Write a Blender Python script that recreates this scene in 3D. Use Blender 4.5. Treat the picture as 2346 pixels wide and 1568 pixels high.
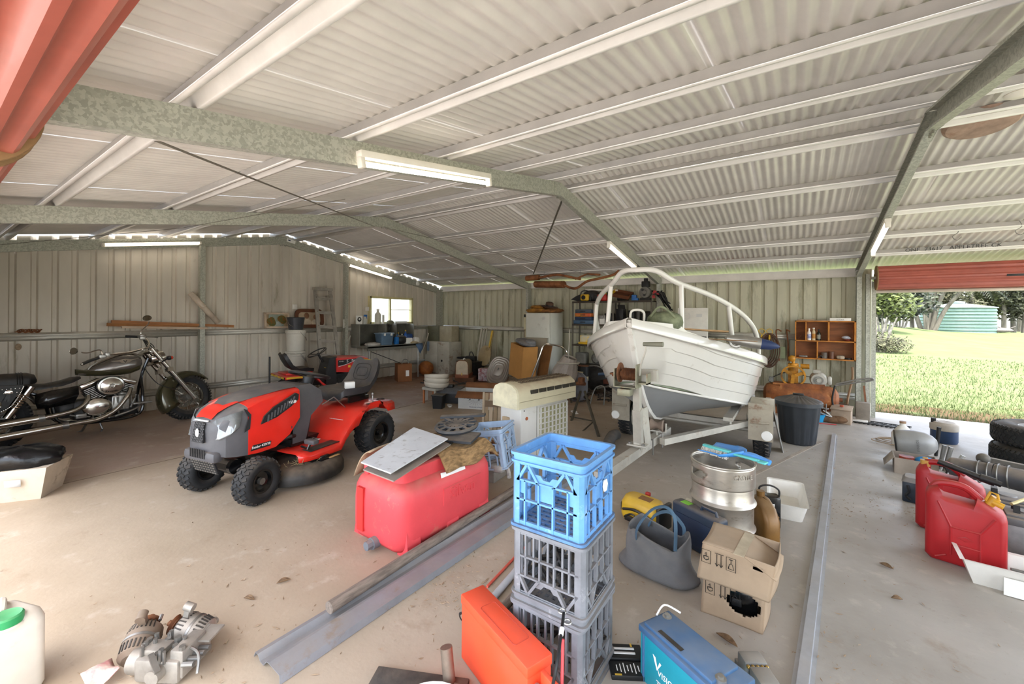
import bpy, bmesh, math, random
from mathutils import Vector as V, Matrix as MX, Euler
sc = bpy.context.scene
COL = sc.collection
for o in list(bpy.data.objects): bpy.data.objects.remove(o)
RND = random.Random(7)
PI = math.pi
# ---------------------------------------------------------------- camera
CF, CSH, YAW, ROLL = 951.9, -59.85, 0.5986, 0.0075
CAM = V((8.6843, -8.9247, 1.6))
FW = V((-math.sin(YAW), math.cos(YAW), 0)); R0 = V((math.cos(YAW), math.sin(YAW), 0)); U0 = V((0, 0, 1))
RT = R0*math.cos(ROLL) + U0*math.sin(ROLL); UP = U0*math.cos(ROLL) - R0*math.sin(ROLL)
cd = bpy.data.cameras.new('camera'); cam = bpy.data.objects.new('camera', cd); COL.objects.link(cam)
cd.sensor_width = 36; cd.lens = CF/2346*36; cd.shift_y = CSH/2346; cd.clip_start = .05; cd.clip_end = 500
m = MX.Identity(4)
for i in range(3): m[i][0] = RT[i]; m[i][1] = UP[i]; m[i][2] = -FW[i]; m[i][3] = CAM[i]
cam.matrix_world = m; sc.camera = cam
# ---------------------------------------------------------------- world, sun, exposure
w = bpy.data.worlds.new('world'); sc.world = w; w.use_nodes = True
nt = w.node_tree; bg = nt.nodes['Background']
sky = nt.nodes.new('ShaderNodeTexSky'); sky.sky_type = 'NISHITA'; sky.sun_disc = False
SUN_EL, SUN_AZ = math.radians(73), math.radians(150)     # azimuth clockwise from +Y: the sun stands behind the camera
sky.sun_elevation = SUN_EL; sky.sun_rotation = SUN_AZ; sky.air_density = 1.0; sky.dust_density = 2.5; sky.ozone_density = .7
hs = nt.nodes.new('ShaderNodeHueSaturation'); hs.inputs['Saturation'].default_value = .55
nt.links.new(sky.outputs[0], hs.inputs['Color']); nt.links.new(hs.outputs[0], bg.inputs[0]); bg.inputs[1].default_value = .62
sd = V((math.sin(SUN_AZ)*math.cos(SUN_EL), math.cos(SUN_AZ)*math.cos(SUN_EL), math.sin(SUN_EL)))
sl = bpy.data.lights.new('sun', 'SUN'); sl.energy = 3.4; sl.angle = math.radians(.6); sl.color = (1, .96, .91)
so = bpy.data.objects.new('sun', sl); COL.objects.link(so); so.rotation_euler = sd.to_track_quat('Z', 'Y').to_euler()
sc.view_settings.view_transform = 'Standard'; sc.view_settings.look = 'None'; sc.view_settings.gamma = 1
sc.view_settings.use_curve_mapping = False; sc.view_settings.exposure = 1.15
sc.cycles.use_denoising = True; sc.cycles.max_bounces = 12; sc.cycles.diffuse_bounces = 8; sc.cycles.glossy_bounces = 4
sc.cycles.sample_clamp_indirect = 12
# ---------------------------------------------------------------- points of the photograph turned into places in the shed
def ray(x, y): return FW + RT*((x-1173)/CF) - UP*((y-784-CSH)/CF)
def fz(x, y, z=0.0): d = ray(x, y); return CAM + d*((z-CAM.z)/d.z)       # where it meets the level z
def fy(x, y, Y): d = ray(x, y); return CAM + d*((Y-CAM.y)/d.y)           # where it meets the plane y = Y
def fx(x, y, X): d = ray(x, y); return CAM + d*((X-CAM.x)/d.x)
# ---------------------------------------------------------------- materials
def lin(h):
    if isinstance(h, str):
        h = h.lstrip('#'); c = [int(h[i:i+2], 16)/255 for i in (0, 2, 4)]
        return tuple(v/12.92 if v <= .04045 else ((v+.055)/1.055)**2.4 for v in c)
    return tuple(h)
MATS = {}
DUST = lin('b09a80')
def mat(name, col, rough=.55, metal=0, var=.12, scale=6, bump=0, bscale=40, dust=0, dcol=None, col2=None, spots=0, spotcol='6a4a30',
        sscale=5, trans=0, emit=0, spec=.5, coat=0, alpha=1, stretch=None, ior=1.45):
    if name in MATS: return MATS[name]
    M = bpy.data.materials.new(name); M.use_nodes = True; t = M.node_tree; N = t.nodes; L = t.links.new; b = N['Principled BSDF']
    c = lin(col); c2 = lin(col2) if col2 else tuple(min(1, v*(1-var*1.6)) for v in c)
    tc = N.new('ShaderNodeTexCoord'); src = tc.outputs['Object']
    if stretch:
        mp = N.new('ShaderNodeMapping'); mp.inputs['Scale'].default_value = stretch; L(src, mp.inputs[0]); src = mp.outputs[0]
    n1 = N.new('ShaderNodeTexNoise'); n1.inputs['Scale'].default_value = scale; n1.inputs['Detail'].default_value = 5; n1.inputs['Roughness'].default_value = .62
    L(src, n1.inputs['Vector'])
    rp = N.new('ShaderNodeValToRGB'); rp.color_ramp.elements[0].position = .36; rp.color_ramp.elements[1].position = .64
    rp.color_ramp.elements[0].color = (*c2, 1); rp.color_ramp.elements[1].color = (*[min(1, v*(1+var*.5)) for v in c], 1)
    L(n1.outputs['Fac'], rp.inputs[0]); out = rp.outputs[0]
    def mix(fac, colr, prev):
        mx = N.new('ShaderNodeMix'); mx.data_type = 'RGBA'; L(fac, mx.inputs['Factor']); L(prev, mx.inputs[6]); mx.inputs[7].default_value = (*lin(colr), 1); return mx.outputs[2]
    def ramp(s, a, bb, hi=1):
        r = N.new('ShaderNodeMapRange'); r.inputs[1].default_value = a; r.inputs[2].default_value = bb; r.inputs[4].default_value = hi; L(s, r.inputs[0]); return r.outputs[0]
    if spots:
        n2 = N.new('ShaderNodeTexNoise'); n2.inputs['Scale'].default_value = sscale; n2.inputs['Detail'].default_value = 8; n2.inputs['Roughness'].default_value = .7
        L(src, n2.inputs['Vector']); out = mix(ramp(n2.outputs['Fac'], .62-.2*spots, .72-.16*spots, min(1, .55+.5*spots)), spotcol, out)
    if dust:
        g = N.new('ShaderNodeNewGeometry'); sp = N.new('ShaderNodeSeparateXYZ'); L(g.outputs['Normal'], sp.inputs[0])
        up = ramp(sp.outputs['Z'], .15, .95, dust)
        n3 = N.new('ShaderNodeTexNoise'); n3.inputs['Scale'].default_value = 9; n3.inputs['Detail'].default_value = 6; L(tc.outputs['Object'], n3.inputs['Vector'])
        ma = N.new('ShaderNodeMath'); ma.operation = 'MULTIPLY'; L(up, ma.inputs[0]); L(ramp(n3.outputs['Fac'], .2, .7), ma.inputs[1])
        out = mix(ma.outputs[0], dcol or 'ac9a84', out)
        rr = N.new('ShaderNodeMath'); rr.operation = 'MULTIPLY_ADD'; L(ma.outputs[0], rr.inputs[0]); rr.inputs[1].default_value = .45; rr.inputs[2].default_value = rough; rr.use_clamp = True
        L(rr.outputs[0], b.inputs['Roughness'])
    else: b.inputs['Roughness'].default_value = rough
    L(out, b.inputs['Base Color']); b.inputs['Metallic'].default_value = metal
    b.inputs['Specular IOR Level'].default_value = spec; b.inputs['Coat Weight'].default_value = coat
    b.inputs['Transmission Weight'].default_value = trans; b.inputs['IOR'].default_value = ior
    if alpha < 1: b.inputs['Alpha'].default_value = alpha
    if emit: b.inputs['Emission Color'].default_value = (*c, 1); b.inputs['Emission Strength'].default_value = emit
    if bump:
        nb = N.new('ShaderNodeTexNoise'); nb.inputs['Scale'].default_value = bscale; nb.inputs['Detail'].default_value = 6; L(src, nb.inputs['Vector'])
        bp = N.new('ShaderNodeBump'); bp.inputs['Strength'].default_value = bump; bp.inputs['Distance'].default_value = .01
        L(nb.outputs['Fac'], bp.inputs['Height']); L(bp.outputs[0], b.inputs['Normal'])
    MATS[name] = M; return M
# ---------------------------------------------------------------- mesh builder
def rotz(a): return MX.Rotation(a, 4, 'Z')
def frame(o, x, y, z=None):
    x = V(x).normalized(); y = V(y); z = V(z) if z is not None else x.cross(y); z.normalize(); y = z.cross(x).normalized()
    M = MX.Identity(4)
    for i in range(3): M[i][0] = x[i]; M[i][1] = y[i]; M[i][2] = z[i]; M[i][3] = o[i]
    return M
def align(a, d):   # frame at a with z along d
    q = V(d).to_track_quat('Z', 'Y').to_matrix().to_4x4(); return MX.Translation(a) @ q
class B:
    def __init__(s, m=None): s.v = []; s.f = []; s.m = m or MX.Identity(4); s.mi = []; s.k = 0
    def add(s, vs, fs, m=None):
        M = s.m @ m if m is not None else s.m; o = len(s.v); s.v += [tuple(M @ V(p)) for p in vs]; s.f += [tuple(i+o for i in f) for f in fs]; s.mi += [s.k]*len(fs); return s
    def box(s, c, d, m=None, tp=None):
        x, y, z = (q/2 for q in d); t = tp or (1, 1)
        vs = [(c[0]+sx*x*(t[0] if sz > 0 else 1), c[1]+sy*y*(t[1] if sz > 0 else 1), c[2]+sz*z) for sz in (-1, 1) for sy in (-1, 1) for sx in (-1, 1)]
        return s.add(vs, [(0, 2, 3, 1), (4, 5, 7, 6), (0, 1, 5, 4), (2, 6, 7, 3), (0, 4, 6, 2), (1, 3, 7, 5)], m)
    def rbox(s, c, d, r=.01, seg=2, m=None, tp=None):
        bm = bmesh.new(); t = B().box(c, d, tp=tp); vv = [bm.verts.new(p) for p in t.v]
        for f in t.f: bm.faces.new([vv[i] for i in f])
        bmesh.ops.bevel(bm, geom=bm.edges[:], offset=min(r, .49*min(d)), segments=seg, profile=.5, affect='EDGES', clamp_overlap=True)
        bm.verts.index_update(); s.add([v.co for v in bm.verts], [[v.index for v in f.verts] for f in bm.faces], m); bm.free(); return s
    def beam(s, a, b, w, h, up=(0, 0, 1)):
        a = V(a); b = V(b); d = b-a; M = frame((a+b)/2, d, V(up).cross(d) if abs(d.normalized().dot(V(up).normalized())) < .99 else (1, 0, 0))
        return s.box((0, 0, 0), (d.length, w, h), M)
    def cyl(s, a, b, r, r2=None, n=16, cap=True, m=None):
        a = V(a); b = V(b); r2 = r if r2 is None else r2; M = align(a, b-a); h = (b-a).length
        vs = [(r*math.cos(2*PI*i/n), r*math.sin(2*PI*i/n), 0) for i in range(n)] + [(r2*math.cos(2*PI*i/n), r2*math.sin(2*PI*i/n), h) for i in range(n)]
        fs = [(i, (i+1) % n, n+(i+1) % n, n+i) for i in range(n)]
        if cap: fs += [tuple(range(n-1, -1, -1)), tuple(range(n, 2*n))]
        return s.add(vs, fs, (m @ M) if m is not None else M)
    def lathe(s, prof, n=24, m=None, a0=0, a1=2*PI, cap=False):
        full = abs(a1-a0-2*PI) < 1e-6; k = n if full else n+1; vs = []; fs = []
        for r, z in prof:
            for i in range(k): a = a0+(a1-a0)*i/n; vs.append((r*math.cos(a), r*math.sin(a), z))
        for j in range(len(prof)-1):
            for i in range(n if full else n):
                i2 = (i+1) % k; fs.append((j*k+i, j*k+i2, (j+1)*k+i2, (j+1)*k+i))
        return s.add(vs, fs, m)
    def tube(s, pts, r, n=8, closed=False, m=None, cap=True, sq=None):
        P = [V(p) for p in pts]; N = len(P); rr = r if isinstance(r, (list, tuple)) else [r]*N; vs = []; fs = []; u = None
        for i in range(N):
            t = (P[(i+1) % N]-P[i-1]) if closed else (P[min(i+1, N-1)]-P[max(i-1, 0)])
            t = t.normalized() if t.length > 1e-9 else V((0, 0, 1))
            if u is None: u = t.orthogonal().normalized() if abs(t.z) > .9 else V((0, 0, 1)).cross(t).normalized()
            u = (u - t*u.dot(t)); u = u.normalized() if u.length > 1e-6 else t.orthogonal().normalized(); w_ = t.cross(u)
            for k in range(n):
                a = 2*PI*k/n; ca, sa = math.cos(a), math.sin(a)
                if sq: ca *= sq
                vs.append(P[i]+(u*ca+w_*sa)*rr[i])
        for i in range(N if closed else N-1):
            j = (i+1) % N
            for k in range(n): fs.append((i*n+k, i*n+(k+1) % n, j*n+(k+1) % n, j*n+k))
        if cap and not closed: fs += [tuple(range(n-1, -1, -1)), tuple(range((N-1)*n, N*n))]
        return s.add(vs, fs, m)
    def prism(s, poly, z0, z1, m=None):
        n = len(poly); vs = [(x, y, z0) for x, y in poly]+[(x, y, z1) for x, y in poly]
        return s.add(vs, [tuple(range(n-1, -1, -1)), tuple(range(n, 2*n))]+[(i, (i+1) % n, n+(i+1) % n, n+i) for i in range(n)], m)
    def loft(s, rings, m=None, cap=True, closed=True):
        n = len(rings[0]); vs = [p for r in rings for p in r]; fs = []
        for j in range(len(rings)-1):
            for i in range(n if closed else n-1): fs.append((j*n+i, j*n+(i+1) % n, (j+1)*n+(i+1) % n, (j+1)*n+i))
        if cap: fs += [tuple(range(n-1, -1, -1)), tuple(range((len(rings)-1)*n, len(rings)*n))]
        return s.add(vs, fs, m)
    def grid(s, fn, nu, nv, m=None):
        vs = [fn(i/nu, j/nv) for j in range(nv+1) for i in range(nu+1)]
        return s.add(vs, [(j*(nu+1)+i, j*(nu+1)+i+1, (j+1)*(nu+1)+i+1, (j+1)*(nu+1)+i) for j in range(nv) for i in range(nu)], m)
    def ell(s, c, r, nu=16, nv=10, m=None, p=1.0):
        def q(v): return math.copysign(abs(v)**p, v)
        rings = [[(c[0]+r[0]*q(math.cos(2*PI*i/nu))*math.sin(PI*(j+.001)/(nv+.002))**p, c[1]+r[1]*q(math.sin(2*PI*i/nu))*math.sin(PI*(j+.001)/(nv+.002))**p, c[2]-r[2]*q(math.cos(PI*j/nv))) for i in range(nu)] for j in range(nv+1)]
        return s.loft(rings, m)
    def torus(s, c, R_, r, n=24, k=8, m=None, sz=1):
        M = MX.Translation(c); return s.tube([(R_*math.cos(2*PI*i/n), R_*math.sin(2*PI*i/n), 0) for i in range(n)], r, k, True, (m @ M) if m is not None else M)
    def build(s, name, mt, parent=None, smooth=35, solid=0, sub=0, flat=False):
        me = bpy.data.meshes.new(name); me.from_pydata(s.v, [], s.f); me.validate(); 
        bm = bmesh.new(); bm.from_mesh(me); bmesh.ops.recalc_face_normals(bm, faces=bm.faces[:]); bm.to_mesh(me); bm.free()
        for q in (mt if isinstance(mt, (list, tuple)) else [mt]): me.materials.append(q)
        if isinstance(mt, (list, tuple)) and len(s.mi) == len(me.polygons): me.polygons.foreach_set('material_index', s.mi)
        if not flat: me.polygons.foreach_set('use_smooth', [True]*len(me.polygons)); me.set_sharp_from_angle(angle=math.radians(smooth))
        o = bpy.data.objects.new(name, me); COL.objects.link(o)
        if parent is not None: o.parent = parent
        if sub: md = o.modifiers.new('sub', 'SUBSURF'); md.levels = md.render_levels = sub
        if solid: md = o.modifiers.new('solid', 'SOLIDIFY'); md.thickness = solid; md.offset = 0
        return o
def tag(o, label, cat=None, group=None, kind=None):
    if label: o['label'] = label
    if cat: o['category'] = cat
    if group: o['group'] = group
    if kind: o['kind'] = kind
    return o
def T(name, label, cat, loc=(0, 0, 0), rz=0, group=None, rot=None, M=None):
    o = bpy.data.objects.new(name, None); COL.objects.link(o); o.empty_display_size = .1
    if M is not None: o.matrix_world = M
    else: o.location = loc; o.rotation_euler = rot or (0, 0, rz)
    return tag(o, label, cat, group)
def S(name, b, mt, parent=None, **k):
    o = b.build(name, mt, parent, **k); o['kind'] = 'structure'; return o
def ET(name, kind='structure'):
    o = bpy.data.objects.new(name, None); COL.objects.link(o); o['kind'] = kind; return o
def one(name, b, mt, label, cat, group=None, loc=None, rz=0, M=None, **k):   # a thing that is a single mesh
    o = b.build(name, mt, None, **k)
    if M is not None: o.matrix_world = M
    elif loc is not None: o.location = loc; o.rotation_euler = (0, 0, rz)
    return tag(o, label, cat, group)
def dup(root, label, loc=None, rz=None, M=None):
    r = root.copy(); COL.objects.link(r)
    if M is not None: r.matrix_world = M
    if loc is not None: r.location = loc
    if rz is not None: r.rotation_euler = (0, 0, rz)
    r['label'] = label
    for ch in list(root.children):
        c = ch.copy(); COL.objects.link(c); c.parent = r
        for g in list(ch.children): d = g.copy(); COL.objects.link(d); d.parent = c
    return r
def text(body, size, mt, parent, M, ext=.0008, ax='CENTER', name='lettering', sx=1):
    cu = bpy.data.curves.new(name, 'FONT'); cu.body = body; cu.size = size; cu.extrude = ext; cu.align_x = ax; cu.align_y = 'CENTER'; cu.resolution_u = 2; cu.materials.append(mt)
    tmp = bpy.data.objects.new('tmp', cu); COL.objects.link(tmp); me = bpy.data.meshes.new_from_object(tmp.evaluated_get(bpy.context.evaluated_depsgraph_get()))
    bpy.data.objects.remove(tmp); bpy.data.curves.remove(cu); me.name = name
    o = bpy.data.objects.new(name, me); COL.objects.link(o); o.parent = parent
    o.matrix_local = M @ MX.Diagonal((sx, 1, 1, 1)); return o
def bez(pts, n=8, closed=False):   # smooth curve through points
    P = [V(p) for p in pts]; out = []; N = len(P)
    for i in range(N if closed else N-1):
        p0 = P[i-1] if (i > 0 or closed) else P[0]; p1 = P[i]; p2 = P[(i+1) % N]; p3 = P[(i+2) % N] if (closed or i+2 < N) else P[-1]
        for k in range(n):
            t = k/n; out.append(.5*((2*p1)+(p2-p0)*t+(2*p0-5*p1+4*p2-p3)*t*t+(3*p1-p0-3*p2+p3)*t**3))
    if not closed: out.append(P[-1])
    return out
def rrect(w, h, r, n=4, cx=0, cy=0):
    out = []
    for sx, sy, a in ((1, 1, 0), (-1, 1, PI/2), (-1, -1, PI), (1, -1, 1.5*PI)):
        for k in range(n+1): t = a+PI/2*k/n; out.append((cx+sx*(w/2-r)+r*math.cos(t), cy+sy*(h/2-r)+r*math.sin(t)))
    return out
# ================================================================ THE SHED
SB, TAN, YR, ZRB = 3.187, .1737, -4.52, 3.034          # bay, roof pitch, ridge line, underside of the rafters at the ridge
ANG = math.atan(TAN)
def zraf(y): return ZRB - TAN*abs(y-YR)                 # rafter underside
def zroof(y): return ZRB + .155 + .085 - TAN*abs(y-YR)  # middle of the roof sheets
YF = -9.04
m_roof = mat('roof_sheet_white', 'd2cdc5', .32, .0, .05, 3, coat=.15)
m_purlin = mat('purlin_white', 'e3ded7', .38, .0, .06, 4)
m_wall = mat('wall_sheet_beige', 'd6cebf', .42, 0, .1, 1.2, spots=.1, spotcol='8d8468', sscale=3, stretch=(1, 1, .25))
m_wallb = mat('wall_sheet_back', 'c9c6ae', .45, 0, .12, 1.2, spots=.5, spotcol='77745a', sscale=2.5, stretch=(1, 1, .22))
def galv():
    M = mat('galvanised_steel', 'b3b5a8', .45, .25, .1, 3); t = M.node_tree; N = t.nodes; L = t.links.new; b = N['Principled BSDF']
    tc = N.new('ShaderNodeTexCoord'); nz = N.new('ShaderNodeTexNoise'); nz.inputs['Scale'].default_value = 60; L(tc.outputs['Object'], nz.inputs[0])
    ad = N.new('ShaderNodeVectorMath'); ad.operation = 'MULTIPLY_ADD'; L(nz.outputs['Color'], ad.inputs[0]); ad.inputs[1].default_value = (.03,)*3; L(tc.outputs['Object'], ad.inputs[2])
    vo = N.new('ShaderNodeTexVoronoi'); vo.inputs['Scale'].default_value = 70; L(ad.outputs[0], vo.inputs['Vector'])
    rp = N.new('ShaderNodeValToRGB'); e = rp.color_ramp.elements; e[0].color = (*lin('a0a094'), 1); e[1].color = (*lin('b9baad'), 1); e[0].position = .2; e[1].position = .75
    sp = N.new('ShaderNodeSeparateColor'); L(vo.outputs['Color'], sp.inputs[0]); L(sp.outputs[0], rp.inputs[0]); L(rp.outputs[0], b.inputs['Base Color']); return M
m_galv = galv()
# floor ------------------------------------------------------------------------
def floor_mat():
    M = mat('concrete_floor', 'c3b5a3', .62, 0, .1, .9, bump=.12, bscale=30); t = M.node_tree; N = t.nodes; L = t.links.new; b = N['Principled BSDF']
    tc = N.new('ShaderNodeTexCoord'); P = tc.outputs['Object']
    def noise(s, d=6, r=.6):
        n = N.new('ShaderNodeTexNoise'); n.inputs['Scale'].default_value = s; n.inputs['Detail'].default_value = d; n.inputs['Roughness'].default_value = r; L(P, n.inputs[0]); return n.outputs['Fac']
    def rng(s, a, c, lo=0, hi=1):
        r = N.new('ShaderNodeMapRange'); r.inputs[1].default_value = a; r.inputs[2].default_value = c; r.inputs[3].default_value = lo; r.inputs[4].default_value = hi; L(s, r.inputs[0]); return r.outputs[0]
    def mix(f, a, c):
        x = N.new('ShaderNodeMix'); x.data_type = 'RGBA'; L(f, x.inputs['Factor'])
        for k, q in ((6, a), (7, c)):
            if isinstance(q, str): x.inputs[k].default_value = (*lin(q), 1)
            else: L(q, x.inputs[k])
        return x.outputs[2]
    def mth(op, a, c):
        x = N.new('ShaderNodeMath'); x.operation = op; x.use_clamp = True
        for k, q in enumerate((a, c)):
            if isinstance(q, (int, float)): x.inputs[k].default_value = q
            else: L(q, x.inputs[k])
        return x.outputs[0]
    sx = N.new('ShaderNodeSeparateXYZ'); L(P, sx.inputs[0]); X, Y = sx.outputs[0], sx.outputs[1]
    base = mix(rng(noise(.7), .35, .65), 'b6a48d', 'a5937c')
    grey = mix(rng(noise(1.3), .3, .7), 'b3aca2', '9a9287')
    xn = N.new('ShaderNodeMath'); xn.operation = 'MULTIPLY_ADD'; L(noise(.8), xn.inputs[0]); xn.inputs[1].default_value = 1.6; L(X, xn.inputs[2])
    c = mix(rng(xn.outputs[0], 7.3, 9.6), base, grey)                       # greyer, cleaner concrete by the doorway
    x2 = N.new('ShaderNodeMath'); x2.operation = 'MULTIPLY_ADD'; L(noise(3), x2.inputs[0]); x2.inputs[1].default_value = .12; L(X, x2.inputs[2])
    red = mix(rng(noise(1.1), .35, .65), '97806f', 'a58f7f')
    c = mix(rng(x2.outputs[0], 3.0, 3.09, .85, 0), c, red)                  # the older, red-stained pour of the first bay
    far = mth('MULTIPLY', rng(Y, -3.6, -1.8), rng(X, 6.4, 3.4)); c = mix(mth('MULTIPLY', far, rng(noise(.9), .2, .55, .3, .85)), c, '8a5e42')
    st = rng(noise(3.2, 9, .72), .58, .74, 0, .55); c = mix(st, c, '8a7358')
    fine = rng(noise(24, 8, .75), .6, .74, 0, .6); c = mix(fine, c, '7c6b57')
    pale = rng(noise(5, 7, .65), .57, .74, 0, .45); c = mix(pale, c, 'd5cabb')
    L(c, b.inputs['Base Color'])
    L(rng(noise(2.2), .35, .7, .38, .75), b.inputs['Roughness'])
    return M
m_floor = floor_mat()
S('floor', B().box((6.37, -4.3, -.06), (13.2, 9.56, .12)), m_floor)
for xj in (3.05,): S('floor_joint', B().box((xj, -4.3, .0), (.012, 9.4, .004)), mat('joint_dark', '6e5c4c', .9))
m_apron = mat('apron_concrete', 'bab5ac', .8, 0, .1, .5)
S('ground', B().box((8, -20, -.12), (70, 21.8, .1)), m_apron)
S('ground_side', B().box((28, -4.3, -.11), (30, 9.5, .1)), mat('side_ground', '7f8364', .9, 0, .15, .5))
# roof -------------------------------------------------------------------------
def sheet_pts(w, pitch, amp, seg):
    n = int(round(w/pitch*seg)); return [(w*i/n, amp*math.sin(2*PI*w*i/n/pitch)) for i in range(n+1)]
ceil = ET('ceiling'); SP = sheet_pts(.762, .0762, .0098, 8); first = {}
nsh = 17
for side in (1, -1):
    yE = .36 if side > 0 else -9.42
    for k in range(nsh):
        x0 = -.06 + .7585*k; ov = .0012*(k % 2)
        if side not in first:
            b = B(); vs = []
            for j, y in enumerate((YR, yE)): vs += [(u, y, zroof(y)+h) for u, h in SP]
            n = len(SP); b.add(vs, [(i, i+1, n+i+1, n+i) for i in range(n-1)]); o = b.build('roof_sheet', m_roof, ceil, smooth=60); first[side] = o
        else: o = first[side].copy(); COL.objects.link(o); o.parent = ceil
        o.location = (x0, 0, ov)
S('ridge_cap', B().beam((-.1, YR-.1, zroof(YR)+.004), (12.9, YR-.1, zroof(YR)+.004), .24, .002, (0, -TAN, 1)).beam((-.1, YR+.1, zroof(YR)+.004), (12.9, YR+.1, zroof(YR)+.004), .24, .002, (0, TAN, 1)), m_roof, ceil)
# purlins: open-bottomed hat sections resting on the rafters
HAT = [(-.066, .006), (-.064, 0), (-.036, 0), (-.022, .074), (.022, .074), (.036, 0), (.064, 0), (.066, .006)]
def hat_section(L_):
    b = B(); n = len(HAT); vs = [(0, u, z) for u, z in HAT]+[(L_, u, z) for u, z in HAT]; b.add(vs, [(i, i+1, n+i+1, n+i) for i in range(n-1)]); return b
PUR = [-8.98, -8.19, -7.33, -6.5, -5.59, -4.74, -4.28, -3.38, -2.42, -1.58, -.78]
for y in PUR:
    o = hat_section(12.85).build('purlin', m_purlin, None, smooth=20, solid=.0022); o['kind'] = 'structure'
    o.location = (-.05, y, zraf(y)+.157); o.rotation_euler = (-ANG*(1 if y > YR else -1), 0, 0)
# portal frames
def channel(L_, h, w_, t=.004, lip=.016):   # C section along +x, web at y = 0, open towards -y
    b = B(); p = [(0, -h/2), (0, h/2), (-w_, h/2), (-w_, h/2-lip), (-w_+t, h/2-lip), (-w_+t, h/2-t), (-t, h/2-t), (-t, -h/2+t), (-w_+t, -h/2+t), (-w_+t, -h/2+lip), (-w_, -h/2+lip), (-w_, -h/2)]
    n = len(p); vs = [(0, u, z) for u, z in p]+[(L_, u, z) for u, z in p]; b.add(vs, [(i, (i+1) % n, n+(i+1) % n, n+i) for i in range(n)]); return b
for k in range(5):
    x = SB*k if k < 4 else 12.74
    for s in (1, -1):
        Lr = 4.50/math.cos(ANG); o = channel(Lr, .152, .064).build('rafter', m_galv, None, smooth=20); o['kind'] = 'structure'
        zc = zraf(YR)+.076/math.cos(ANG)
        ex = V((0, s*math.cos(ANG), -math.sin(ANG))); ez = V((0, s*math.sin(ANG), math.cos(ANG))); ey = V((1, 0, 0)); M = MX.Identity(4)
        for i in range(3): M[i][0] = ex[i]; M[i][1] = ey[i]; M[i][2] = ez[i]; M[i][3] = (x, YR, zc)[i]
        o.matrix_world = M
    br = ET('apex_bracket'); z0 = zraf(YR)
    S('bracket_plate', B().prism([(YR-.17, z0-.0295), (YR, z0-.002), (YR+.17, z0-.0295), (YR+.17, z0+.12), (YR, z0+.148), (YR-.17, z0+.12)], x+.001, x+.005, MX(((0, 0, 1, 0), (1, 0, 0, 0), (0, 1, 0, 0), (0, 0, 0, 1)))), m_galv, br)
    m_bolt = mat('zinc_bolt', 'a9a79c', .35, .8)
    for dy in (-.05, -.02, .02, .05): S('bolt', B().cyl((x-.03, YR+dy, z0-.004-.1737*abs(dy)), (x-.03, YR+dy, z0-.03-.1737*abs(dy)), .008, n=6), m_bolt, br)
    if k in (1, 2, 3):
        for yy, s in ((-.16, 1),):
            o = channel(zraf(yy)+.1, .152, .064).build('post', m_galv, None, smooth=20); o['kind'] = 'structure'
            M = MX.Identity(4)
            for i in range(3): M[i][0] = (0, 0, 1)[i]; M[i][1] = (1, 0, 0)[i]; M[i][2] = (0, 1, 0)[i]; M[i][3] = (x+.01, yy+.06, 0)[i]
            o.matrix_world = M
def post(x, y, h, wx, wy): return S('post', B().box((x, y, h/2), (wx, wy, h)), m_galv)
post(.05, -5.963, zraf(-5.963)+.02, .1, .075); post(.05, -3.13, zraf(-3.13)+.02, .1, .075); post(.08, -.08, zraf(0)+.1, .15, .12)
post(3*SB+.09, -.1, 2.32, .05, .1)
post(3.187, -8.97, zraf(-8.97)+.05, .075, .14); post(6.36, -8.97, zraf(-8.97)+.05, .075, .14); post(9.56, -8.97, zraf(-8.97)+.05, .075, .14)
# wall sheets ------------------------------------------------------------------
RIB = [(0, 0), (.122, 0), (.139, .036), (.18, .036), (.197, 0)]
def wall_profile(n):
    out = []
    for k in range(n): out += [(.197*k+u, d) for u, d in RIB[:-1]]
    return out+[(.197*n, 0)]
WPR = wall_profile(4)
wl = ET('wall_left')
WIN = (-2.41, -1.07, 1.375, 2.06)      # window: y0, y1, z0, z1
def gable_sheet(par, x, sgn, name, ya, yb):
    n = 0; y = ya
    while y < yb-.02:
        pts = [(y+u, d) for u, d in WPR if y+u <= yb+.02]; b = B()
        def col(z0f, z1f, sub):
            vs = [(x-sgn*d, yy, z0f(yy)) for yy, d in sub]+[(x-sgn*d, yy, z1f(yy)) for yy, d in sub]; q = len(sub); b.add(vs, [(i, i+1, q+i+1, q+i) for i in range(q-1)])
        zt = lambda yy: zroof(yy)-.02
        if sgn > 0 and pts[0][0] < WIN[1] and pts[-1][0] > WIN[0]:
            full = []
            for i in range(len(pts)-1):
                a, c = pts[i], pts[i+1]; cuts = [0]+[t for t in sorted(((e-a[0])/(c[0]-a[0])) for e in WIN[:2]) if 0 < t < 1]+[1]
                for t0, t1 in zip(cuts, cuts[1:]):
                    p0 = (a[0]+(c[0]-a[0])*t0, a[1]+(c[1]-a[1])*t0); p1 = (a[0]+(c[0]-a[0])*t1, a[1]+(c[1]-a[1])*t1); mid = (p0[0]+p1[0])/2
                    if WIN[0] < mid < WIN[1]: col(lambda q: 0, lambda q: WIN[2], [p0, p1]); col(lambda q: WIN[3], zt, [p0, p1])
                    else: col(lambda q: 0, zt, [p0, p1])
        else: col(lambda q: 0, zt, pts)
        b.build('wall_sheet', m_wall, par, smooth=15); y += .788
gable_sheet(wl, -.066, 1, 'g', YF, .0)
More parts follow.
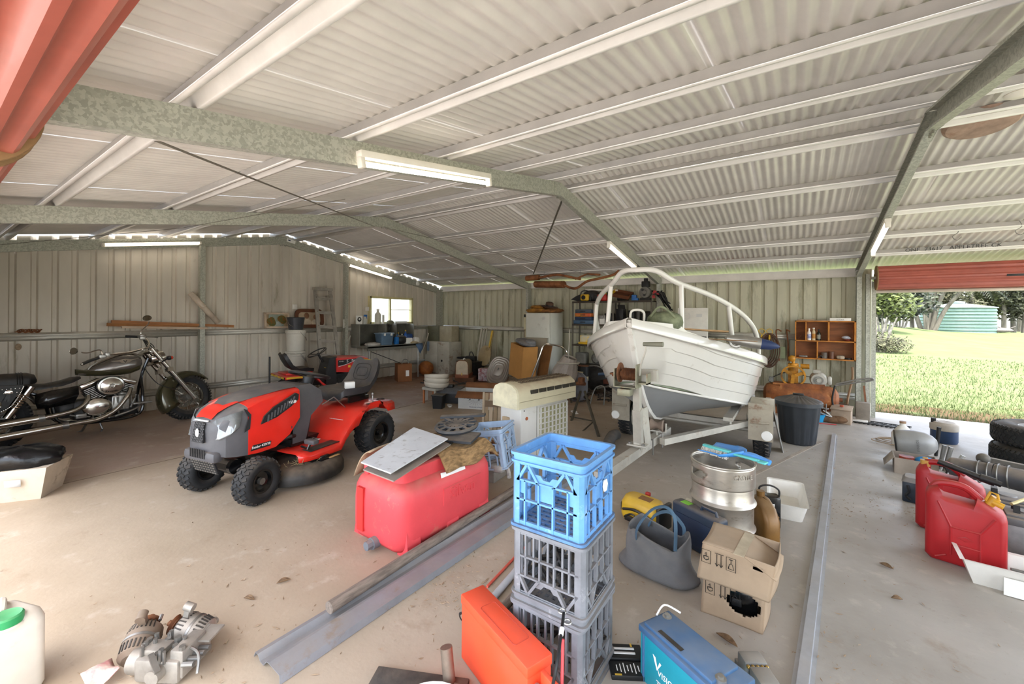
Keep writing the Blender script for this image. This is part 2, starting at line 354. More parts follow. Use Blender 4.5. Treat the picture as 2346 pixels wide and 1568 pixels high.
def eave_sheets(par, y, sgn, xa, xb, mt, z0=0, z1=2.42):
    x = xa; src = None
    while x < xb-.02:
        if x+.788 <= xb+.02 and src: o = src.copy(); COL.objects.link(o); o.parent = par; o.location = (x, y, 0)
        else:
            pts = [(u, d) for u, d in WPR if x+u <= xb+.02]; q = len(pts); b = B(); b.add([(u, sgn*d, z0) for u, d in pts]+[(u, sgn*d, z1) for u, d in pts], [(i, i+1, q+i+1, q+i) for i in range(q-1)])
            o = b.build('wall_sheet', mt, par, smooth=15); o.location = (x, y, 0)
            if x+.788 <= xb+.02: src = o
        x += .788
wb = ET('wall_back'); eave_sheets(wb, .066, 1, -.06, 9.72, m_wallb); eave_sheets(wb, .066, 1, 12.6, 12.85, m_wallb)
wf = ET('wall_front'); eave_sheets(wf, -9.1, -1, -.06, 3.2, m_wall); eave_sheets(wf, -9.1, -1, 9.6, 12.8, m_wall)
# girts: ribbed rails along the walls
m_girt = mat('girt_galv', 'c9c6bb', .35, .35, .08, 5, dust=.5)
GP = [(0, 0), (.03, 0), (.034, .012), (.05, .014), (.058, .03), (.058, .045), (.048, .0555), (.058, .066), (.058, .081), (.05, .097), (.034, .099), (.03, .111), (0, .111)]
def girt(M, L_):
    b = B(); n = len(GP); b.add([(0, d, z) for d, z in GP]+[(L_, d, z) for d, z in GP], [(i, i+1, n+i+1, n+i) for i in range(n-1)]); o = b.build('wall_girt', m_girt, None, smooth=25, solid=.002); o['kind'] = 'structure'; o.matrix_world = M
for z in (1.206, .235):
    for a, e in ((YF, -6.0), (-5.92, -3.17), (-3.09, -.1)): girt(MX.Translation((-.062, a, z)) @ rotz(PI/2) @ MX.Diagonal((1, -1, 1, 1)), e-a)
    for a, e in ((.15, 3.1), (3.2, 6.3), (6.4, 9.52)): girt(MX.Translation((a, .06, z)) @ MX.Diagonal((1, -1, 1, 1)), e-a)
S('trim_1', B().box((4.83, -.0, 2.365), (9.5, .05, .145)).box((4.83, -.03, 2.3), (9.5, .07, .01)), m_purlin)
# window on the gable ------------------------------------------------------------
m_wfr = mat('window_cream', 'd8cf9a', .45, 0, .08); m_glass = mat('window_glass', 'f4f7f4', .05, 0, .0, trans=1, spec=.3, ior=1.1)
wn = ET('window_1'); y0, y1, z0, z1 = WIN; fw = .05
for nm, c, d in (('window_frame', (-.03, (y0+y1)/2, z1-.02), (.1, y1-y0+.06, fw)), ('window_frame', (-.03, (y0+y1)/2, z0+.02), (.1, y1-y0+.06, fw)), ('window_frame', (-.03, y0, (z0+z1)/2), (.1, fw, z1-z0)), ('window_frame', (-.03, y1, (z0+z1)/2), (.1, fw, z1-z0)),
                 ('window_frame', (-.03, y0+.62, (z0+z1)/2), (.06, .045, z1-z0)), ('window_frame', (-.03, (y0+.62+y1)/2, (z0+z1)/2+.02), (.03, y1-y0-.62, .012))): S(nm, B().box(c, d), m_wfr, wn)
S('window_pane', B().box((-.045, y0+.64/2, (z0+z1)/2), (.005, .58, z1-z0-.06)), m_glass, wn); S('window_pane', B().box((-.035, (y0+.64+y1)/2, (z0+z1)/2), (.005, .66, z1-z0-.06)), m_glass, wn)
# roller doors -------------------------------------------------------------------
def red_mat():
    return mat('roller_red', 'a95a4b', .38, .0, .12, 3, coat=.1)
m_red = red_mat(); m_redg = mat('roller_edge', '9c7a52', .6, .0, .2); m_rail = mat('door_rail', 'cfc4b4', .4, .2, .08)
def roller(x0, x1, yc, zc, r, wob=1, yrail=None, nrib=14):
    d = ET('door_1' if yc > -4 else 'door_2')
    prof = []; n = 112
    for i in range(n):
        a = 2*PI*i/n; ph = (i*nrib/n) % 1; rr = r+.009*max(-1, min(1, 2.2*math.sin(2*PI*ph)))*wob; prof.append((rr*math.cos(a), rr*math.sin(a)))
    b = B(); b.add([(x0, yc+p, zc+q) for p, q in prof]+[(x1, yc+p, zc+q) for p, q in prof], [(i, (i+1) % n, n+(i+1) % n, n+i) for i in range(n)]); S('door_curtain', b, m_red, d, smooth=40)
    for xx in (x0, x1): S('drum_wheel', B(MX.Translation((xx, yc, zc)) @ MX.Rotation(PI/2, 4, 'Y')).lathe([(.03, -.006), (r*.6, -.006), (r+.018, -.008), (r+.02, 0), (r+.018, .008), (.03, .006)], 40), m_redg, d)
    S('drum_axle', B().cyl((x0-.06, yc, zc), (x1+.06, yc, zc), .025, n=12), m_galv, d)
    return d
d1 = roller(9.74, 12.6, -.235, 2.245, .175)
S('door_curtain', B().box((11.17, -.055, 2.11), (2.86, .012, .12)), m_red, d1); S('door_bottom_rail', B().rbox((11.17, -.055, 2.035), (2.88, .045, .05), .01), m_rail, d1)
S('door_guide', B().box((9.735, -.05, 1.1), (.05, .06, 2.2)).box((9.71, -.08, 1.1), (.012, .02, 2.2)), m_galv, d1)
lk = S('door_lock_bar', B().rbox((11.25, -.415, 2.21), (.36, .012, .03), .004), mat('lock_black', '2b2b2b', .4), d1)
d2 = roller(6.42, 9.5, -8.845, 2.3, .19)
d3 = roller(3.26, 6.30, -8.845, 2.3, .19); d3.name = 'door_3'
# roof brace straps -----------------------------------------------------------------
m_strap = mat('strap_steel', '6f6a5e', .5, .4, .15)
for a, c, w_ in (((6.3, -8.28, zraf(-8.28)-.004), (3.2, -4.75, zraf(-4.75)-.002), .028), ((3.2, -4.4, zraf(-4.4)), (5.6, -.55, zraf(-.55)), .024), ((6.345, -4.42, 3.03), tuple(fy(1222, 628, -1.05)), .025)):
    S('brace_strap', B().beam(a, c, w_, .002), m_strap)
S('brace_strap', B().beam((6.33, -4.42, zraf(-4.42)-.005), (4.35, -.9, zraf(-.9)-.09), .03, .003), m_strap) if False else None
S('tie_wire', B().tube([(.3, -8.6, 2.35), (3.1, -7.2, 2.54), (5.2, -6.6, 2.68)], .003, 5), m_strap)
# ================================================================ OUTSIDE
def terr(x, y):
    d = max(0, y-.8); t = min(1, d/32); h = -.06 + .72*(t*t*(3-2*t))
    h += 1.15*math.exp(-(((x-9.5)/5.5)**2+((y-25)/9)**2)); h += .012*math.sin(x*1.3)*math.sin(y*.9) if d > 0 else 0
    return h - .4*max(0, min(1, (y-36)/20))
def lawn_mat():
    M = mat('lawn', '5d6744', .95, 0, .2, 1.2, col2='68724e', spec=0); t = M.node_tree; N = t.nodes; L = t.links.new; b = N['Principled BSDF']
    tc = N.new('ShaderNodeTexCoord'); sp = N.new('ShaderNodeSeparateXYZ'); L(tc.outputs['Object'], sp.inputs[0])
    n = N.new('ShaderNodeTexNoise'); n.inputs['Scale'].default_value = 1.1; n.inputs['Detail'].default_value = 7; L(tc.outputs['Object'], n.inputs[0])
    r = N.new('ShaderNodeMapRange'); r.inputs[1].default_value = .8; r.inputs[2].default_value = 3.6; r.inputs[3].default_value = .36; r.inputs[4].default_value = -.1; L(sp.outputs[1], r.inputs[0])
    a = N.new('ShaderNodeMath'); a.operation = 'ADD'; L(r.outputs[0], a.inputs[0]); L(n.outputs['Fac'], a.inputs[1])
    r2 = N.new('ShaderNodeMapRange'); r2.inputs[1].default_value = .6; r2.inputs[2].default_value = .75; L(a.outputs[0], r2.inputs[0])
    mx = N.new('ShaderNodeMix'); mx.data_type = 'RGBA'; L(r2.outputs[0], mx.inputs['Factor']); L(b.inputs['Base Color'].links[0].from_socket, mx.inputs[6]); mx.inputs[7].default_value = (*lin('5e4e3c'), 1)
    L(mx.outputs[2], b.inputs['Base Color']); return M
m_lawn = lawn_mat()
S('ground_lawn', B().grid(lambda u, v: (-30+95*u, .46+84*v*v, terr(-30+95*u, .46+84*v*v)), 60, 50), m_lawn, smooth=80)
# near grass, one blade after another
m_blade = mat('grass_blade', '57633c', .9, 0, .35, 3, col2='6c7352', spec=.1); b = B(); rg = random.Random(3)
bld = []
for i in range(20000):
    y = .7+ 11*rg.random()**1.7; xl = 9.6+.02*(y); x = xl + (4+.95*y)*rg.random()
    if y < 1.3 and rg.random() < .5: continue
    z = terr(x, y); a = rg.random()*2*PI; h = .035+.05*rg.random(); w_ = .004+.004*rg.random()+.0008*y; lx, ly = math.cos(a)*w_, math.sin(a)*w_; tx, ty = (rg.random()-.5)*.07, (rg.random()-.5)*.07
    o = len(b.v); b.v += [(x-lx, y-ly, z-.01), (x+lx, y+ly, z-.01), (x+tx, y+ty, z+h)]; b.f.append((o, o+1, o+2)); b.mi.append(0)
tag(b.build('grass', m_blade, flat=True), 'short green grass blades growing on the near lawn', 'grass', kind='stuff')
# rainwater tank
tk = T('water_tank', 'pale green corrugated rainwater tank at the top of the lawn', 'water tank', fy(2191, 760, 33.5)); tk.location.z -= .1
m_tank = mat('tank_green', '5f776b', .5, 0, .06); prof = []
for i in range(81):
    z = 1.78*i/80; prof.append((1.9+.02*math.sin(2*PI*z/.22)+(.03 if (i % 10) == 0 else 0), z))
B().lathe(prof, 48).build('tank_wall', m_tank, tk); B().lathe([(1.97, 1.76), (1.97, 1.83), (.3, 2.12), (.0, 2.16)], 24).build('tank_roof', mat('tank_roof', '7f8883', .5), tk, smooth=10)
B().lathe([(.36, 2.1), (.36, 2.24), (0, 2.3)], 16, MX.Translation((.0, -.3, -.02))).build('inlet_cap', MATS['tank_roof'], tk)
# trees --------------------------------------------------------------------------
m_bark = mat('bark_pale', '716a5d', .9, 0, .3, 6, stretch=(1, 1, .2)); m_bark2 = mat('bark_grey', '8a8378', .9, 0, .3, 6)
m_leaf = [mat('leaf_olive', '4a4c30', .7, 0, .4, 2), mat('leaf_grey_green', '58573c', .7, 0, .4, 2), mat('leaf_deep', '30391f', .6, 0, .4, 2), mat('leaf_lime', '5c6630', .6, 0, .4, 2)]
def crown_mesh(name, seed, blobs, n, size, mt, drop=0):
    rg = random.Random(seed); b = B()
    for i in range(n):
        c, r = blobs[i % len(blobs)]; d = V((rg.gauss(0, 1), rg.gauss(0, 1), rg.gauss(0, 1))).normalized()*(rg.random()**.45); p = V(c)+V((d.x*r[0], d.y*r[1], d.z*r[2]))
        a = V((rg.gauss(0, 1), rg.gauss(0, 1), rg.gauss(0, .7)-drop)).normalized()*size*(.6+.8*rg.random()); s_ = a.orthogonal().normalized()*size*.32; o = len(b.v)
        b.v += [tuple(p), tuple(p+a*.5+s_), tuple(p+a), tuple(p+a*.5-s_)]; b.f.append((o, o+1, o+2, o+3)); b.mi.append(0)
    return b
kinds = []
for k in range(4):
    rg = random.Random(40+k); H = 9+k
    bl = [((rg.uniform(-.9, .9), rg.uniform(-.9, .9), H*rg.uniform(.2, 1)), (1.1, 1.1, 1.0)) for _ in range(10)]
    kinds.append((crown_mesh('crown', k, bl, 2600, .34, None, .4), bl, H))
def tree(x, y, k, mt, s_, label, lean=0, group='gum trees beyond the lawn'):
    cr, bl, H = kinds[k]; z = terr(x, y)
    t = T('gum_tree', label, 'tree', (x, y, z-.1), RND.random()*6, group); t.scale = (s_, s_, s_)
    key = (k, mt.name)
    if key not in TREEM: TREEM[key] = (cr.build('crown', mt, t, flat=True), )
    else: c = TREEM[key][0].copy(); COL.objects.link(c); c.parent = t
    q = B().tube(bez([(0, 0, 0), (.1+lean, .05, H*.4), (-.05+lean*2, 0, H*.75), (.1+lean*2, .1, H)], 4), [.17-.011*i for i in range(13)], 8)
    for c, r in bl[:6]: q.tube([(lean*1.5, 0, c[2]*.6), (c[0]*.6, c[1]*.6, c[2]*.85), tuple(c)], [.06, .04, .015], 5)
    q.build('trunk', m_bark, t)
TREEM = {}
tl = ['olive crowned gum tree standing {} far off', 'grey green gum tree standing {} far off']
pos = [('behind the palm clump', 2090, 46, 1.05), ('just left of the water tank', 2130, 41, .95), ('behind the water tank', 2185, 44, 1.0), ('over the tank end', 2225, 40, .85), ('first to the right of the tank', 2252, 43, .9), ('second to the right of the tank', 2275, 47, 1.1), ('third to the right of the tank', 2300, 42, .9), ('fourth to the right of the tank', 2322, 49, 1.1), ('fifth right of the tank, by the door edge', 2345, 43, .9), ('at the right edge of the view', 2375, 46, 1.1),
       ('far behind the shrubs at the left post', 2010, 50, 1.2), ('far behind the shrubs and the palms', 2050, 52, 1.2), ('in the second row behind the tank', 2160, 58, 1.3), ('in the second row right of the tank', 2262, 60, 1.3), ('in the second row near the view edge', 2335, 62, 1.4)]
for i, (wh, px, Y, s_) in enumerate(pos):
    p = fy(px, 740, Y); tree(p.x, Y, i % 4, m_leaf[i % 2], s_, tl[i % 2].format(wh), .1*((i % 3)-1))
# shrubs at the left: spiky pale ones, a dark one, a low bush
def shrub(px, Y, blobs, n, size, mt, label, stem=True):
    p = fy(px, 745, Y); t = T('shrub', label, 'shrub', (p.x, Y, terr(p.x, Y)-.05)); crown_mesh('f', int(px), blobs, n, size, mt).build('foliage', mt, t, flat=True)
    q = B()
    for i in range(5): q.tube([(.1*i-.2, 0, 0), (.2*i-.4, .1, .8), (.3*i-.6, 0, 1.4)], [.05, .04, .02], 5)
    q.build('stem', m_bark2, t)
shrub(2022, 19, [((-.7, 0, 1.5), (1, .8, .7)), ((.5, 0, 1.4), (.9, .8, .8)), ((0, 0, 2.2), (1.1, .8, .7))], 1800, .22, m_leaf[3], 'lime green leafy shrub beyond the door post')
shrub(2062, 23, [((-.6, 0, 1.1), (1.1, .8, .8)), ((.6, 0, 1.5), (1.1, .9, .9)), ((0, 0, 2.4), (1.3, .9, .8))], 2200, .22, m_leaf[2], 'dark green dense shrub between lime shrub and palms')
shrub(2008, 12.5, [((0, 0, .45), (.75, .6, .42)), ((.5, 0, .35), (.6, .5, .32))], 1300, .1, m_leaf[1], 'low grey green bush on the lawn beside the door post')
# palm clump
pc = T('palm_clump', 'clump of leaning pale palm trunks with dark fronds beside the tank', 'palm', fy(2125, 752, 27)); pc.location.z = terr(pc.location.x, 27)-.05
rg = random.Random(9)
for i, (tx, ty, hh) in enumerate(((-1.6, .2, 3.2), (-.5, -.2, 4.2), (.25, .1, 3.6), (1.1, 0, 3.4), (.7, .3, 4.0), (1.9, -.1, 3.0))):
    B().tube(bez([(tx*.15, ty, 0), (tx*.45, ty, hh*.5), (tx, ty, hh)], 5), [.13-.005*k for k in range(11)], 8).build('trunk', m_bark, pc)
    b = B()
    for k in range(13):
        a = k*2.4+i; L_ = 1.5+.5*rg.random(); el = rg.uniform(-.1, .9); pts = [(tx+math.cos(a)*L_*s_*math.cos(el*(1-s_)), ty+math.sin(a)*L_*s_*math.cos(el*(1-s_)), hh+L_*(math.sin(el)*s_-1.0*s_*s_)) for s_ in (0, .2, .4, .6, .8, 1)]
        pts = bez(pts, 4); sd_ = V((-math.sin(a), math.cos(a), 0))
        for q in range(1, len(pts)-1):
            p = pts[q]; l_ = .42*math.sin(PI*min(1, q/len(pts)+.12)); f_ = (pts[q+1]-pts[q]).normalized()
            for sg in (1, -1): o = len(b.v); b.v += [tuple(p-f_*.02), tuple(p+f_*.03), tuple(p+sd_*sg*l_*.7+f_*l_*.6-V((0, 0, l_*.45)))]; b.f.append((o, o+1, o+2)); b.mi.append(0)
    b.build('fronds', m_leaf[2], pc, flat=True)
one('brush_heap', B().tube([(0, 0, .1), (.4, .1, .3), (.9, 0, .2)], .03, 5).tube([(-.2, .1, .05), (.3, 0, .35), (.8, .1, .1)], .03, 5).tube([(.1, -.1, .2), (.6, .1, .15), (1.1, 0, .4)], .025, 5).ell((.4, 0, .12), (.6, .3, .16)), mat('dead_wood', '77706a', .9), 'small heap of dead sticks beside the water tank', 'heap', loc=fy(2272, 761, 33))
# ================================================================ FLUORESCENT BATTENS
m_batten = mat('batten_white', 'efe9dc', .4, 0, .05, 5); m_tube = mat('tube_added_glow', 'fff4e4', .3, 0, .0, emit=4.0); m_rustw = mat('rusty_white', 'd9cdb9', .5, 0, .1, 8, spots=.3, spotcol='8a5a36')  # real fittings; the tube glow is added to brighten the shed
def batten(label, a, c, up, lit=m_tube, L=None):
    a = V(a); c = V(c); d = c-a; t = T('batten_light', label, 'light', M=frame((a+c)/2, d, V(up).cross(d), None)); l = d.length
    # local x along the tube, z towards 'up' (the mounting side)
    b = B().rbox((0, 0, .02), (l, .058, .045), .006); b.build('batten_body', m_batten, t)
    for s in (1, -1): B().rbox((s*(l/2-.012), 0, -.03), (.034, .05, .07), .008).build('lamp_holder', m_batten, t)
    B().cyl((-l/2+.02, 0, -.038), (l/2-.02, 0, -.038), .0165, n=16).build('tube', lit, t)
    return t
nr = V((0, math.sin(ANG), math.cos(ANG))); nl = V((0, -math.sin(ANG), math.cos(ANG)))
def under(x, y): return (x, y, zraf(y)-.045)
batten('fluorescent batten hung along the nearest rafter, largest of the lights', (6.45, -7.34, zraf(-7.34)+.03), (6.45, -6.02, zraf(-6.02)+.03), nl)
batten('fluorescent batten under the rafter above the boat', under(6.335, -2.9), under(6.335, -1.6), nr)
batten('fluorescent batten on the dark rafter near the roller door', under(9.53, -2.75), under(9.53, -1.65), nr)
batten('old fluorescent batten on the rafter above the motorcycle', (.08, -7.25, 2.62), (.08, -6.0, 2.83), (-1, 0, 0))
batten('fluorescent batten on the sloping rafter above the small window', (.08, -3.1, 2.76), (.08, -1.85, 2.545), (-1, 0, 0))
# ================================================================ shared materials
def WB(t): return B(t.matrix_basis.inverted())
m_black = mat('black_plastic', '1d1d1e', .45, 0, .2, 8, dust=.25); m_blackg = mat('black_gloss', '0e0e0f', .22, 0, .2, 6, coat=.3, dust=.1); m_rub = mat('tyre_rubber', '232425', .75, 0, .2, 14, dust=.28, bump=.2)
m_mred = mat('mower_red', 'e0281a', .28, 0, .06, 3, coat=.4, dust=.1); m_mgrey = mat('mower_grey', '515052', .5, 0, .1, 6, dust=.3); m_chrome = mat('chrome', 'c9c5bd', .16, 1, .12, 4, dust=.2); m_steel = mat('dull_steel', '8f8d88', .4, .8, .15, 8, dust=.25)
m_dark = mat('engine_dark', '2b2a29', .5, .4, .3, 12, dust=.2); m_alu = mat('aluminium', 'b4b2ac', .38, .85, .1, 8, dust=.25); m_white = mat('white_paint', 'e9e5dc', .4, 0, .06, 5, dust=.25); m_yel = mat('yellow_plastic', 'e0b32c', .4, 0, .1, 5, dust=.3)
m_silver = mat('silver_print', 'd9d8d4', .4, 0, .03); m_wht = mat('white_print', 'f2f0ea', .5, 0, .02); m_blk = mat('black_print', '161616', .5, 0, .02); m_rust = mat('rusty_iron', '8a5a3a', .8, .2, .3, 9, col2='5c3a28', bump=.3)
m_hose = mat('black_hose', '191919', .5, 0, .1)
def tyre(b, r, w, rr, lug=0, rows=3, n=40, rnd=.35, m=None, lh=None):   # tyre round the local Y axis
    M = (m or MX.Identity(4)) @ MX.Rotation(-PI/2, 4, 'X'); h = w/2; s = r-rr
    b.lathe([(rr, -h*.72), (rr+s*.25, -h*.95), (rr+s*.55, -h), (r-s*rnd*.6, -h*.9), (r-s*.06, -h*.66), (r, -h*.3), (r, h*.3), (r-s*.06, h*.66), (r-s*rnd*.6, h*.9), (rr+s*.55, h), (rr+s*.25, h*.95), (rr, h*.72)], n, M)
    if lug:
        for k in range(lug):
            for q in range(rows):
                a = 2*PI*(k+.5*(q % 2))/lug; y = (q-(rows-1)/2)*w*.86/rows; rad = r-.002-(.03*r if abs(y) > w*.3 else 0)
                A = M @ MX.Rotation(a, 4, 'Z') @ MX.Translation((rad, 0, y)) @ MX.Rotation((.5 if q % 2 else -.5), 4, 'X') @ (MX.Rotation(-.45*(1 if y > 0 else -1), 4, 'Y') if abs(y) > w*.3 else MX.Identity(4))
                b.box((0, 0, 0), (lh or r*.09, 2*PI*r/lug*.5, w*.8/rows), A, )
    return b
def rim(b, rr, w, dish=.3, m=None, n=28):
    M = (m or MX.Identity(4)) @ MX.Rotation(-PI/2, 4, 'X'); h = w/2
    b.lathe([(rr+.004, -h), (rr-.012, -h*.98), (rr-.02, -h*.5), (rr*.55, -h*dish), (rr*.3, -h*dish), (rr*.26, -h*.75), (0, -h*.78)], n, M); b.lathe([(rr+.004, h), (rr-.012, h*.98), (rr-.02, h*.5), (rr*.55, h*dish), (rr*.3, h*dish), (rr*.26, h*.75), (0, h*.78)], n, M); return b
# ================================================================ RIDE-ON MOWER (front)
mw = T('ride_on_mower', 'big shiny red and grey ride-on mower standing at the middle of the shed', 'mower', (4.29, -5.89, 0), math.atan2(-.98, .2))
def wheel(par, x, y, r, w, rr, lug, rows, rz=0):
    M = MX.Translation((x, y, r)) @ rotz(rz)
    p = tyre(B(M), r, w, rr, lug, rows).build('wheel', m_rub, par); rim(B(M), rr, w*.8).build('rim', m_blackg, p); B(M).cyl((0, -w*.36, 0), (0, w*.36, 0), .028, n=14).build('hub', m_steel if r < .2 else m_blackg, p); return p
for s in (1, -1): wheel(mw, 1.44, s*.36, .19, .16, .095, 24, 4, .12); wheel(mw, 0, s*.36, .235, .24, .12, 26, 4)
# hood: shaped by stations along x: (x, half width, z bottom, z shoulder, z top)
ST = [(.93, .25, .60, .86, .905), (1.05, .262, .47, .86, .903), (1.2, .27, .395, .85, .89), (1.35, .272, .39, .83, .87), (1.46, .272, .40, .795, .84)]
def ring(x, w_, z0, zs, zt, n=6): 
    out = [(x, -w_, z0), (x, -w_*1.0, (z0+zs)/2), (x, -w_*.97, zs)]; out += [(x, -w_*.97*math.cos(PI*k/(2*n))+0, zs+(zt-zs)*math.sin(PI*k/(2*n))) for k in range(1, n)]
    L_ = out+[(x, 0, zt)]; return L_+[(p[0], -p[1], p[2]) for p in reversed(out)]
B().loft([ring(*s_) for s_ in ST], cap=True).build('hood', m_mred, mw, smooth=30)
# grey top panel along the hood with a nose scoop
B().loft([[(x, -w_, z), (x, -w_*.55, z+.018), (x, 0, z+.024), (x, w_*.55, z+.018), (x, w_, z)] for x, w_, z in ((.9, .2, .895), (1.1, .2, .892), (1.3, .185, .868), (1.45, .15, .842), (1.54, .085, .805))], closed=False, cap=False).build('hood_top_panel', m_mgrey, mw)
# red nose cap between the lamps and grey front
NS = [(1.46, .272, .40, .79, .84), (1.55, .262, .41, .745, .80), (1.62, .23, .42, .69, .755), (1.665, .16, .44, .63, .70), (1.68, .09, .46, .6, .66)]
bb = B().loft([ring(*s_) for s_ in NS], cap=True); bb.build('front_cowl', m_mgrey, mw, smooth=30)
B().loft([[(x, -w_, z), (x, 0, z+.012), (x, w_, z)] for x, w_, z in ((1.46, .15, .842), (1.54, .125, .812), (1.61, .11, .776), (1.655, .1, .728))], closed=False, cap=False).build('nose_panel', m_mred, mw)
B().box((1.668, 0, .715), (.012, .16, .012)).build('badge_strip', m_silver, mw)
g = B(MX.Translation((1.684, 0, .625)) @ MX.Rotation(-.12, 4, 'Y')); g.prism([(-.075, -.085), (.075, -.085), (.055, .075), (0, .085), (-.055, .075)][::-1], -.004, .012, frame((0, 0, 0), (0, 1, 0), (0, 0, 1))); gr = g.build('grille', m_black, mw)
g = B(MX.Translation((1.698, 0, .625)) @ MX.Rotation(-.12, 4, 'Y'))
for i in range(7):
    for j in range(8): g.box((0, -.06+.02*i+(.01 if j % 2 else 0), -.07+.02*j), (.006, .009, .009), None)
g.build('mesh', m_mgrey, gr); B(MX.Translation((1.703, 0, .62)) @ MX.Rotation(PI/2, 4, 'Y')).lathe([(0, .006), (.02, .005), (.024, 0)], 20, MX.Diagonal((1.5, .9, 1, 1))).build('badge', m_silver, gr)
m_lens = mat('lamp_lens', '8d908f', .12, .3, .15, 12, coat=.5)
for s in (1, -1):
    lm = B(); lm.loft([[(1.655, s*.085, .69), (1.66, s*.1, .575), (1.67, s*.1, .565)], [(1.64, s*.16, .735), (1.65, s*.2, .58), (1.655, s*.2, .57)], [(1.575, s*.235, .77), (1.59, s*.262, .62), (1.6, s*.25, .6)], [(1.50, s*.262, .785), (1.54, s*.278, .66), (1.56, s*.26, .63)]], closed=False, cap=False); lp = lm.build('headlamp', m_lens, mw, solid=.006)
    B().loft([[(1.5, s*.268, .80), (1.48, s*.279, .79)], [(1.46, s*.278, .72), (1.44, s*.281, .74)], [(1.5, s*.281, .6), (1.45, s*.282, .62)]], closed=False, cap=False).build('lamp_trim', m_black, lp)
    v = B(); 
    for k in range(7): v.beam((1.02+.045*k, s*.283, .72), (1.06+.045*k, s*.283, .79+.0*k), .012, .012)
    vp = B(); vp.prism([(1.35, .635), (1.32, .70), (1.23, .762), (1.0, .852), (.97, .835), (.975, .785), (1.05, .735), (1.2, .665)], .264, .283, MX(((1, 0, 0, 0), (0, 0, s, 0), (0, 1, 0, 0), (0, 0, 0, 1)))); vt = vp.build('vent', m_black, mw)
    f = B()
    for k in range(9): f.beam((1.05+.03*k, s*.287, .755-.0135*k), (1.02+.033*k, s*.287, .822-.0145*k), .01, .012, (0, s, 0))
    f.build('vent_fins', m_mgrey, vt)
    B().prism(rrect(.075, .026, .012, 3, 1.04, .775), .284, .29, MX(((1, 0, 0, 0), (0, 0, s, 0), (0, 1, 0, 0), (0, 0, 0, 1)))).build('badge', m_silver, vt)
    pl = B().prism([(1.44, .425), (1.26, .425), (1.25, .465), (1.42, .47)], .271, .278, MX(((1, 0, 0, 0), (0, 0, s, 0), (0, 1, 0, 0), (0, 0, 0, 1)))).build('name_plate', m_black, mw)
    if s > 0: text('Raider 439/38', .03, m_wht, pl, MX.Translation((1.345, .2795, .449)) @ MX.Rotation(PI, 4, 'Z') @ MX.Rotation(PI/2, 4, 'X'))
B().rbox((1.655, 0, .425), (.09, .4, .09), .03).build('bumper', m_mgrey, mw); q = B()
for k in range(9): q.box((1.702, -.09+.0225*k, .45), (.006, .012, .07))
q.build('bumper_ribs', m_black, mw); g = B(MX.Translation((1.64, 0, .33)) @ MX.Rotation(.35, 4, 'Y')); g.box((0, 0, 0), (.012, .3, .13)); gd = g.build('foot_guard', m_black, mw); g = B(MX.Translation((1.65, 0, .33)) @ MX.Rotation(.35, 4, 'Y'))
for i in range(9):
    for j in range(5): g.box((.002, -.13+.0325*i, -.05+.025*j), (.006, .022, .012))
g.build('tread_plate', m_steel, gd)
# chassis, engine space, axle
q = B().box((.75, 0, .3), (1.5, .26, .1)).box((1.3, 0, .27), (.4, .3, .06)).cyl((1.44, -.3, .22), (1.44, .3, .22), .025).cyl((1.38, .2, .3), (1.5, .3, .22), .03).cyl((1.5, .14, .3), (1.5, .18, .3), .06); q.build('chassis', m_blackg, mw)
q = B().cyl((1.1, .05, .38), (1.1, .05, .6), .12).box((1.0, .14, .47), (.12, .1, .1)).tube([(.95, .2, .42), (1.02, .24, .44), (1.1, .2, .42)], .02).cyl((1.0, .22, .53), (1.04, .25, .53), .02); q.build('engine', m_dark, mw); B().ell((1.04, .24, .535), (.018, .014, .018)).build('oil_cap', m_mred, mw)
# dash console and steering wheel
B().loft([[(x-dx, -w_, z), (x+.0, -w_, z), (x+.0, w_, z), (x-dx, w_, z)] for x, w_, z, dx in ((.97, .2, .33, .15), (.97, .215, .58, .2), (.97, .225, .7, .34), (.95, .22, .82, .3), (.93, .19, .9, .17))]).build('dash_console', m_mgrey, mw, smooth=50)
B().loft([[(.80, -.2, .32), (.99, -.2, .32), (.99, .2, .32), (.80, .2, .32)], [(.76, -.21, .6), (.96, -.21, .6), (.96, .21, .6), (.76, .21, .6)]]).build('lower_console', m_blackg, mw)
Ms = MX.Translation((.6, 0, .955)) @ MX.Rotation(-.3, 4, 'Y'); sw = B(Ms).torus((0, 0, 0), .195, .016, 36, 8).build('steering_wheel', m_black, mw)
q = B(Ms)
for a in (0, 2.1, -2.1): q.beam((0, 0, -.025), (.185*math.cos(a), .185*math.sin(a), 0), .034, .012)
q.build('spokes', m_black, sw); B(Ms).lathe([(0, -.0), (.05, -.01), (.06, -.03), (.05, -.09), (.045, -.16)], 20).build('column', m_black, sw)
# foot deck + fenders in one red sheet
def fz_(x):   # deck height along the machine
    return .30 if x > .62 else .30+.27*min(1, (.62-x)/.28)**.8
fd = B(); xs = [1.08, 1.0, .9, .8, .7, .62, .56, .5, .44, .38, .32, .2, .05, -.1, -.22]
rings = []
for x in xs:
    z = fz_(x); wo = .47 if x < .95 else .47-.4*(x-.95)
    outz = z-.075 if x > .5 else z-.075-.0*(x)
    if x < .5: outz = max(.40, .22+.4*min(1, (.5-x)/.25))-.0
    if x < -.05: outz = .47
    rings.append([(x, -wo, outz), (x, -wo*.97, z-.02), (x, -wo*.9, z), (x, -.16, z), (x, 0, z+(.02 if x > .4 else 0)), (x, .16, z), (x, wo*.9, z), (x, wo*.97, z-.02), (x, wo, outz)])
fd.loft(rings, closed=False, cap=False); fdk = fd.build('fender_deck', m_mred, mw, smooth=45, solid=.006)
B().rbox((-.25, 0, .50), (.06, .86, .1), .03).build('rear_panel', m_mred, mw)
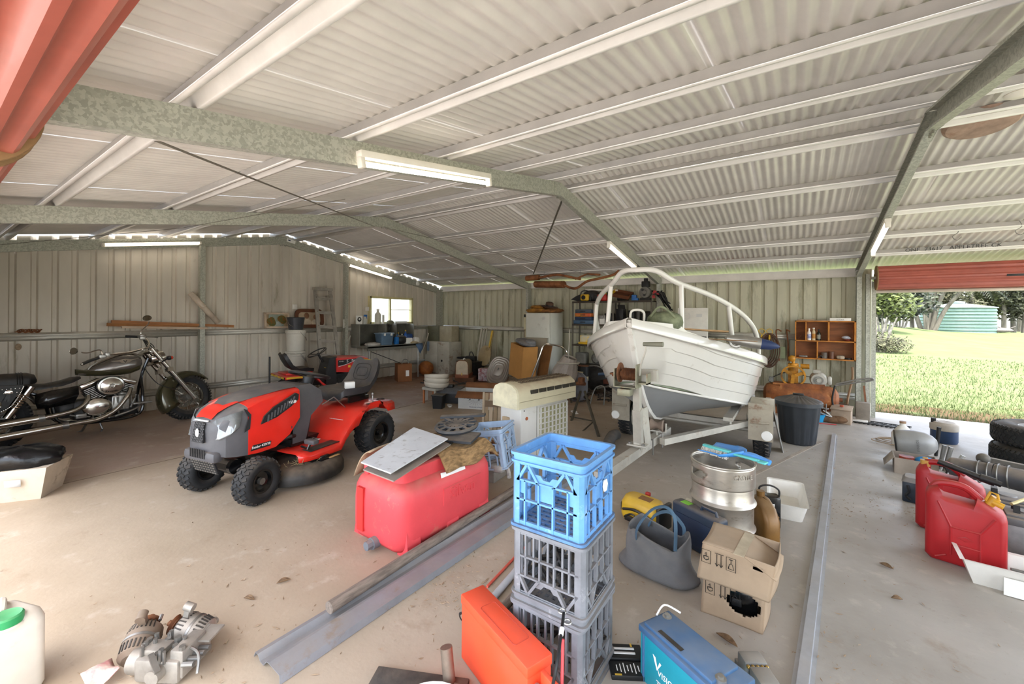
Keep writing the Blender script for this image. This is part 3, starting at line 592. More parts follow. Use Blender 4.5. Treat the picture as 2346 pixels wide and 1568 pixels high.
for s in (1, -1): B().rbox((.78, s*.38, .303), (.38, .12, .008), .003).build('foot_mat', m_black, fdk)
q = B()
for k in range(3): q.box((.575-.06*k, .2, .338+.068*k), (.014, .26, .008))
q.build('tread_strips', m_silver, fdk); q = B().box((.74, .18, .322), (.13, .13, .004)); st = q.build('warning_sticker', m_wht, fdk); q = B()
for i in range(4):
    for j in range(3): q.box((.695+.03*i, .14+.038*j, .325), (.02, .028, .002))
q.build('pictogram', m_blk, st)
B().rbox((.97, .45, .4), (.07, .13, .045), .015).build('pedal', m_mgrey, mw); B().tube([(.95, .3, .33), (1.0, .44, .34), (.98, .45, .39)], .012).build('pedal_arm', m_blackg, mw)
# seat and slide
se = B(); sx_ = [(.33, .16, .70, .02), (.3, .2, .735, .03), (.18, .225, .735, .03), (.05, .225, .73, .028), (-.07, .22, .735, .03), (-.15, .215, .79, .05), (-.2, .21, .87, .05), (-.24, .195, .95, .05), (-.27, .165, 1.01, .045), (-.285, .12, 1.035, .03)]
rings = []
for i, (x, w_, z, e) in enumerate(sx_):
    t_ = (.075, .0) if i < 5 else (.03, .07); dx, dz = (0, -1) if i < 5 else (-.9, -.3)
    rings.append([(x, -w_, z+e), (x, -w_*.8, z+e*.7), (x, -w_*.5, z), (x, 0, z-.004), (x, w_*.5, z), (x, w_*.8, z+e*.7), (x, w_, z+e), (x+dx*.05, w_*.95, z+dz*.06+e*.4), (x+dx*.07, 0, z+dz*.08), (x+dx*.05, -w_*.95, z+dz*.06+e*.4)])
se.loft(rings); s_ = se.build('seat', mat('seat_vinyl', '38383a', .42, 0, .1, 8, dust=.35), mw, smooth=60); 
q = B(MX.Translation((-.178, 0, .9)) @ MX.Rotation(-.42, 4, 'Y')); q.tube([(0, u, v) for u, v in rrect(.24, .2, .06, 4)], .004, 5, True).tube([(.002, u, v) for u, v in rrect(.16, .11, .04, 4)], .0035, 5, True); q.build('seat_seam', m_black, s_)
B().rbox((.05, 0, .655), (.3, .26, .02), .006).box((.05, .13, .62), (.26, .02, .06)).box((.05, -.13, .62), (.26, .02, .06)).box((-.02, .1, .6), (.3, .03, .05)).build('seat_bracket', m_blackg, mw)
B().torus((-.2, .27, .572), .045, .008, 20, 6).build('cup_ring', m_black, mw); B().tube([(.02, .34, .57), (.03, .35, .64), (.02, .34, .67)], .007).ell((.02, .34, .68), (.016, .016, .02)).build('lever', m_steel, mw)
B().prism([(-.06, .31), (.1, .31), (.1, .37), (-.06, .37)], .572, .576).build('lever_gate', m_black, mw); B().tube([(.62, .2, .66), (.5, .24, .72), (.4, .26, .62), (.34, .24, .58)], .006).build('hand_lever', m_steel, mw)
# cutting deck
dk = B(MX.Translation((.86, .06, 0))); dk.lathe([(.0, .2), (.3, .2), (.42, .19), (.47, .15), (.49, .1), (.49, .045), (.47, .04)], 40, MX.Diagonal((.9, 1.08, 1, 1))); d_ = dk.build('mower_deck', mat('deck_grimy', '2f2c28', .5, .2, .3, 6, dust=.55), mw)
B().rbox((.9, .40, .24), (.12, .1, .09), .01).rbox((.84, .42, .21), (.1, .14, .06), .01).build('belt_cover', m_blackg, mw); B().box((.74, .5, .205), (.12, .03, .004)).build('deck_sticker', mat('sticker_tan', 'c9a36c', .6), mw)
q = B(); rg = random.Random(5)
for k in range(60): a = V((.98+.12*rg.gauss(0, .6), .38+.06*rg.gauss(0, .6), .21)); q.beam(a, a+V((rg.uniform(-.05, .05), rg.uniform(-.05, .05), rg.uniform(0, .04))), .004, .002)
tag(q.build('grass_clippings', mat('dry_grass', 'a0906a', .9, 0, .2), mw), None, kind='stuff')
q = B()
for k in range(9): q.tube([(1.5, .3, .22), (1.52+.004*k, .34+.01*k, .16), (1.5+.012*k, .36+.008*k, .06+.008*k)], .0018, 4)
tag(q.build('grass_strands', MATS['dry_grass'], mw), None, kind='stuff')
bx = T('parts_box', 'small white carton lying on the black mower seat', 'box', mw.matrix_basis @ V((.09, .06, .738)), 1.1); B().rbox((0, 0, .037), (.11, .075, .074), .003).build('carton', m_wht, bx); B().box((0, .0383, .025), (.1, .001, .008)).build('red_stripe', mat('red_print', 'b8352c', .5), bx); B().box((.0, .0383, .05), (.085, .001, .014)).box((.0555, 0, .04), (.001, .05, .03)).build('print', mat('grey_print', '8a8680', .6), bx)
# ================================================================ SECOND MOWER behind, facing the back wall
m2 = T('ride_on_mower', 'older dusty red ride-on mower with yellow stripes beside the ladder', 'mower', tuple(fz(676, 920)), math.radians(80))
m2.scale = (.92, .92, .86)
for s in (1, -1): wheel(m2, 1.2, s*.33, .18, .15, .085, 20, 3); wheel(m2, 0, s*.36, .235, .23, .11, 22, 4)
m_red2 = mat('faded_red', 'cc2620', .35, 0, .1, 4, coat=.2, dust=.2)
B().loft([ring(*s_) for s_ in ((.72, .25, .58, .88, .91), (.95, .26, .56, .88, .915), (1.25, .26, .56, .87, .905), (1.42, .25, .56, .82, .87), (1.5, .2, .58, .74, .78))]).build('hood', m_red2, m2, smooth=30)
S_ = MX(((1, 0, 0, 0), (0, 0, -1, 0), (0, 1, 0, 0), (0, 0, 0, 1)))
st = B().prism([(.74, .72), (.74, .84), (1.25, .86), (1.3, .82), (1.05, .80), (.9, .73)], .262, .268, S_).build('side_decal', m_black, m2); B().prism([(1.25, .8), (1.27, .85), (1.46, .815), (1.44, .78)], .258, .266, S_).build('yellow_stripe', m_yel, m2)
text('Rancher', .06, m_wht, st, MX.Translation((1.13, -.2695, .825)) @ MX.Rotation(PI/2, 4, 'X')); text('S', .1, m_silver, st, MX.Translation((.94, -.2695, .81)) @ MX.Rotation(PI/2, 4, 'X')); text('ROVER', .03, m_silver, st, MX.Translation((.81, -.2695, .81)) @ MX.Rotation(PI/2, 4, 'X'))
B().tube([(.75, -.27, .7), (.9, -.27, .735), (1.05, -.27, .79), (1.2, -.27, .80)], .006, 6).build('swoosh', m_silver, m2); B().box((.98, -.268, .69), (.05, .004, .055)).build('sticker', m_yel, m2)
B().loft([[(.52, -.2, .3), (.74, -.2, .3), (.74, .2, .3), (.52, .2, .3)], [(.52, -.21, .6), (.73, -.21, .6), (.73, .21, .6), (.52, .21, .6)], [(.6, -.2, .9), (.74, -.2, .92), (.74, .2, .92), (.6, .2, .9)]]).build('dash_console', m_black, m2)
B().box((.545, -.1, .66), (.01, .1, .05)).box((.53, -.12, .6), (.01, .14, .02)).build('dash_label', m_yel, m2)
Ms = MX.Translation((.42, 0, 1.02)) @ MX.Rotation(-.5, 4, 'Y'); sw = B(Ms).torus((0, 0, 0), .19, .013, 36, 8).build('steering_wheel', m_black, m2); q = B(Ms)
for a in (0, 2.1, -2.1): q.beam((0, 0, -.05), (.185*math.cos(a), .185*math.sin(a), 0), .025, .01)
q.cyl((0, 0, -.02), (0, 0, -.25), .025); q.build('spokes', m_black, sw)
B().box((.7, 0, .42), (1.3, .3, .2)).cyl((1.05, 0, .4), (1.05, 0, .58), .15).build('chassis', m_dark, m2)
B().loft([[(x, -.44, z-.05), (x, -.42, z), (x, .42, z), (x, .44, z-.05)] for x, z in ((.75, .3), (.5, .3), (.36, .42), (.25, .56), (-.1, .6), (-.32, .59))], closed=False, cap=False).build('fender_deck', m_red2, m2, solid=.008)
B().rbox((.0, 0, .62), (.5, .5, .05), .02).build('seat_pan', m_red2, m2); q = B(); 
for k in range(4): q.box((-.325, -.3+.2*k, .565), (.01, .14, .035))
q.box((-.1, -.44, .57), (.4, .008, .035)); q.build('rear_decal', m_yel, m2)
q = B(); rings = []
for i, (x, w_, z, e) in enumerate([(.3, .17, .68, .02), (.2, .21, .69, .03), (0, .21, .69, .03), (-.1, .2, .75, .05), (-.17, .2, .88, .05), (-.22, .17, 1.0, .04), (-.24, .12, 1.03, .03)]):
    dx, dz = (0, -1) if i < 3 else (-.9, -.3); rings.append([(x, -w_, z+e), (x, -w_*.5, z), (x, w_*.5, z), (x, w_, z+e), (x+dx*.05, w_*.9, z+dz*.06+e*.4), (x+dx*.06, 0, z+dz*.06), (x+dx*.05, -w_*.9, z+dz*.06+e*.4)])
q.loft(rings).build('seat', m_black, m2, smooth=60)
B().tube([(-.36, .36, .3), (-.36, .36, .95)], .016).build('upright_bar', m_black, m2)
# ================================================================ MOTORCYCLE (local x forward, y left, z up; it leans a little to its left)
mc = T('motorcycle', 'chrome and grey cruiser motorcycle parked along the left wall', 'motorcycle', rot=(math.radians(-4), 0, PI/2), loc=(1.02, -8.36, 0))
m_bgrey = mat('bike_grey', '6d6660', .25, .45, .1, 4, coat=.6, dust=.1); m_olive = mat('bike_olive', '4a4630', .25, .4, .12, 4, coat=.6); m_leather = mat('black_leather', '1f1e1e', .42, 0, .2, 20, dust=.2, bump=.15)
def spoked(par, M, r, w, rr, name):
    p = tyre(B(M), r, w, rr, 46, 3, 44, .9).build(name, m_rub, par); Mx = M @ MX.Rotation(-PI/2, 4, 'X')
    B(Mx).lathe([(rr+.012, -w*.33), (rr-.004, -w*.34), (rr-.02, -w*.15), (rr-.02, w*.15), (rr-.004, w*.34), (rr+.012, w*.33)], 44).build('rim', m_chrome, p); q = B(M)
    for k in range(36):
        a = 2*PI*k/36; s = (1 if k % 2 else -1); a2 = a+.5*(1 if (k//2) % 2 else -1); q.tube([(math.cos(a)*(rr-.015), s*.008, math.sin(a)*(rr-.015)), (math.cos(a2)*.045, s*.045, math.sin(a2)*.045)], .0025, 4)
    q.build('spokes', m_chrome, p); B(M).cyl((0, -.07, 0), (0, .07, 0), .05, n=18).build('hub', m_alu, p)
    dm = B(Mx).lathe([(.08, .075), (.145, .075), (.145, .08), (.08, .08), (.08, .075)], 30); dm.build('brake_disc', m_steel, p); return p
spoked(mc, MX.Translation((0, 0, .32)), .325, .16, .2, 'rear_wheel')
HD = V((1.43, 0, 1.02)); AX = (V((1.88, 0, .33))-HD).normalized(); ST = MX.Translation(HD) @ MX.Rotation(math.radians(-18), 4, AX) @ MX.Translation(-HD)
fwp = spoked(mc, ST @ MX.Translation((1.89, 0, .325)), .325, .14, .215, 'front_wheel')
fk = B(ST)
for s in (1, -1):
    fk.cyl((1.42, s*.115, 1.07), (1.74, s*.115, .575), .03, n=14).cyl((1.70, s*.115, .635), (1.93, s*.115, .28), .036, n=14).cyl((1.88, s*.115, .33), (1.90, s*.14, .325), .02)
    fk.box((1.62, s*.115, .75), (.07, .07, .06))
fk.build('fork', m_chrome, mc); fk = B(ST).rbox((1.44, 0, 1.03), (.12, .28, .05), .02).rbox((1.53, 0, .88), (.1, .28, .05), .02).cyl((1.43, 0, 1.02), (1.57, 0, .82), .04); fk.build('fork_clamp', m_chrome, mc)
# front fender with deep skirts
def fender(M, r, hw, a0, a1, mt, par, skirt=.1, name='fender'):
    b = B(M); rings = []
    for i in range(17):
        a = a0+(a1-a0)*i/16; sk = skirt*(.55+.45*math.sin(PI*i/16)) if skirt else .05
        sk = skirt*(1.2-.9*i/16)
        pts = []
        for j in range(9):
            t = -1+j/4; rad = r-(sk if abs(t) == 1 else .035*t*t); pts.append((math.cos(a)*rad, t*hw*(.98 if abs(t) < 1 else 1), math.sin(a)*rad))
        rings.append(pts)
    b.loft(rings, closed=False, cap=False); return b.build(name, mt, par, smooth=60, solid=.004)
fender(ST @ MX.Translation((1.89, 0, .33)), .395, .105, math.radians(212), math.radians(38), m_olive, mc, .17, 'front_fender')
fender(MX.Translation((0, 0, .33)), .42, .12, math.radians(205), math.radians(20), m_bgrey, mc, .12, 'rear_fender')
# headlight, indicators
B(ST @ MX.Translation((1.56, 0, .95)) @ MX.Rotation(PI/2-.1, 4, 'Y')).lathe([(0, -.12), (.05, -.11), (.085, -.06), (.098, 0), (.1, .04), (.085, .055), (0, .07)], 24).build('headlight', m_chrome, mc)
for s in (1, -1):
    a = B(ST).ell((1.56, s*.24, .9), (.035, .04, .032)).tube([(1.52, s*.1, .86), (1.55, s*.21, .89)], .01); ii = a.build('indicator', m_black, mc); B(ST).ell((1.575, s*.25, .9), (.03, .03, .027)).build('indicator_lens', mat('orange_lens', 'd8462a', .3), ii)
# handlebar: pulled back, with grips, levers, mirrors
hb = bez([(.78, -.33, .97), (.98, -.28, 1.03), (1.2, -.18, 1.05), (1.4, -.07, 1.1), (1.44, 0, 1.1), (1.46, .07, 1.1), (1.5, .2, 1.18), (1.47, .34, 1.26), (1.3, .46, 1.29)], 6)
B().tube(hb, .0125, 10).build('handlebar', m_chrome, mc); gr = bez([(.71, -.345, .935), (.78, -.33, .97), (.86, -.31, 1.0)], 4); gp = B().tube(gr, .019, 12).build('grip', m_rub, mc); B().ell((.705, -.347, .932), (.018, .018, .018)).build('bar_end', m_chrome, gp)
B().tube([(1.3, .46, 1.29), (1.42, .39, 1.275)], .019, 12).build('grip', m_rub, mc)
q = B(); q.rbox((.9, -.3, 1.015), (.07, .05, .045), .01).rbox((.95, -.285, 1.035), (.05, .05, .06), .01).tube([(.93, -.3, 1.0), (.86, -.345, .96), (.78, -.37, .9), (.75, -.375, .86)], .008).rbox((1.46, .33, 1.255), (.07, .06, .06), .015).tube([(1.5, .33, 1.27), (1.6, .36, 1.26), (1.66, .4, 1.25)], .007).ell((1.46, .34, 1.29), (.05, .04, .03)); q.build('controls', m_alu, mc)
for pts, c, n in (([(.9, -.3, 1.04), (.87, -.31, 1.1), (.76, -.33, 1.07), (.7, -.34, 1.08)], (.63, -.35, 1.1), (-.9, -.35, .1)), ([(1.45, .34, 1.29), (1.45, .34, 1.36), (1.53, .36, 1.45), (1.55, .37, 1.5)], (1.53, .37, 1.555), (-.7, -.6, .1))):
    mi = B().tube(bez(pts, 5), .008, 6).build('mirror_stalk', m_chrome, mc); Mm = align(c, n); B(Mm).lathe([(0, -.035), (.03, -.028), (.055, -.008), (.06, .004)], 20, MX.Diagonal((1.05, .72, 1, 1))).build('mirror_shell', m_chrome, mi); B(Mm).lathe([(0, .002), (.056, .002)], 20, MX.Diagonal((1.05, .72, 1, 1))).build('mirror_glass', mat('mirror_glass', 'b9b2a8', .04, 1, 0), mi)
q = B()
for k in range(4): q.tube(bez([(1.46, .3-.02*k, 1.22), (1.5+.02*k, .2, 1.05+.02*k), (1.44+.015*k, .08, .95), (1.5, .0, .85)], 6), .006, 6)
q.tube(bez([(1.6, -.1, .78), (1.72, -.16, .6), (1.78, -.15, .5)], 5), .006, 6).tube(bez([(1.4, .0, .8), (1.5, -.16, .58), (1.75, -.15, .45)], 6), .005, 6); q.build('cables', m_hose, mc)
# tank: loft
tk_ = [(.70, .03, .79, .80), (.80, .075, .765, .86), (.95, .12, .75, .95), (1.1, .155, .745, 1.02), (1.22, .165, .75, 1.04), (1.32, .14, .79, 1.01), (1.36, .08, .84, .96)]
def tring(x, w_, z0, z1): return [(x, w_*math.cos(a)*(1 if math.sin(a) < 0 else .93), (z0+z1)/2+(z1-z0)/2*math.copysign(abs(math.sin(a))**.85, math.sin(a))+(.0)) for a in (2*PI*k/20 for k in range(20))]
tb = B().loft([tring(*a) for a in tk_]).build('fuel_tank', m_bgrey, mc, smooth=60, sub=1)
B().loft([[(x, s_*w_*1.01, z) for s_, z in ((-1.0, z0+.075), (-.92, z0+.03), (-.5, z0+.002), (.5, z0+.002), (.92, z0+.03), (1.0, z0+.075))] for x, w_, z0, z1 in tk_[:-1]], closed=False, cap=False).build('tank_base', m_olive, tb, smooth=60)
B().loft([[(x, -.05, z), (x, -.035, z+.018), (x, .035, z+.018), (x, .05, z)] for x, z in ((.82, .865), (.95, .945), (1.1, 1.015), (1.24, 1.03), (1.33, 1.0))]).build('tank_console', m_chrome, tb); B().cyl((1.17, 0, 1.03), (1.165, 0, 1.052), .045, n=20).build('filler_cap', m_chrome, tb)
Me = MX.Translation((1.15, -.166, .93)) @ MX.Rotation(PI/2-.25, 4, 'X')
em = B(Me); em.prism([(-.15, .012), (-.06, .0), (-.04, -.02), (0, -.035), (.04, -.02), (.06, .0), (.15, .03), (.06, .022), (.03, .03), (0, .034), (-.03, .03), (-.06, .018)], 0, .006); eo = em.build('tank_emblem', m_chrome, tb); em = B(Me); em.prism([(-.02, .014), (-.012, .014), (0, -.012), (.012, .014), (.02, .014), (0, -.024)], .006, .009); em.build('emblem_letter', m_blk, eo)
# seats
def cushion(pts, name, par=mc, mt=m_leather):
    rings = []
    for x, w_, z0, z1 in pts: rings.append([(x, -w_, z0), (x, -w_, (z0+z1)/2), (x, -w_*.85, z1-.012), (x, -w_*.4, z1), (x, w_*.4, z1), (x, w_*.85, z1-.012), (x, w_, (z0+z1)/2), (x, w_, z0)])
    return B().loft(rings).build(name, mt, par, smooth=60)
cushion([(.74, .07, .74, .77), (.66, .11, .70, .77), (.56, .15, .67, .735), (.44, .165, .66, .715), (.34, .17, .65, .72), (.26, .165, .66, .76), (.22, .12, .68, .77)], 'rider_seat')
ps = cushion([(.36, .09, .75, .79), (.34, .13, .73, .84), (.28, .15, .73, .865), (.1, .155, .72, .87), (-.15, .15, .70, .86), (-.24, .11, .71, .8)], 'pillion_seat'); q = B()
for dx in (.24, .22, .2): q.tube([(dx, -.154, .735), (dx, -.15, .82), (dx, -.12, .864), (dx, 0, .872)], .005, 5)
q.build('seat_piping', m_leather, ps)
B().loft([[(.7, -.17, .66), (.7, -.19, .55), (.66, -.18, .45)], [(.45, -.18, .63), (.44, -.205, .52), (.44, -.19, .42)], [(.33, -.17, .6), (.33, -.19, .5), (.35, -.18, .43)]], closed=False, cap=False).build('side_cover', m_blackg, mc, solid=.01)
# frame and engine
q = B().tube(bez([(1.45, 0, .98), (1.36, 0, .7), (1.34, -.12, .45), (1.3, -.14, .2), (1.0, -.15, .16), (.55, -.15, .22), (.45, -.13, .5), (.2, -.14, .66), (-.15, -.15, .68)], 5), .019, 8).tube(bez([(1.36, .0, .7), (1.34, .12, .45), (1.3, .14, .2), (1.0, .15, .16), (.55, .15, .22), (.45, .13, .5)], 5), .019, 8).tube([(.5, -.14, .3), (.0, -.15, .33)], .025).tube([(.5, .14, .3), (.0, .15, .33)], .025); q.build('frame', m_blackg, mc)
eng = B().rbox((.9, 0, .34), (.5, .3, .26), .05).rbox((1.2, 0, .26), (.2, .24, .14), .03).rbox((.62, 0, .36), (.18, .26, .2), .04); en = eng.build('crankcase', m_dark, mc)
for ang, ox, nm in ((-.42, .93, 'cylinder'), (.42, 1.08, 'cylinder')):
    Mc = MX.Translation((ox, 0, .42)) @ MX.Rotation(ang, 4, 'Y'); b = B(Mc)
    for k in range(9): b.rbox((0, 0, .05+.021*k), (.2-.005*abs(k-5), .24, .011), .004, 1)
    b.cyl((0, 0, 0), (0, 0, .26), .075); cy = b.build(nm, m_dark, mc); b = B(Mc)
    for k in range(9): b.box((0, -.122, .05+.021*k), (.2-.005*abs(k-5), .004, .007))
    b.build('fin_edges', m_alu, cy); B(Mc).rbox((0, 0, .265), (.22, .22, .07), .025).build('rocker_cover', m_chrome, cy)
Ma = MX.Translation((1.0, -.2, .62)) @ MX.Rotation(PI/2, 4, 'X'); ac = B(Ma).lathe([(.118, -.05), (.128, -.01), (.122, .012), (.105, .014), (.1, .022), (.06, .036), (.03, .04), (.026, .036), (.018, .046), (0, .046)], 36, MX.Diagonal((1.06, .94, 1, 1))).build('air_cleaner', m_chrome, mc); B(Ma).torus((0, 0, -.03), .126, .012, 36, 6, MX.Diagonal((1.06, .94, 1, 1))).build('air_cleaner_seal', m_blackg, ac)
text('Kawasaki', .034, m_blk, ac, Ma @ MX.Translation((.0, -.07, .034)) @ MX.Rotation(.45, 4, 'X'))
Ma = MX.Translation((.875, -.165, .36)) @ MX.Rotation(PI/2, 4, 'X'); B(Ma).lathe([(.13, -.04), (.13, 0), (.115, .02), (.09, .028), (.05, .036), (0, .038)], 36, MX.Diagonal((1.1, .95, 1, 1))).build('clutch_cover', m_chrome, mc); B().rbox((1.1, -.155, .38), (.18, .05, .2), .02).build('cam_cover', m_alu, mc)
q = B(); rg = random.Random(2)
for k in range(22): x = rg.uniform(.68, 1.28); q.cyl((x, -.16, rg.choice([.2, .24, .3, .46])), (x, -.185, rg.choice([.2, .24, .3, .46])), .008, n=6)
q.ell((1.12, -.17, .5), (.05, .04, .03)).rbox((.72, -.17, .27), (.1, .05, .06), .01).tube([(.62, -.17, .3), (.7, -.19, .27), (.8, -.18, .25)], .01); q.build('bolts', m_steel, mc)
# exhausts
q = B().tube(bez([(1.2, -.16, .56), (1.16, -.2, .46), (1.04, -.22, .3), (.88, -.225, .21), (.7, -.23, .195), (.58, -.235, .19)], 6), .027, 12); q.build('exhaust_pipe', m_chrome, mc)
q = B().tube(bez([(.79, -.17, .52), (.77, -.2, .45), (.7, -.22, .38), (.6, -.235, .345), (.46, -.24, .325), (.36, -.245, .315)], 6), .026, 12); q.build('exhaust_pipe', m_chrome, mc)
for a, c in (((.6, -.235, .19), (-.35, -.25, .14)), ((.4, -.245, .318), (-.45, -.25, .27))):
    mf = B().cyl(a, c, .043, .047, n=20).build('muffler', m_chrome, mc); B().cyl(a, V(a)+(V(c)-V(a))*.06, .048, .044, n=20).build('muffler_clamp', m_steel, mf)
q = B().tube(bez([(1.32, -.2, .33), (1.2, -.26, .27), (1.02, -.27, .22)], 5), .014).rbox((1.3, -.25, .35), (.2, .1, .025), .01).tube([(1.2, -.17, .3), (1.24, -.2, .42)], .012); q.build('footboard', m_steel, mc)
B().tube([(.9, -.12, .16), (.92, -.16, .06), (.9, -.2, .045)], .011).tube([(.85, .14, .18), (.8, .25, .03), (.76, .27, .012)], .014).build('side_stand', m_steel, mc)
# shock absorber
Ms = align((.12, -.2, .38), V((.3, -.2, .7))-V((.12, -.2, .38))); sh = B(Ms).cyl((0, 0, -.02), (0, 0, .1), .04).cyl((0, 0, .1), (0, 0, .3), .014).cyl((0, 0, .27), (0, 0, .37), .042).build('shock_absorber', m_chrome, mc); B(Ms).tube([(.036*math.cos(t*.7), .036*math.sin(t*.7), .1+.0032*t) for t in range(56)], .007, 6).build('spring', mat('spring_steel', 'c9ad92', .3, .7), sh)
# saddle bag
bg_ = B().loft([[(x, -.29+.02*(z < .5), z) for x, z in pts] for pts in ([(.24, .73), (.05, .745), (-.25, .74), (-.3, .5), (-.1, .40), (.1, .46)],)]+[[(x, -.17, z) for x, z in [(.24, .73), (.05, .745), (-.25, .74), (-.3, .5), (-.1, .40), (.1, .46)]]]).build('saddle_bag', m_leather, mc, smooth=40)
q = B()
edge = bez([(.23, -.297, .715), (.18, -.297, .58), (.1, -.29, .47), (-.08, -.28, .42), (-.28, -.28, .5)], 9)
for p in edge: q.ell(p, (.008, .006, .008), 6, 4)
for k in range(16): q.ell((.2-.032*k, -.297, .70), (.007, .006, .007), 6, 4).ell((.18-.032*k, -.297, .655), (.007, .006, .007), 6, 4)
q.build('studs', m_chrome, bg_)
for x in (.12, -.1): B(MX.Translation((x, -.298, .665)) @ MX.Rotation(PI/2, 4, 'X')).lathe([(.028, -.003), (.026, .006), (.01, .01), (0, .008)], 16, MX.Diagonal((1.2, .9, 1, 1))).build('concho', m_chrome, bg_); B().beam((x-.005, -.303, .64), (x-.03, -.305, .57), .02, .004, (0, 1, 0)).beam((x+.005, -.303, .64), (x-.005, -.305, .56), .018, .004, (0, 1, 0)).build('tassel', m_leather, bg_)
B().beam((.07, -.3, .63), (-.01, -.295, .44), .04, .006, (0, 1, 0)).build('strap', m_leather, bg_); B().tube([(a[0]+.03, -.304, a[1]+.53) for a in rrect(.065, .05, .008, 2)], .005, 5, True).build('buckle', m_chrome, bg_)
# ================================================================ BOAT ON TRAILER
m_hull = mat('hull_white', 'dedbd3', .2, 0, .03, 2, coat=.35, spots=.06, spotcol='a59a86'); m_hullg = mat('hull_grey', '8d8f90', .32, .1, .08, 2)
bo_u = V((0.03, -.995, .09)).normalized(); bo_r = V((.9985, .03, -.022)); bo_up = bo_r.cross(bo_u); bo_up = -bo_up if bo_up.z < 0 else bo_up
BM = frame((7.52, -5.46, 1.575), bo_r, -bo_u)      # x: to the viewer's right, y: aft, z: up
bt = T('boat', 'white aluminium dinghy with grey bottom sitting on a trailer', 'boat', M=BM)
LB = 3.5
def gw(s): return .95*(1-(1-min(s/1.9, 1))**2.0)*(1-.06*max(0, s-2.4)) if s > 0 else 0
def gz(s): return -.24*(1-(1-min(s/2.3, 1))**2)
def cw(s): t = max(0, s-.42); return .80*(1-(1-min(t/2.0, 1))**2.0)
def cz(s): t = max(0, s-.42); return -.55-.22*min(1, t/1.6)**.8
def stem(t): return .42*t**1.15, -.55*t                     # gunwale to chine along the stem, t 0..1
def keel(s): t = max(0, s-.42); return -.55-.42*(1-(1-min(t/.9, 1))**2.2)
nS, nT = 36, 10; STR = 5
def top_pt(i, j, sgn):
    t = j/nT; s0, z0 = stem(t); u = (i/nS)**1.3; s = s0+(LB-s0)*u
    # between gunwale and chine, measured at the same station
    f = t; sg = s; wg, zg = gw(sg), gz(sg); wc, zc = cw(sg), cz(sg); w_ = wg+(wc-wg)*f**1.05; z_ = zg+(zc-zg)*f
    if i == 0: w_ = 0; z_ = z0
    else:
        b_ = min(1, u*5); z_ = z0*(1-b_)+z_*b_; w_ = w_*min(1, .35+u*6)
        w_ += .012*((t*STR) % 1)*b_*(1 if 0 < t < 1 else 0)
    return (sgn*w_, s, z_)
for sgn in (1, -1):
    ts = []
    for q_ in range(STR): ts += [q_/STR+.0001, (q_+.96)/STR]
    ts += [1.0]
    b = B(); rows = [[None]*(nS+1) for _ in ts]
    def pt(i, t):
        s0, z0 = stem(t); u = (i/nS)**1.5; s = s0+(LB-s0)*u; wg, zg, wc, zc = gw(s), gz(s), cw(s), cz(s)
        t2 = t; sl_ = .42
        if s < .42:   # ahead of the chine the section ends on the stem
            ta = (s/.42)**(1/1.15); zc = -.55*ta; wc = 0; t2 = min(1, (t*1.0)/max(ta, .01)) if ta < 1 else t; z_ = -.55*t; f = (z_-zg)/(zc-zg) if zc < zg-1e-6 else 1; f = max(0, min(1, f))
            w_ = wg*(1-f**1.6)
        else:
            f = t; z_ = zg+(zc-zg)*f; a = min(1, (s-.42)/.7); w_ = (wc+(wg-wc)*(1-f**(1.6-.5*a)))
            z_ = z_*min(1, (s-s0)*1.4+.0)+(-.55*t)*(1-min(1, (s-s0)*1.4))
        k = .014*((t*STR) % 1)*min(1, u*8)
        return (sgn*(w_+k), s, z_)
    b.v = [pt(i, t) for t in ts for i in range(nS+1)]; n = nS+1
    b.f = [(r*n+i, r*n+i+1, (r+1)*n+i+1, (r+1)*n+i) for r in range(len(ts)-1) for i in range(nS)]; b.mi = [0]*len(b.f)
    b.build('hull_side', m_hull, bt, smooth=24)
    b = B(); 
    def bp(i, t):
        u = (i/nS)**1.5; s = .42+(LB-.42)*u; w0, z0, zk = cw(s), cz(s), keel(s); w_ = w0*(1-t); z_ = z0+(zk-z0)*(t**.9); return (sgn*(w_+.012*math.sin(PI*min(1, t*2.0))*(t < .5)*min(1, u*3)), s, z_)
    b.v = [bp(i, t/8) for t in range(9) for i in range(nS+1)]; b.f = [(r*n+i, r*n+i+1, (r+1)*n+i+1, (r+1)*n+i) for r in range(8) for i in range(nS)]; b.mi = [0]*len(b.f)
    b.build('hull_bottom', m_hullg, bt, smooth=30)
    b = B().tube([(sgn*(cw(s)+.012), s, cz(s)) for s in [.42+.001+(LB-.43)*(k/40)**1.4 for k in range(41)]], .011, 6); b.build('chine_rail', m_hull, bt)
# gunwale rim and breast plate
rim_ = []; side_s = [LB*(k/44)**1.6 for k in range(45)]
for sgn in (1, -1):
    rings = []
    for s in side_s: w_, z_ = gw(s), gz(s); e = min(1, s*6); rings.append([(sgn*max(0, w_-.06*e), s+.02, z_+.012), (sgn*(w_+.01), s, z_+.016), (sgn*(w_+.024), s, z_+.002), (sgn*(w_+.024), s, z_-.062), (sgn*(w_+.006), s, z_-.07)])
    B().loft(rings, closed=False, cap=False).build('gunwale', m_hull, bt, smooth=50, solid=.004)
    B().loft([[(sgn*max(0, gw(s)-.06), s, gz(s)+.01), (sgn*max(0, cw(s)*.9), s, cz(s)+.02 if s > .5 else gz(s)-.1)] for s in side_s[12:]], closed=False, cap=False).build('inner_skin', mat('inner_green', '9da890', .6), bt)
B().loft([[(-gw(s), s, gz(s)+.004), (0, s, gz(s)+.02), (gw(s), s, gz(s)+.004)] for s in (0, .06, .14, .24, .36)], closed=False, cap=False).build('bow_deck', m_hull, bt)
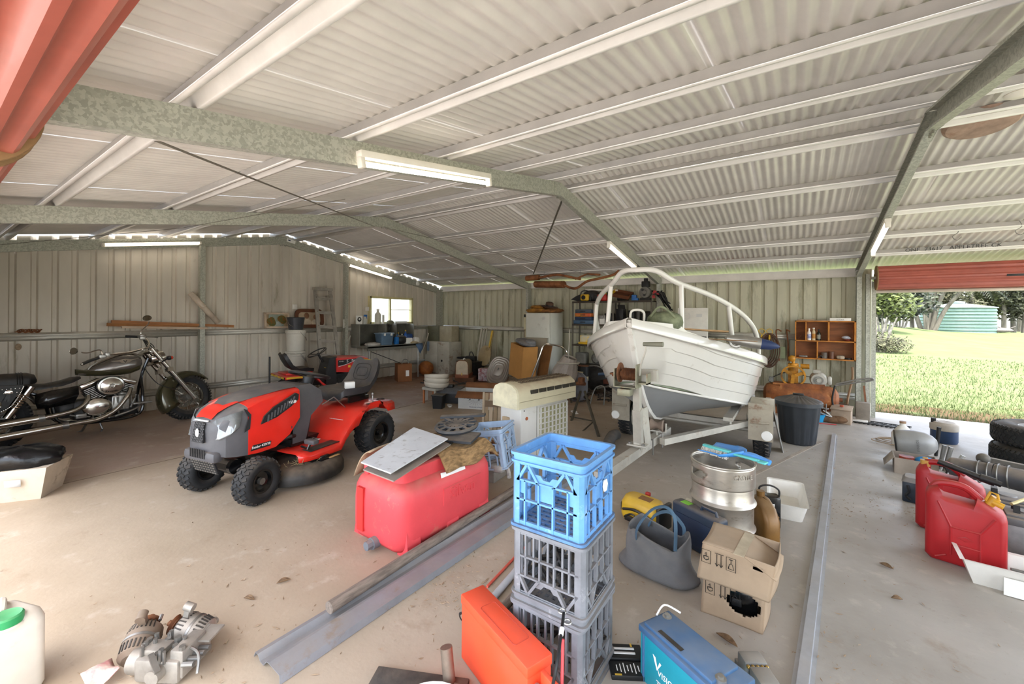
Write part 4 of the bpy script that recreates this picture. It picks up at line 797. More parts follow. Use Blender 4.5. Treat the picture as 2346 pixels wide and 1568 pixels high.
B().loft([[(-.02, s-.015, z), (.02, s-.015, z), (.03, s+.03, z), (-.03, s+.03, z)] for s, z in [(stem(t)[0], stem(t)[1]) for t in (0.05, .2, .4, .6, .8, 1.0)]]+[[(-.02, s-.01, keel(s)-.012), (.02, s-.01, keel(s)-.012), (.03, s+.04, keel(s)), (-.03, s+.04, keel(s))] for s in (.5, .62, .78, 1.0, 1.3)]).build('stem_bar', m_hull, bt, smooth=50)
B().prism([(-gw(LB)*.97, gz(LB)), (gw(LB)*.97, gz(LB)), (cw(LB), cz(LB)), (0, keel(LB)), (-cw(LB), cz(LB))], LB-.03, LB, MX(((1, 0, 0, 0), (0, 0, 1, 0), (0, 1, 0, 0), (0, 0, 0, 1)))).build('transom', m_hull, bt)
for s in (1.3, 2.4): B().box((0, s, -.42), (1.3, .28, .04)).build('thwart', m_hull, bt)
# bow rail
def rail_pt(s, h): return (gw(s)-.05, s, gz(s)+h)
RS = [(.38, .45), (.75, .43), (1.15, .37), (1.5, .27), (1.72, .12), (1.78, 0)]
rp = [rail_pt(s, h) for s, h in RS]; full = [(-x, y, z) for x, y, z in reversed(rp)]+[(-.15, .22, .455), (0, .17, .46), (.15, .22, .455)]+rp
B().tube(bez(full, 5), .024, 12).build('bow_rail', m_hull, bt)
for sgn in (1, -1):
    for s, h, sb in ((.42, .455, .45), (.95, .40, 1.05), (.16, .0, .2))[:2]:
        x, y, z = rail_pt(s, h); x2, y2, z2 = rail_pt(sb, 0); B().tube([(sgn*x, y, z), (sgn*x2, y2, z2)], .021, 12).build('rail_post', m_hull, bt)
B().tube(bez([(-.05, .2, .02), (-.05, .22, .09), (.0, .24, .11), (.05, .26, .09), (.05, .28, .0)], 5), .011, 8).build('bow_handle', m_hull, bt)
B(MX.Translation((.76, .66, gz(.7)+.02))).prism([(-.25, -.03), (.1, -.05), (.16, .02), (-.2, .06)], 0, .006).build('deck_mat', mat('brown_board', '8a6a48', .8, 0, .3, 6), bt)
# things lying in the bow
gp = one('gear_bag', B().ell((0, 0, 0), (.16, .12, .1), 14, 8, p=.8).tube(bez([(-.1, -.1, .05), (0, -.13, .14), (.12, -.1, .04)], 5), .01), mat('camo_green', '7d8468', .8, 0, .3, 12), 'grey green canvas pouch lying inside the boat behind the bow', 'bag', loc=BM @ V((.2, .42, .02)))
one('plywood_offcut', B().box((0, 0, 0), (.36, .1, .012)), mat('plywood', 'b08d62', .7, 0, .2, 5, stretch=(1, 6, 1)), 'tan plywood strip lying across the gunwale under the bow rail', 'board', M=BM @ MX.Translation((.52, .55, -.03)) @ rotz(.35))
fs = T('anchor_float', 'grey and navy pointed float lying on the boat rail side', 'float', M=BM @ MX.Translation((.86, .9, -.1)) @ rotz(.15) @ MX.Rotation(.12, 4, 'Y'))
B(MX.Rotation(PI/2, 4, 'Y')).lathe([(0, -.22), (.03, -.2), (.05, -.1), (.055, 0), (.05, .08)], 14).build('body', m_alu, fs); B(MX.Rotation(PI/2, 4, 'Y')).lathe([(.05, .08), (.04, .16), (.015, .22), (0, .23)], 14).build('tip', mat('navy', '25355c', .5), fs); B().torus((-.12, -.02, .0), .045, .016, 16, 6, MX.Rotation(PI/2, 4, 'X')).build('ring', m_alu, fs)
# ------------------------------------------------ trailer
tr = T('boat_trailer', 'galvanised boat trailer with winch post and rusty mudguards', 'trailer', (7.585, -3.25, 0)); W_ = WB(tr)
def trb(): return B(tr.matrix_basis.inverted())
m_tg = mat('trailer_galv', 'bdb8ac', .45, .3, .1, 6, dust=.3, spots=.15, spotcol='8a6a48')
td = V((.063, .998, 0)); C0 = V((7.535, -4.9, .40)); K0 = V((7.46, -5.95, .38))
trb().beam(K0, C0+td*.55, .075, .075).build('drawbar', m_tg, tr)
for sgn, e in ((1, V((8.26, -3.45, .40))), (-1, V((6.93, -3.45, .40)))):
    trb().beam(C0+td*.1+V((sgn*.09, 0, 0)), e, .06, .06).beam(e, e+td*1.7, .06, .06).build('side_beam', m_tg, tr)
trb().beam((6.8, -3.25, .33), (8.37, -3.25, .33), .06, .06).cyl((6.75, -3.25, .27), (8.42, -3.25, .27), .025).build('axle', m_tg, tr)
trb().beam((6.95, -2.2, .4), (8.3, -2.2, .4), .06, .06).build('cross_member', m_tg, tr)
for x in (6.8, 8.375):
    M = tr.matrix_basis.inverted() @ MX.Translation((x, -3.25, .28)) @ rotz(PI/2); w_ = tyre(B(M), .285, .17, .165, 34, 3, 40, .5).build('wheel', m_rub, tr); rim(B(M), .165, .13).build('rim', m_tg, w_)
m_guard = mat('guard_grey', 'aaa08e', .6, .1, .12, 4, spots=.35, spotcol='75492c', sscale=7)
for x, pts, lx in ((6.8, None, -.07), (8.375, None, .06)):
    b = trb(); rings = []
    for a in [math.radians(k) for k in range(176, -12, -14)]:
        r = .36; yy = -3.25-math.cos(a)*r*-1*-1; rings.append([(x-.115, -3.25+math.cos(a)*r*-1, .30+math.sin(a)*r), (x+.115, -3.25+math.cos(a)*r*-1, .30+math.sin(a)*r)])
    b.loft(rings[::-1], closed=False, cap=False); b.box((x, -3.615, .45), (.235, .008, .4)); gd = b.build('mudguard', m_guard, tr, solid=.004)
    trb().lathe([(0, .012), (.05, .01), (.055, 0)], 20, align((x+lx, -3.62, .31), (0, -1, 0))).build('reflector', m_wht, gd); trb().tube([(x-.1, -3.62, .44), (x+.02, -3.63, .445), (x+.08, -3.62, .45)], .014).build('stay', m_guard, gd)
# winch post
pb = V((7.52, -5.17, .42)); pt_ = V((7.56, -5.36, 1.02)); trb().beam(pb, pb+(pt_-pb)*.62, .07, .075, (0, 1, 0)).beam(pb+(pt_-pb)*.55, pt_, .058, .062, (0, 1, 0)).rbox(tuple(pb+V((0, -.02, .03))), (.17, .12, .014), .003).box(tuple(pb+V((0, -.05, .14))), (.05, .012, .22)).beam(pb+V((.05, .12, -.02)), pb+V((.03, .05, .35)), .012, .1).build('winch_post', m_tg, tr)
q = trb()
for dx in (-.06, .06): q.cyl(tuple(pb+V((dx, -.06, .03))), tuple(pb+V((dx, -.06, .055))), .016, n=6)
q.cyl(tuple(pb+V((.0, -.06, .33))), tuple(pb+V((.03, -.09, .33))), .018, n=8).tube([pb+V((-.035, -.05, .38)), pb+V((.02, -.07, .4)), pb+V((.04, -.06, .33))], .008); q.build('bolt', m_steel, tr)
trb().tube([(7.44, -4.98, .36), (7.44, -5.0, .46), (7.6, -5.0, .46), (7.6, -5.0, .32)], .008, 6).tube([(7.62, -4.75, .33), (7.62, -4.75, .47)], .01, 6).build('u_bolt', m_steel, tr)
wc = pt_+V((-.05, -.07, .06)); q = trb().box(tuple(wc+V((.085, 0, .02))), (.008, .14, .2)).box(tuple(wc+V((-.105, 0, .0))), (.008, .13, .15)).box(tuple(wc+V((-.01, 0, -.075))), (.2, .14, .008)).box(tuple(wc+V((.12, .03, -.04))), (.09, .1, .012)).box(tuple(wc+V((.16, .03, .0))), (.01, .1, .09)).rbox(tuple(wc+V((-.02, -.02, -.12))), (.11, .1, .06), .006); wi = q.build('winch_frame', mat('winch_galv', '8d8a74', .5, .4, .2, 8, spots=.4, spotcol='7a4a2c', sscale=14), tr)
q = trb(); q.cyl(tuple(wc+V((-.09, 0, .03))), tuple(wc+V((.08, 0, .03))), .028, n=14)
for k in range(9): q.torus(tuple(wc+V((-.045+.014*k, 0, .03))), .046+.006*(k % 2), .008, 16, 6, None) if False else q.lathe([(.04, -.007), (.054, 0), (.04, .007)], 18, align(tuple(wc+V((-.045+.0135*k, 0, .03))), (1, 0, 0)))
q.build('winch_drum', m_rust, wi); trb().lathe([(0, 0), (.085, 0), (.085, .008), (0, .008)], 20, align(tuple(wc+V((-.075, 0, .04))), (1, 0, 0))).build('winch_gear', m_rust, wi)
h0 = wc+V((.1, -.02, .03)); trb().tube(bez([h0, h0+V((.02, -.02, .1)), h0+V((.06, -.03, .22)), h0+V((.05, -.03, .27))], 4), .009, 6).build('winch_crank', m_tg, wi); trb().cyl(tuple(h0+V((.04, -.03, .265))), tuple(h0+V((.2, -.04, .27))), .017, .021, n=12).build('winch_grip', mat('grip_olive', '7d7c6c', .5), wi)
trb().tube([tuple(wc+V((-.1, .02, .0))), tuple(wc+V((-.15, .02, .01)))], .012).torus(tuple(wc+V((-.14, .03, .02))), .03, .008, 14, 6, MX.Identity(4)).build('winch_hook', m_rust, wi)
trb().beam(pt_+V((.04, .02, .05)), pt_+V((.03, .26, .02)), .06, .06).box(tuple(pt_+V((.05, .2, .06))), (.14, .06, .1)).build('bow_stop', m_tg, tr)
# keel roller
kc = V((7.56, -4.72, .53)); trb().lathe([(.05, -.07), (.06, -.06), (.035, -.02), (.03, 0), (.035, .02), (.06, .06), (.05, .07)], 18, align(tuple(kc), (1, 0, 0))).build('keel_roller', mat('roller_brown', '7b6a5c', .7, 0, .15), tr); trb().tube([tuple(kc+V((-.085, 0, .03))), tuple(kc+V((-.085, 0, -.06))), tuple(kc+V((.085, 0, -.06))), tuple(kc+V((.085, 0, .03)))], .01, 6).cyl(tuple(kc+V((0, 0, -.06))), tuple(kc+V((0, 0, -.12))), .012).build('roller_bracket', m_tg, tr)
for x in (7.15, 8.1): trb().beam((x, -4.0, .52), (x, -2.2, .5), .09, .04).cyl((x, -3.8, .38), (x, -3.8, .51), .014).cyl((x, -2.4, .38), (x, -2.4, .49), .014).build('bunk', m_tg, tr)
# ================================================================ RED SPRAY TANK and what lies on it
m_tank_r = mat('poly_red', 'd8474c', .5, 0, .08, 3, dust=.5, dcol='b78d78', spots=.08, spotcol='c08a70')
tn = T('spray_tank', 'big red plastic spray tank with moulded legs on the floor', 'tank', (6.32, -6.62, 0), math.radians(-2)); TW, TL, TH = .58, .98, .46
def slab(b, cx, cy, w, l, r, z0, z1, n=6, k=0): 
    return [(x, y, z0) for x, y in rrect(w, l, r, n, cx, cy)]
rings = []
for z, gx, r in ((.03, -.06, .08), (.06, -.02, .11), (.12, 0, .13), (.30, .0, .13), (.38, -.01, .13), (.43, -.05, .12), (.455, -.12, .1), (.46, -.16, .08)): rings.append([(x, y, z) for x, y in rrect(TW+gx, TL+gx, r, 6)])
B().loft(rings).build('tank_shell', m_tank_r, tn, smooth=70)
lip = [[(x, y, z) for x, y in rrect(w, l, r, 6)] for w, l, r, z in ((TW-.15, TL-.15, .08, .452), (TW-.15, TL-.15, .08, .545), (TW-.17, TL-.17, .075, .553), (TW-.21, TL-.21, .06, .553), (TW-.22, TL-.22, .06, .545), (TW-.22, TL-.22, .06, .47))]
B().loft(lip, cap=False).build('raised_rim', m_tank_r, tn, smooth=50)
for y in (-.37, 0.0, .35):
    for s in (1, -1): B().loft([[(s*(TW/2-.03), y-.05, .26), (s*(TW/2-.03), y+.05, .26), (s*(TW/2-.045), y+.05, .25), (s*(TW/2-.045), y-.05, .25)], [(s*(TW/2+.012), y-.06, .0), (s*(TW/2+.012), y+.06, .0), (s*(TW/2-.1), y+.06, .0), (s*(TW/2-.1), y-.06, .0)]]).build('leg', m_tank_r, tn)
for x in (-.13,): B().box((x, -TL/2+.004, .24), (.07, .03, .30)).build('strap_groove', mat('poly_red_clean', 'c8322e', .4, 0, .05), tn)
B().prism(rrect(.012, .012, .005, 2), 0, .1).build('groove_pin', m_steel, tn) if False else None
B().rbox((-.16, -TL/2+.10, .5), (.06, .1, .1), .025).build('strap_lug', m_tank_r, tn)
dr = B(MX.Translation((.03, -TL/2-.0, .055)) @ MX.Rotation(PI/2, 4, 'X')); dr.cyl((0, 0, -.02), (0, 0, .03), .04, n=20).cyl((0, 0, .03), (0, 0, .07), .032, .03, n=8); dr.build('drain_plug', mat('grey_plug', '6c6f73', .6, 0, .1, 8, dust=.4), tn)
Mt = MX.Translation((TW/2+.001, .1, .29)) @ rotz(PI/2) @ MX.Rotation(PI/2, 4, 'X'); tx = text('Silvan', .115, MATS['poly_red'], tn, Mt, .004, sx=1.05); B(Mt).tube([(-.2, -.06, 0), (-.2, .06, 0), (.2, .06, 0)], .004, 5).build('moulded_line', m_tank_r, tn)
Ml = MX.Translation((TW/2-.03, .02, .425)) @ rotz(PI/2) @ MX.Rotation(PI/2-.55, 4, 'X'); B(Ml).prism([(-.13, -.005), (.12, -.01), (.13, .03), (.05, .035), (-.02, .02), (-.12, .03)], .012, .014).build('torn_label', m_wht, tn); text('TRUKPAK', .04, m_blk, tn, MX.Translation((TW/2-.012, .04, .385)) @ rotz(PI/2) @ MX.Rotation(PI/2-.35, 4, 'X'), sx=1.2)
mb = mat('brown_fibre_mat', '9a7a52', .95, 0, .3, 18, bump=.6, stretch=(4, 1, 1))
def fold(u, v): return (-.12+.42*u+.012*math.sin(v*14)*u, -.06+.58*v, .012*math.sin(v*9)*u-.55*max(0, u-.8)-.5*max(0, v-.88)+.02*math.sin(u*4+v*3))
one('coir_mat', B().grid(fold, 16, 20), mb, 'brown hairy coir mat folded over the end of the red tank', 'mat', M=tn.matrix_basis @ MX.Translation((.0, -.02, .585)), solid=.018)
one('cloth_sheet', B().grid(lambda u, v: (-.2-.2*u, -.36+.7*v, .02*math.sin(v*6)-.22*u*u), 8, 12), mat('tan_cloth', 'b39a7c', .9, 0, .2, 8), 'tan hessian cloth hanging over the far side of the red tank', 'cloth', M=tn.matrix_basis @ MX.Translation((-.02, .0, .58)), solid=.008)
bf = T('drain_grate', 'black plastic ribbed frame lying on top of the brown mat', 'frame', M=tn.matrix_basis @ MX.Translation((-.03, .36, .66)) @ MX.Rotation(.12, 4, 'X') @ rotz(.3)); q = B()
for k in range(6): a = PI*k/6; q.beam((-.17*math.cos(a), -.17*math.sin(a), 0), (.17*math.cos(a), .17*math.sin(a), .015), .03, .03)
q.torus((0, 0, 0), .17, .018, 24, 6).torus((0, 0, .015), .1, .012, 20, 6).beam((-.2, .1, .03), (.2, .16, .05), .05, .02); q.build('frame', mat('soft_black', '35373a', .6, 0, .1, 8, dust=.5), bf); B().box((.1, -.16, -.03), (.3, .2, .02)).build('flat_panel', MATS['soft_black'], bf)
def plate(name, pts, z, th, mt, label, cat, tilt=0, dz=0):
    P = [V(p) for p in pts]; c = sum(P, V())/4; one(name, B().prism([(p.x-c.x, p.y-c.y) for p in P], 0, th), mt, label, cat, M=MX.Translation((c.x, c.y, z)) @ MX.Rotation(tilt, 4, 'Y') @ MX.Rotation(dz, 4, 'X'))
pp = [fz(827, 1060, .64), fz(895, 1085, .64), fz(1026, 1006, .64), fz(948, 980, .64)]
plate('spotted_board', pp, .635, .008, mat('white_spotted', 'd9dadb', .4, 0, .05, 5, spots=.3, spotcol='8a8174', sscale=16), 'spotted white panel lying uppermost on the red tank', 'panel')
plate('hardboard_sheet', [p+V((.05, -.02, 0)) for p in pp], .605, .007, mat('grey_board', '8f8378', .7, 0, .1), 'grey brown board lying right under the spotted white panel', 'panel')
q = bez([tn.matrix_basis @ V(p) for p in ((-.1, -.38, .57), (.05, -.4, .58), (.1, -.2, .6), (.16, .0, .6), (.1, .2, .6), (-.05, .1, .62))], 6); one('black_cable', B().tube(q, .008, 6), m_hose, 'black cable tangled under the panels on the red tank', 'cable')
# ================================================================ MILK CRATES
CS, CH = .355, .33
m_cblue = mat('crate_blue', '669dd4', .5, 0, .12, 6, dust=.6, dcol='9a9a98', spots=.15, spotcol='b9d2ee'); m_cgrey = mat('crate_grey', '7d7f83', .5, 0, .15, 6, dust=.4, spots=.12, spotcol='d0d0d0'); m_cpale = mat('crate_pale_blue', 'a9bfd8', .5, 0, .1, 6, dust=.4)
def crate(label, M, mt, mt2, flip, dense, group=None):
    t = T('milk_crate', label, 'crate', M=M, group=group); F = MX.Translation((0, 0, CH)) @ MX.Diagonal((1, 1, -1, 1)) if flip else MX.Identity(4); h = CS/2-.012; w_ = .012
    b = B(F)
    for z0, z1, o in ((CH-.012, CH, .008), (CH-.045, CH-.036, .006)):
        out = rrect(CS+2*o, CS+2*o, .03, 3); inn = rrect(CS-.02, CS-.02, .022, 3); n = len(out); vs = [(x, y, z) for z in (z0, z1) for x, y in out]+[(x, y, z) for z in (z0, z1) for x, y in inn]
        b.add(vs, [(i, (i+1) % n, n+(i+1) % n, n+i) for i in range(n)]+[(2*n+i, 2*n+(i+1) % n, 3*n+(i+1) % n, 3*n+i) for i in range(n)]+[(n+i, n+(i+1) % n, 3*n+(i+1) % n, 3*n+i) for i in range(n)]+[(i, (i+1) % n, 2*n+(i+1) % n, 2*n+i) for i in range(n)])
    pr = rrect(CS-.006, CS-.006, .024, 3); pi = rrect(CS-.016, CS-.016, .02, 3); n = len(pr)
    b.loft([[(x, y, CH-.05) for x, y in pr], [(x, y, CH-.002) for x, y in pr]], cap=False).loft([[(x, y, CH-.055) for x, y in pi], [(x, y, CH-.002) for x, y in pi]], cap=False)
    b.build('rim', mt, t)
    b = B(F); o = rrect(CS+.014, CS+.014, .03, 3); i_ = rrect(CS-.06, CS-.06, .02, 3); n = len(o); vs = [(x, y, z) for z in (.0, .012) for x, y in o]+[(x, y, z) for z in (0, .012) for x, y in i_]
    b.add(vs, [(i, (i+1) % n, n+(i+1) % n, n+i) for i in range(n)]+[(2*n+i, 2*n+(i+1) % n, 3*n+(i+1) % n, 3*n+i) for i in range(n)]+[(n+i, n+(i+1) % n, 3*n+(i+1) % n, 3*n+i) for i in range(n)]+[(i, (i+1) % n, 2*n+(i+1) % n, 2*n+i) for i in range(n)])
    for k in range(-4, 5): b.box((k*.036, 0, .012), (.016, CS-.05, .01)).box((0, k*.036, .014), (CS-.05, .016, .01))
    b.build('base_grid', mt2, t)
    for k in range(4):   # corner posts
        Mc = F @ rotz(k*PI/2); B(Mc).prism([(h+.008, h-.034), (h+.008, h-.008), (h-.008, h+.008), (h-.034, h+.008), (h-.034, h-.0), (h-.01, h-.01), (h-.0, h-.034)], .01, CH-.04).build('corner_post', mt, t)
        b = B(Mc); yv = h
        zb, zm, zt = .012, CH*.37, CH*.63
        for x in (-.105, -.035, .035, .105): b.box((x-.0, yv, (zb+zt)/2), (.008, .016, zt-zb))
        if dense:
            for x in (-.07, 0, .07, .13, -.13): b.box((x, yv-.006, (zb+zt)/2), (.009, .008, zt-zb))
        for z in (zm, zt): b.box((0, yv, z), (CS-.06, .016, .008))
        b.box((0, yv, .02), (CS-.07, .012, .016))
        if not dense:
            for x0, x1, hh in ((-.14, -.105, .06), (-.035, .035, .075), (.105, .14, .06)): b.box(((x0+x1)/2, yv-.003, zt-hh/2), (x1-x0, .005, hh))
        zr = CH-.05
        for a, c in (((-.14, zt), (-.095, zr)), ((-.04, zt), (-.09, zr)), ((.04, zt), (.09, zr)), ((.14, zt), (.095, zr))): b.beam((a[0], yv, a[1]), (c[0], yv, c[1]), .012, .016, (0, 1, 0))
        b.prism([(-.066, zr), (-.038, zr-.03), (-.036, zr-.055), (-.015, zr-.068), (.008, zr-.055), (.01, zr-.03), (.04, zr), (.04, zt+.06), (-.0, zt), (-.03, zt)][::-1] if False else [(-.046, zt), (.046, zt), (.066, zt+.035), (.03, zt+.035), (.016, zt+.018), (-.016, zt+.018), (-.03, zt+.035), (-.066, zt+.035)], -.006, .0, MX(((1, 0, 0, 0), (0, 0, 1, yv), (0, 1, 0, 0), (0, 0, 0, 1))))
        b.build('side', mt, t)
    return t
CX0, CY0 = 7.81, -7.205
crate('grey crate at the bottom of the crate stack', MX.Translation((CX0+.0, CY0, 0)) @ rotz(-.02), m_cgrey, m_cgrey, True, True)
crate('grey crate in the middle of the crate stack', MX.Translation((CX0+.003, CY0, CH+.002)) @ rotz(.015), m_cgrey, m_cgrey, True, True)
cb = crate('bright blue crate on top of the crate stack', MX.Translation((CX0-.004, CY0+.004, 2*CH+.004)) @ rotz(.0), m_cblue, mat('crate_base_dirty', '5d86b4', .6, 0, .2, 12, dust=.9, dcol='77706a'), False, False)
B(MX.Translation((CS/2+.002, .05, CH*.55)) @ MX.Rotation(PI/2, 4, 'Y')).prism([(-.025, -.012), (0, -.024), (.025, -.012), (.025, .012), (0, .024), (-.025, .012)], -.002, .004).build('crate_emblem', m_wht, cb)
for z in (.03, CH+.03):
    q = B(); rg = random.Random(int(z*100))
    for k in range(16): a = V((CX0+rg.uniform(-.12, .12), CY0+rg.uniform(-.12, .12), z+.02+rg.uniform(0, .1))); q.tube(bez([a, a+V((rg.uniform(-.08, .08), rg.uniform(-.08, .08), .04)), a+V((rg.uniform(-.1, .1), rg.uniform(-.1, .1), rg.uniform(-.01, .08)))], 3), .009, 5)
    one('hanger_tangle', q, m_black, 'tangle of black plastic hooks inside the {} grey crate'.format('bottom' if z < .1 else 'middle'), 'hooks')
cp = crate('faded pale blue crate tilted beside the white air conditioner', MX.Translation(tuple(fz(1132, 1062, .17))) @ rotz(.28) @ MX.Rotation(-.16, 4, 'Y') @ MX.Scale(1.1, 4), m_cpale, m_cpale, False, False)
q = B(); rg = random.Random(8)
for k in range(26): a = V((rg.uniform(-.11, .11), rg.uniform(-.11, .11), .05+rg.uniform(0, .12))); q.tube([a, a+V((rg.uniform(-.06, .06), rg.uniform(-.06, .06), rg.uniform(0, .06)))], .009, 5)
tag(q.build('rusty_scrap', m_rust), 'rusty pipe fittings filling the faded tilted crate', 'scrap', kind='stuff').matrix_world = cp.matrix_basis
# toolboxes under the tilted crate
def lidbox(label, px, dims, rz, mt, z=0):
    t = T('metal_box', label, 'box', tuple(fz(*px, z)), rz); w_, l, h = dims; B().rbox((0, 0, h*.38), (w_, l, h*.76), .006).build('box_body', mt, t); B().rbox((0, 0, h*.89), (w_+.01, l+.01, h*.22), .01).build('lid', mt, t); B().tube([(w_/2+.004, -.06, h*.8), (w_/2+.03, -.05, h*.85), (w_/2+.03, .05, h*.85), (w_/2+.004, .06, h*.8)], .007).build('handle', m_steel, t); return t
lidbox('dusty grey steel box under the tilted crate', (1128, 1085), (.3, .42, .17), .08, mat('box_dusty', '8f857a', .7, .1, .15, 6, dust=.7))
q = B().cyl((0, 0, .04), (.0, .28, .04), .04, n=14).cyl((.0, -.04, .04), (0, .0, .04), .055, n=14).box((.05, .1, .05), (.06, .2, .08)); one('starter_motor', q, m_dark, 'greasy starter motor lying behind the red tank end', 'motor', loc=tuple(fz(1112, 1100)), rz=.2)
one('plastic_wrap', B().ell((0, 0, .0), (.09, .06, .04), 10, 6, p=.8).tube(bez([(-.1, 0, .02), (0, .05, .05), (.1, .02, .0), (.16, -.04, -.04)], 5), .02, 6), mat('clear_wrap', 'b8b4ad', .25, 0, .2, 12), 'crumpled translucent plastic on the dusty grey steel box', 'plastic', loc=tuple(fz(1140, 1072, .19)))
# ================================================================ LONG THINGS ON THE FLOOR
def lying(name, a, c, prof, mt, label, cat, closed=False, solid=.003, z=0):
    a = V(a); c = V(c); d = c-a; L_ = d.length; n = len(prof); b = B(); b.add([(0, u, h) for u, h in prof]+[(L_, u, h) for u, h in prof], [(i, (i+1) % n, n+(i+1) % n, n+i) for i in range(n if closed else n-1)]+([tuple(range(n)), tuple(range(2*n-1, n-1, -1))] if closed else []))
    return one(name, b, mt, label, cat, M=MX.Translation((a.x, a.y, z)) @ rotz(math.atan2(d.y, d.x)), solid=0 if closed else solid, flat=True)
m_lg = mat('steel_grey_light', '92959a', .42, .35, .1, 6, dust=.35, spots=.12, spotcol='8a7358')
lying('roof_flashing', (6.735, -8.0, 0), (6.80, -5.35, 0), [(.125, .004), (.11, .03), (.085, .034), (.06, .012), (.03, .01), (.0, .04), (-.02, .044), (-.12, .04), (-.125, .002)], m_lg, 'long grey folded metal flashing lying across the floor', 'flashing')
one('timber_pole', B().cyl((6.675, -7.66, .062), (6.62, -5.8, .05), .032, .03, n=12), mat('old_wood', '85776a', .9, 0, .25, 8, stretch=(8, 1, 8), bump=.3), 'weathered round timber pole lying on the grey metal flashing', 'pole')
q = lying('door_track', (8.715, -6.78, 0), (9.13, -1.75, 0), [(-.04, .002), (-.022, .002), (-.02, .026), (.02, .026), (.022, .002), (.04, .002)], mat('track_galv', 'b9bcc0', .35, .4, .08, 8, dust=.3), 'long straight galvanised steel channel lying toward the roller door', 'track')
lying('floor_strip', tuple(fz(1622, 1140)), tuple(fz(1882, 1012)), [(-.02, .0), (-.02, .004), (.02, .004), (.02, 0)], mat('strip_beige', 'a89a8a', .7, 0, .15), 'flat beige strip lying slantwise beside the steel channel', 'strip', closed=True)
for a, c, r, mt, lb, nm in (((1128, 1372), (1215, 1270), .02, mat('pale_pipe', 'b9b9bb', .4), 'pale grey plastic pipe behind the orange battery', 'plastic_pipe'), ((1150, 1398), (1235, 1300), .024, MATS['old_wood'], 'bamboo coloured wooden rod behind the orange battery', 'wooden_rod'), ((1116, 1345), (1210, 1245), .008, mat('red_rod', 'cf5a48', .5), 'thin red rod behind the pale grey pipe', 'red_rod'), ((1175, 1408), (1240, 1330), .03, m_black, 'black drain pipe lying against the crate stack', 'black_pipe')):
    A, C_ = fz(*a, r), fz(*c, r); one(nm, B().cyl(A, C_, r, n=12), mt, lb, 'pipe' if 'pipe' in nm else 'rod')
# ================================================================ ORANGE BATTERY
m_or = mat('battery_orange', 'f0522f', .42, 0, .05, 4, dust=.25, dcol='c0705c'); M = frame((7.405, -7.45, 0), (.94, -.34, 0), (.34, .94, 0))
ob = T('battery', 'orange red long battery block with two terminals at front', 'battery', M=M); L_, W_b, H_b = .50, .118, .30
b = B().rbox((L_/2, W_b/2, H_b/2-.012), (L_, W_b, H_b-.03), .006).rbox((L_/2-.0, W_b/2, H_b-.022), (L_+.006, W_b+.006, .044), .006); b.build('case', m_or, ob)
B().tube([(x+.26, y+W_b/2, H_b+.0005) for x, y in rrect(.26, .075, .012, 3)], .0015, 4, True).build('lid_line', mat('orange_dark', 'b8402a', .5), ob)
e = B().rbox((L_+.05, W_b/2, H_b/2-.04), (.1, W_b, H_b-.09), .006).rbox((L_+.06, W_b/2, H_b-.05), (.09, .02, .05), .004); e.build('terminal_end', m_or, ob)
for y in (.03, .088): tt = B().rbox((L_+.055, y, H_b-.078), (.085, .028, .006), .002).build('terminal_strip', m_steel, ob); B().cyl((L_+.02, y, H_b-.075), (L_+.02, y, H_b-.062), .009, n=10).build('terminal_bolt', m_alu, tt)
q = bez([(L_+.09, .03, H_b-.07), (L_+.1, .05, H_b+.04), (L_+.05, .12, H_b+.10), (L_-.01, .19, H_b+.12)], 6); B().tube(q, .006, 6).build('lead_black', m_hose, ob); B().tube(bez([(L_+.09, .088, H_b-.07), (L_+.07, .11, H_b+.0), (L_+.05, .13, H_b+.08)], 6), .006, 6).build('lead_red', mat('lead_red', 'c8484a', .5), ob)
for cc in ((L_-.03, .2, H_b+.11), (L_-.0, .2, H_b+.085)): B().torus(cc, .014, .004, 14, 6).build('ring_lug', m_alu, ob)
B().cyl((L_+.05, .12, H_b+.10), (L_+.035, .14, H_b+.108), .009, n=8).build('sleeve', m_wht, ob)
B().tube(bez([(-.0, .03, .2), (-.05, .02, .17), (-.07, .04, .12), (-.0, .06, .1)], 5), .006, 5, sq=.5).build('carry_strap', m_black, ob)
# ================================================================ BLUE BATTERY
M = frame((8.125, -7.075, 0), (.307, -.165, 0), (.165, .307, 0)); bb_ = T('battery', 'big teal and blue battery with two bolts on top', 'battery', M=M); L_, W_b, H_b = .40, .175, .215
m_teal = mat('battery_teal', '1f8fa0', .4, 0, .06, 5, dust=.1); m_bblue = mat('battery_blue', '44698f', .5, 0, .1, 6, dust=.85, dcol='727c88')
B().rbox((L_/2, W_b/2, H_b/2), (L_, W_b, H_b), .005).build('case', m_teal, bb_); B().rbox((L_/2, W_b/2, H_b+.008), (L_+.014, W_b+.014, .03), .006).rbox((L_/2-.02, W_b/2+.0, H_b+.026), (L_-.06, W_b-.02, .02), .006).rbox((.02, W_b/2, H_b/2), (.012, W_b+.01, H_b), .003).rbox((L_-.0, W_b/2, H_b-.05), (.03, W_b-.02, .06), .006).build('lid', m_bblue, bb_)
for x, y in ((.035, W_b*.72), (L_-.045, W_b*.3)): B().cyl((x, y, H_b+.02), (x, y, H_b+.048), .012, n=6).cyl((x, y, H_b+.02), (x, y, H_b+.038), .02, n=16).build('terminal_bolt', m_alu, bb_)
B().box((.14, .03, H_b+.037), (.12, .02, .001)).build('rating_label', m_dark, bb_); B().tube(bez([(.01, W_b*.5, H_b+.04), (-.0, W_b*.85, H_b+.06), (.06, W_b*1.05, H_b+.05)], 5), .004, 5).build('white_lead', m_wht, bb_)
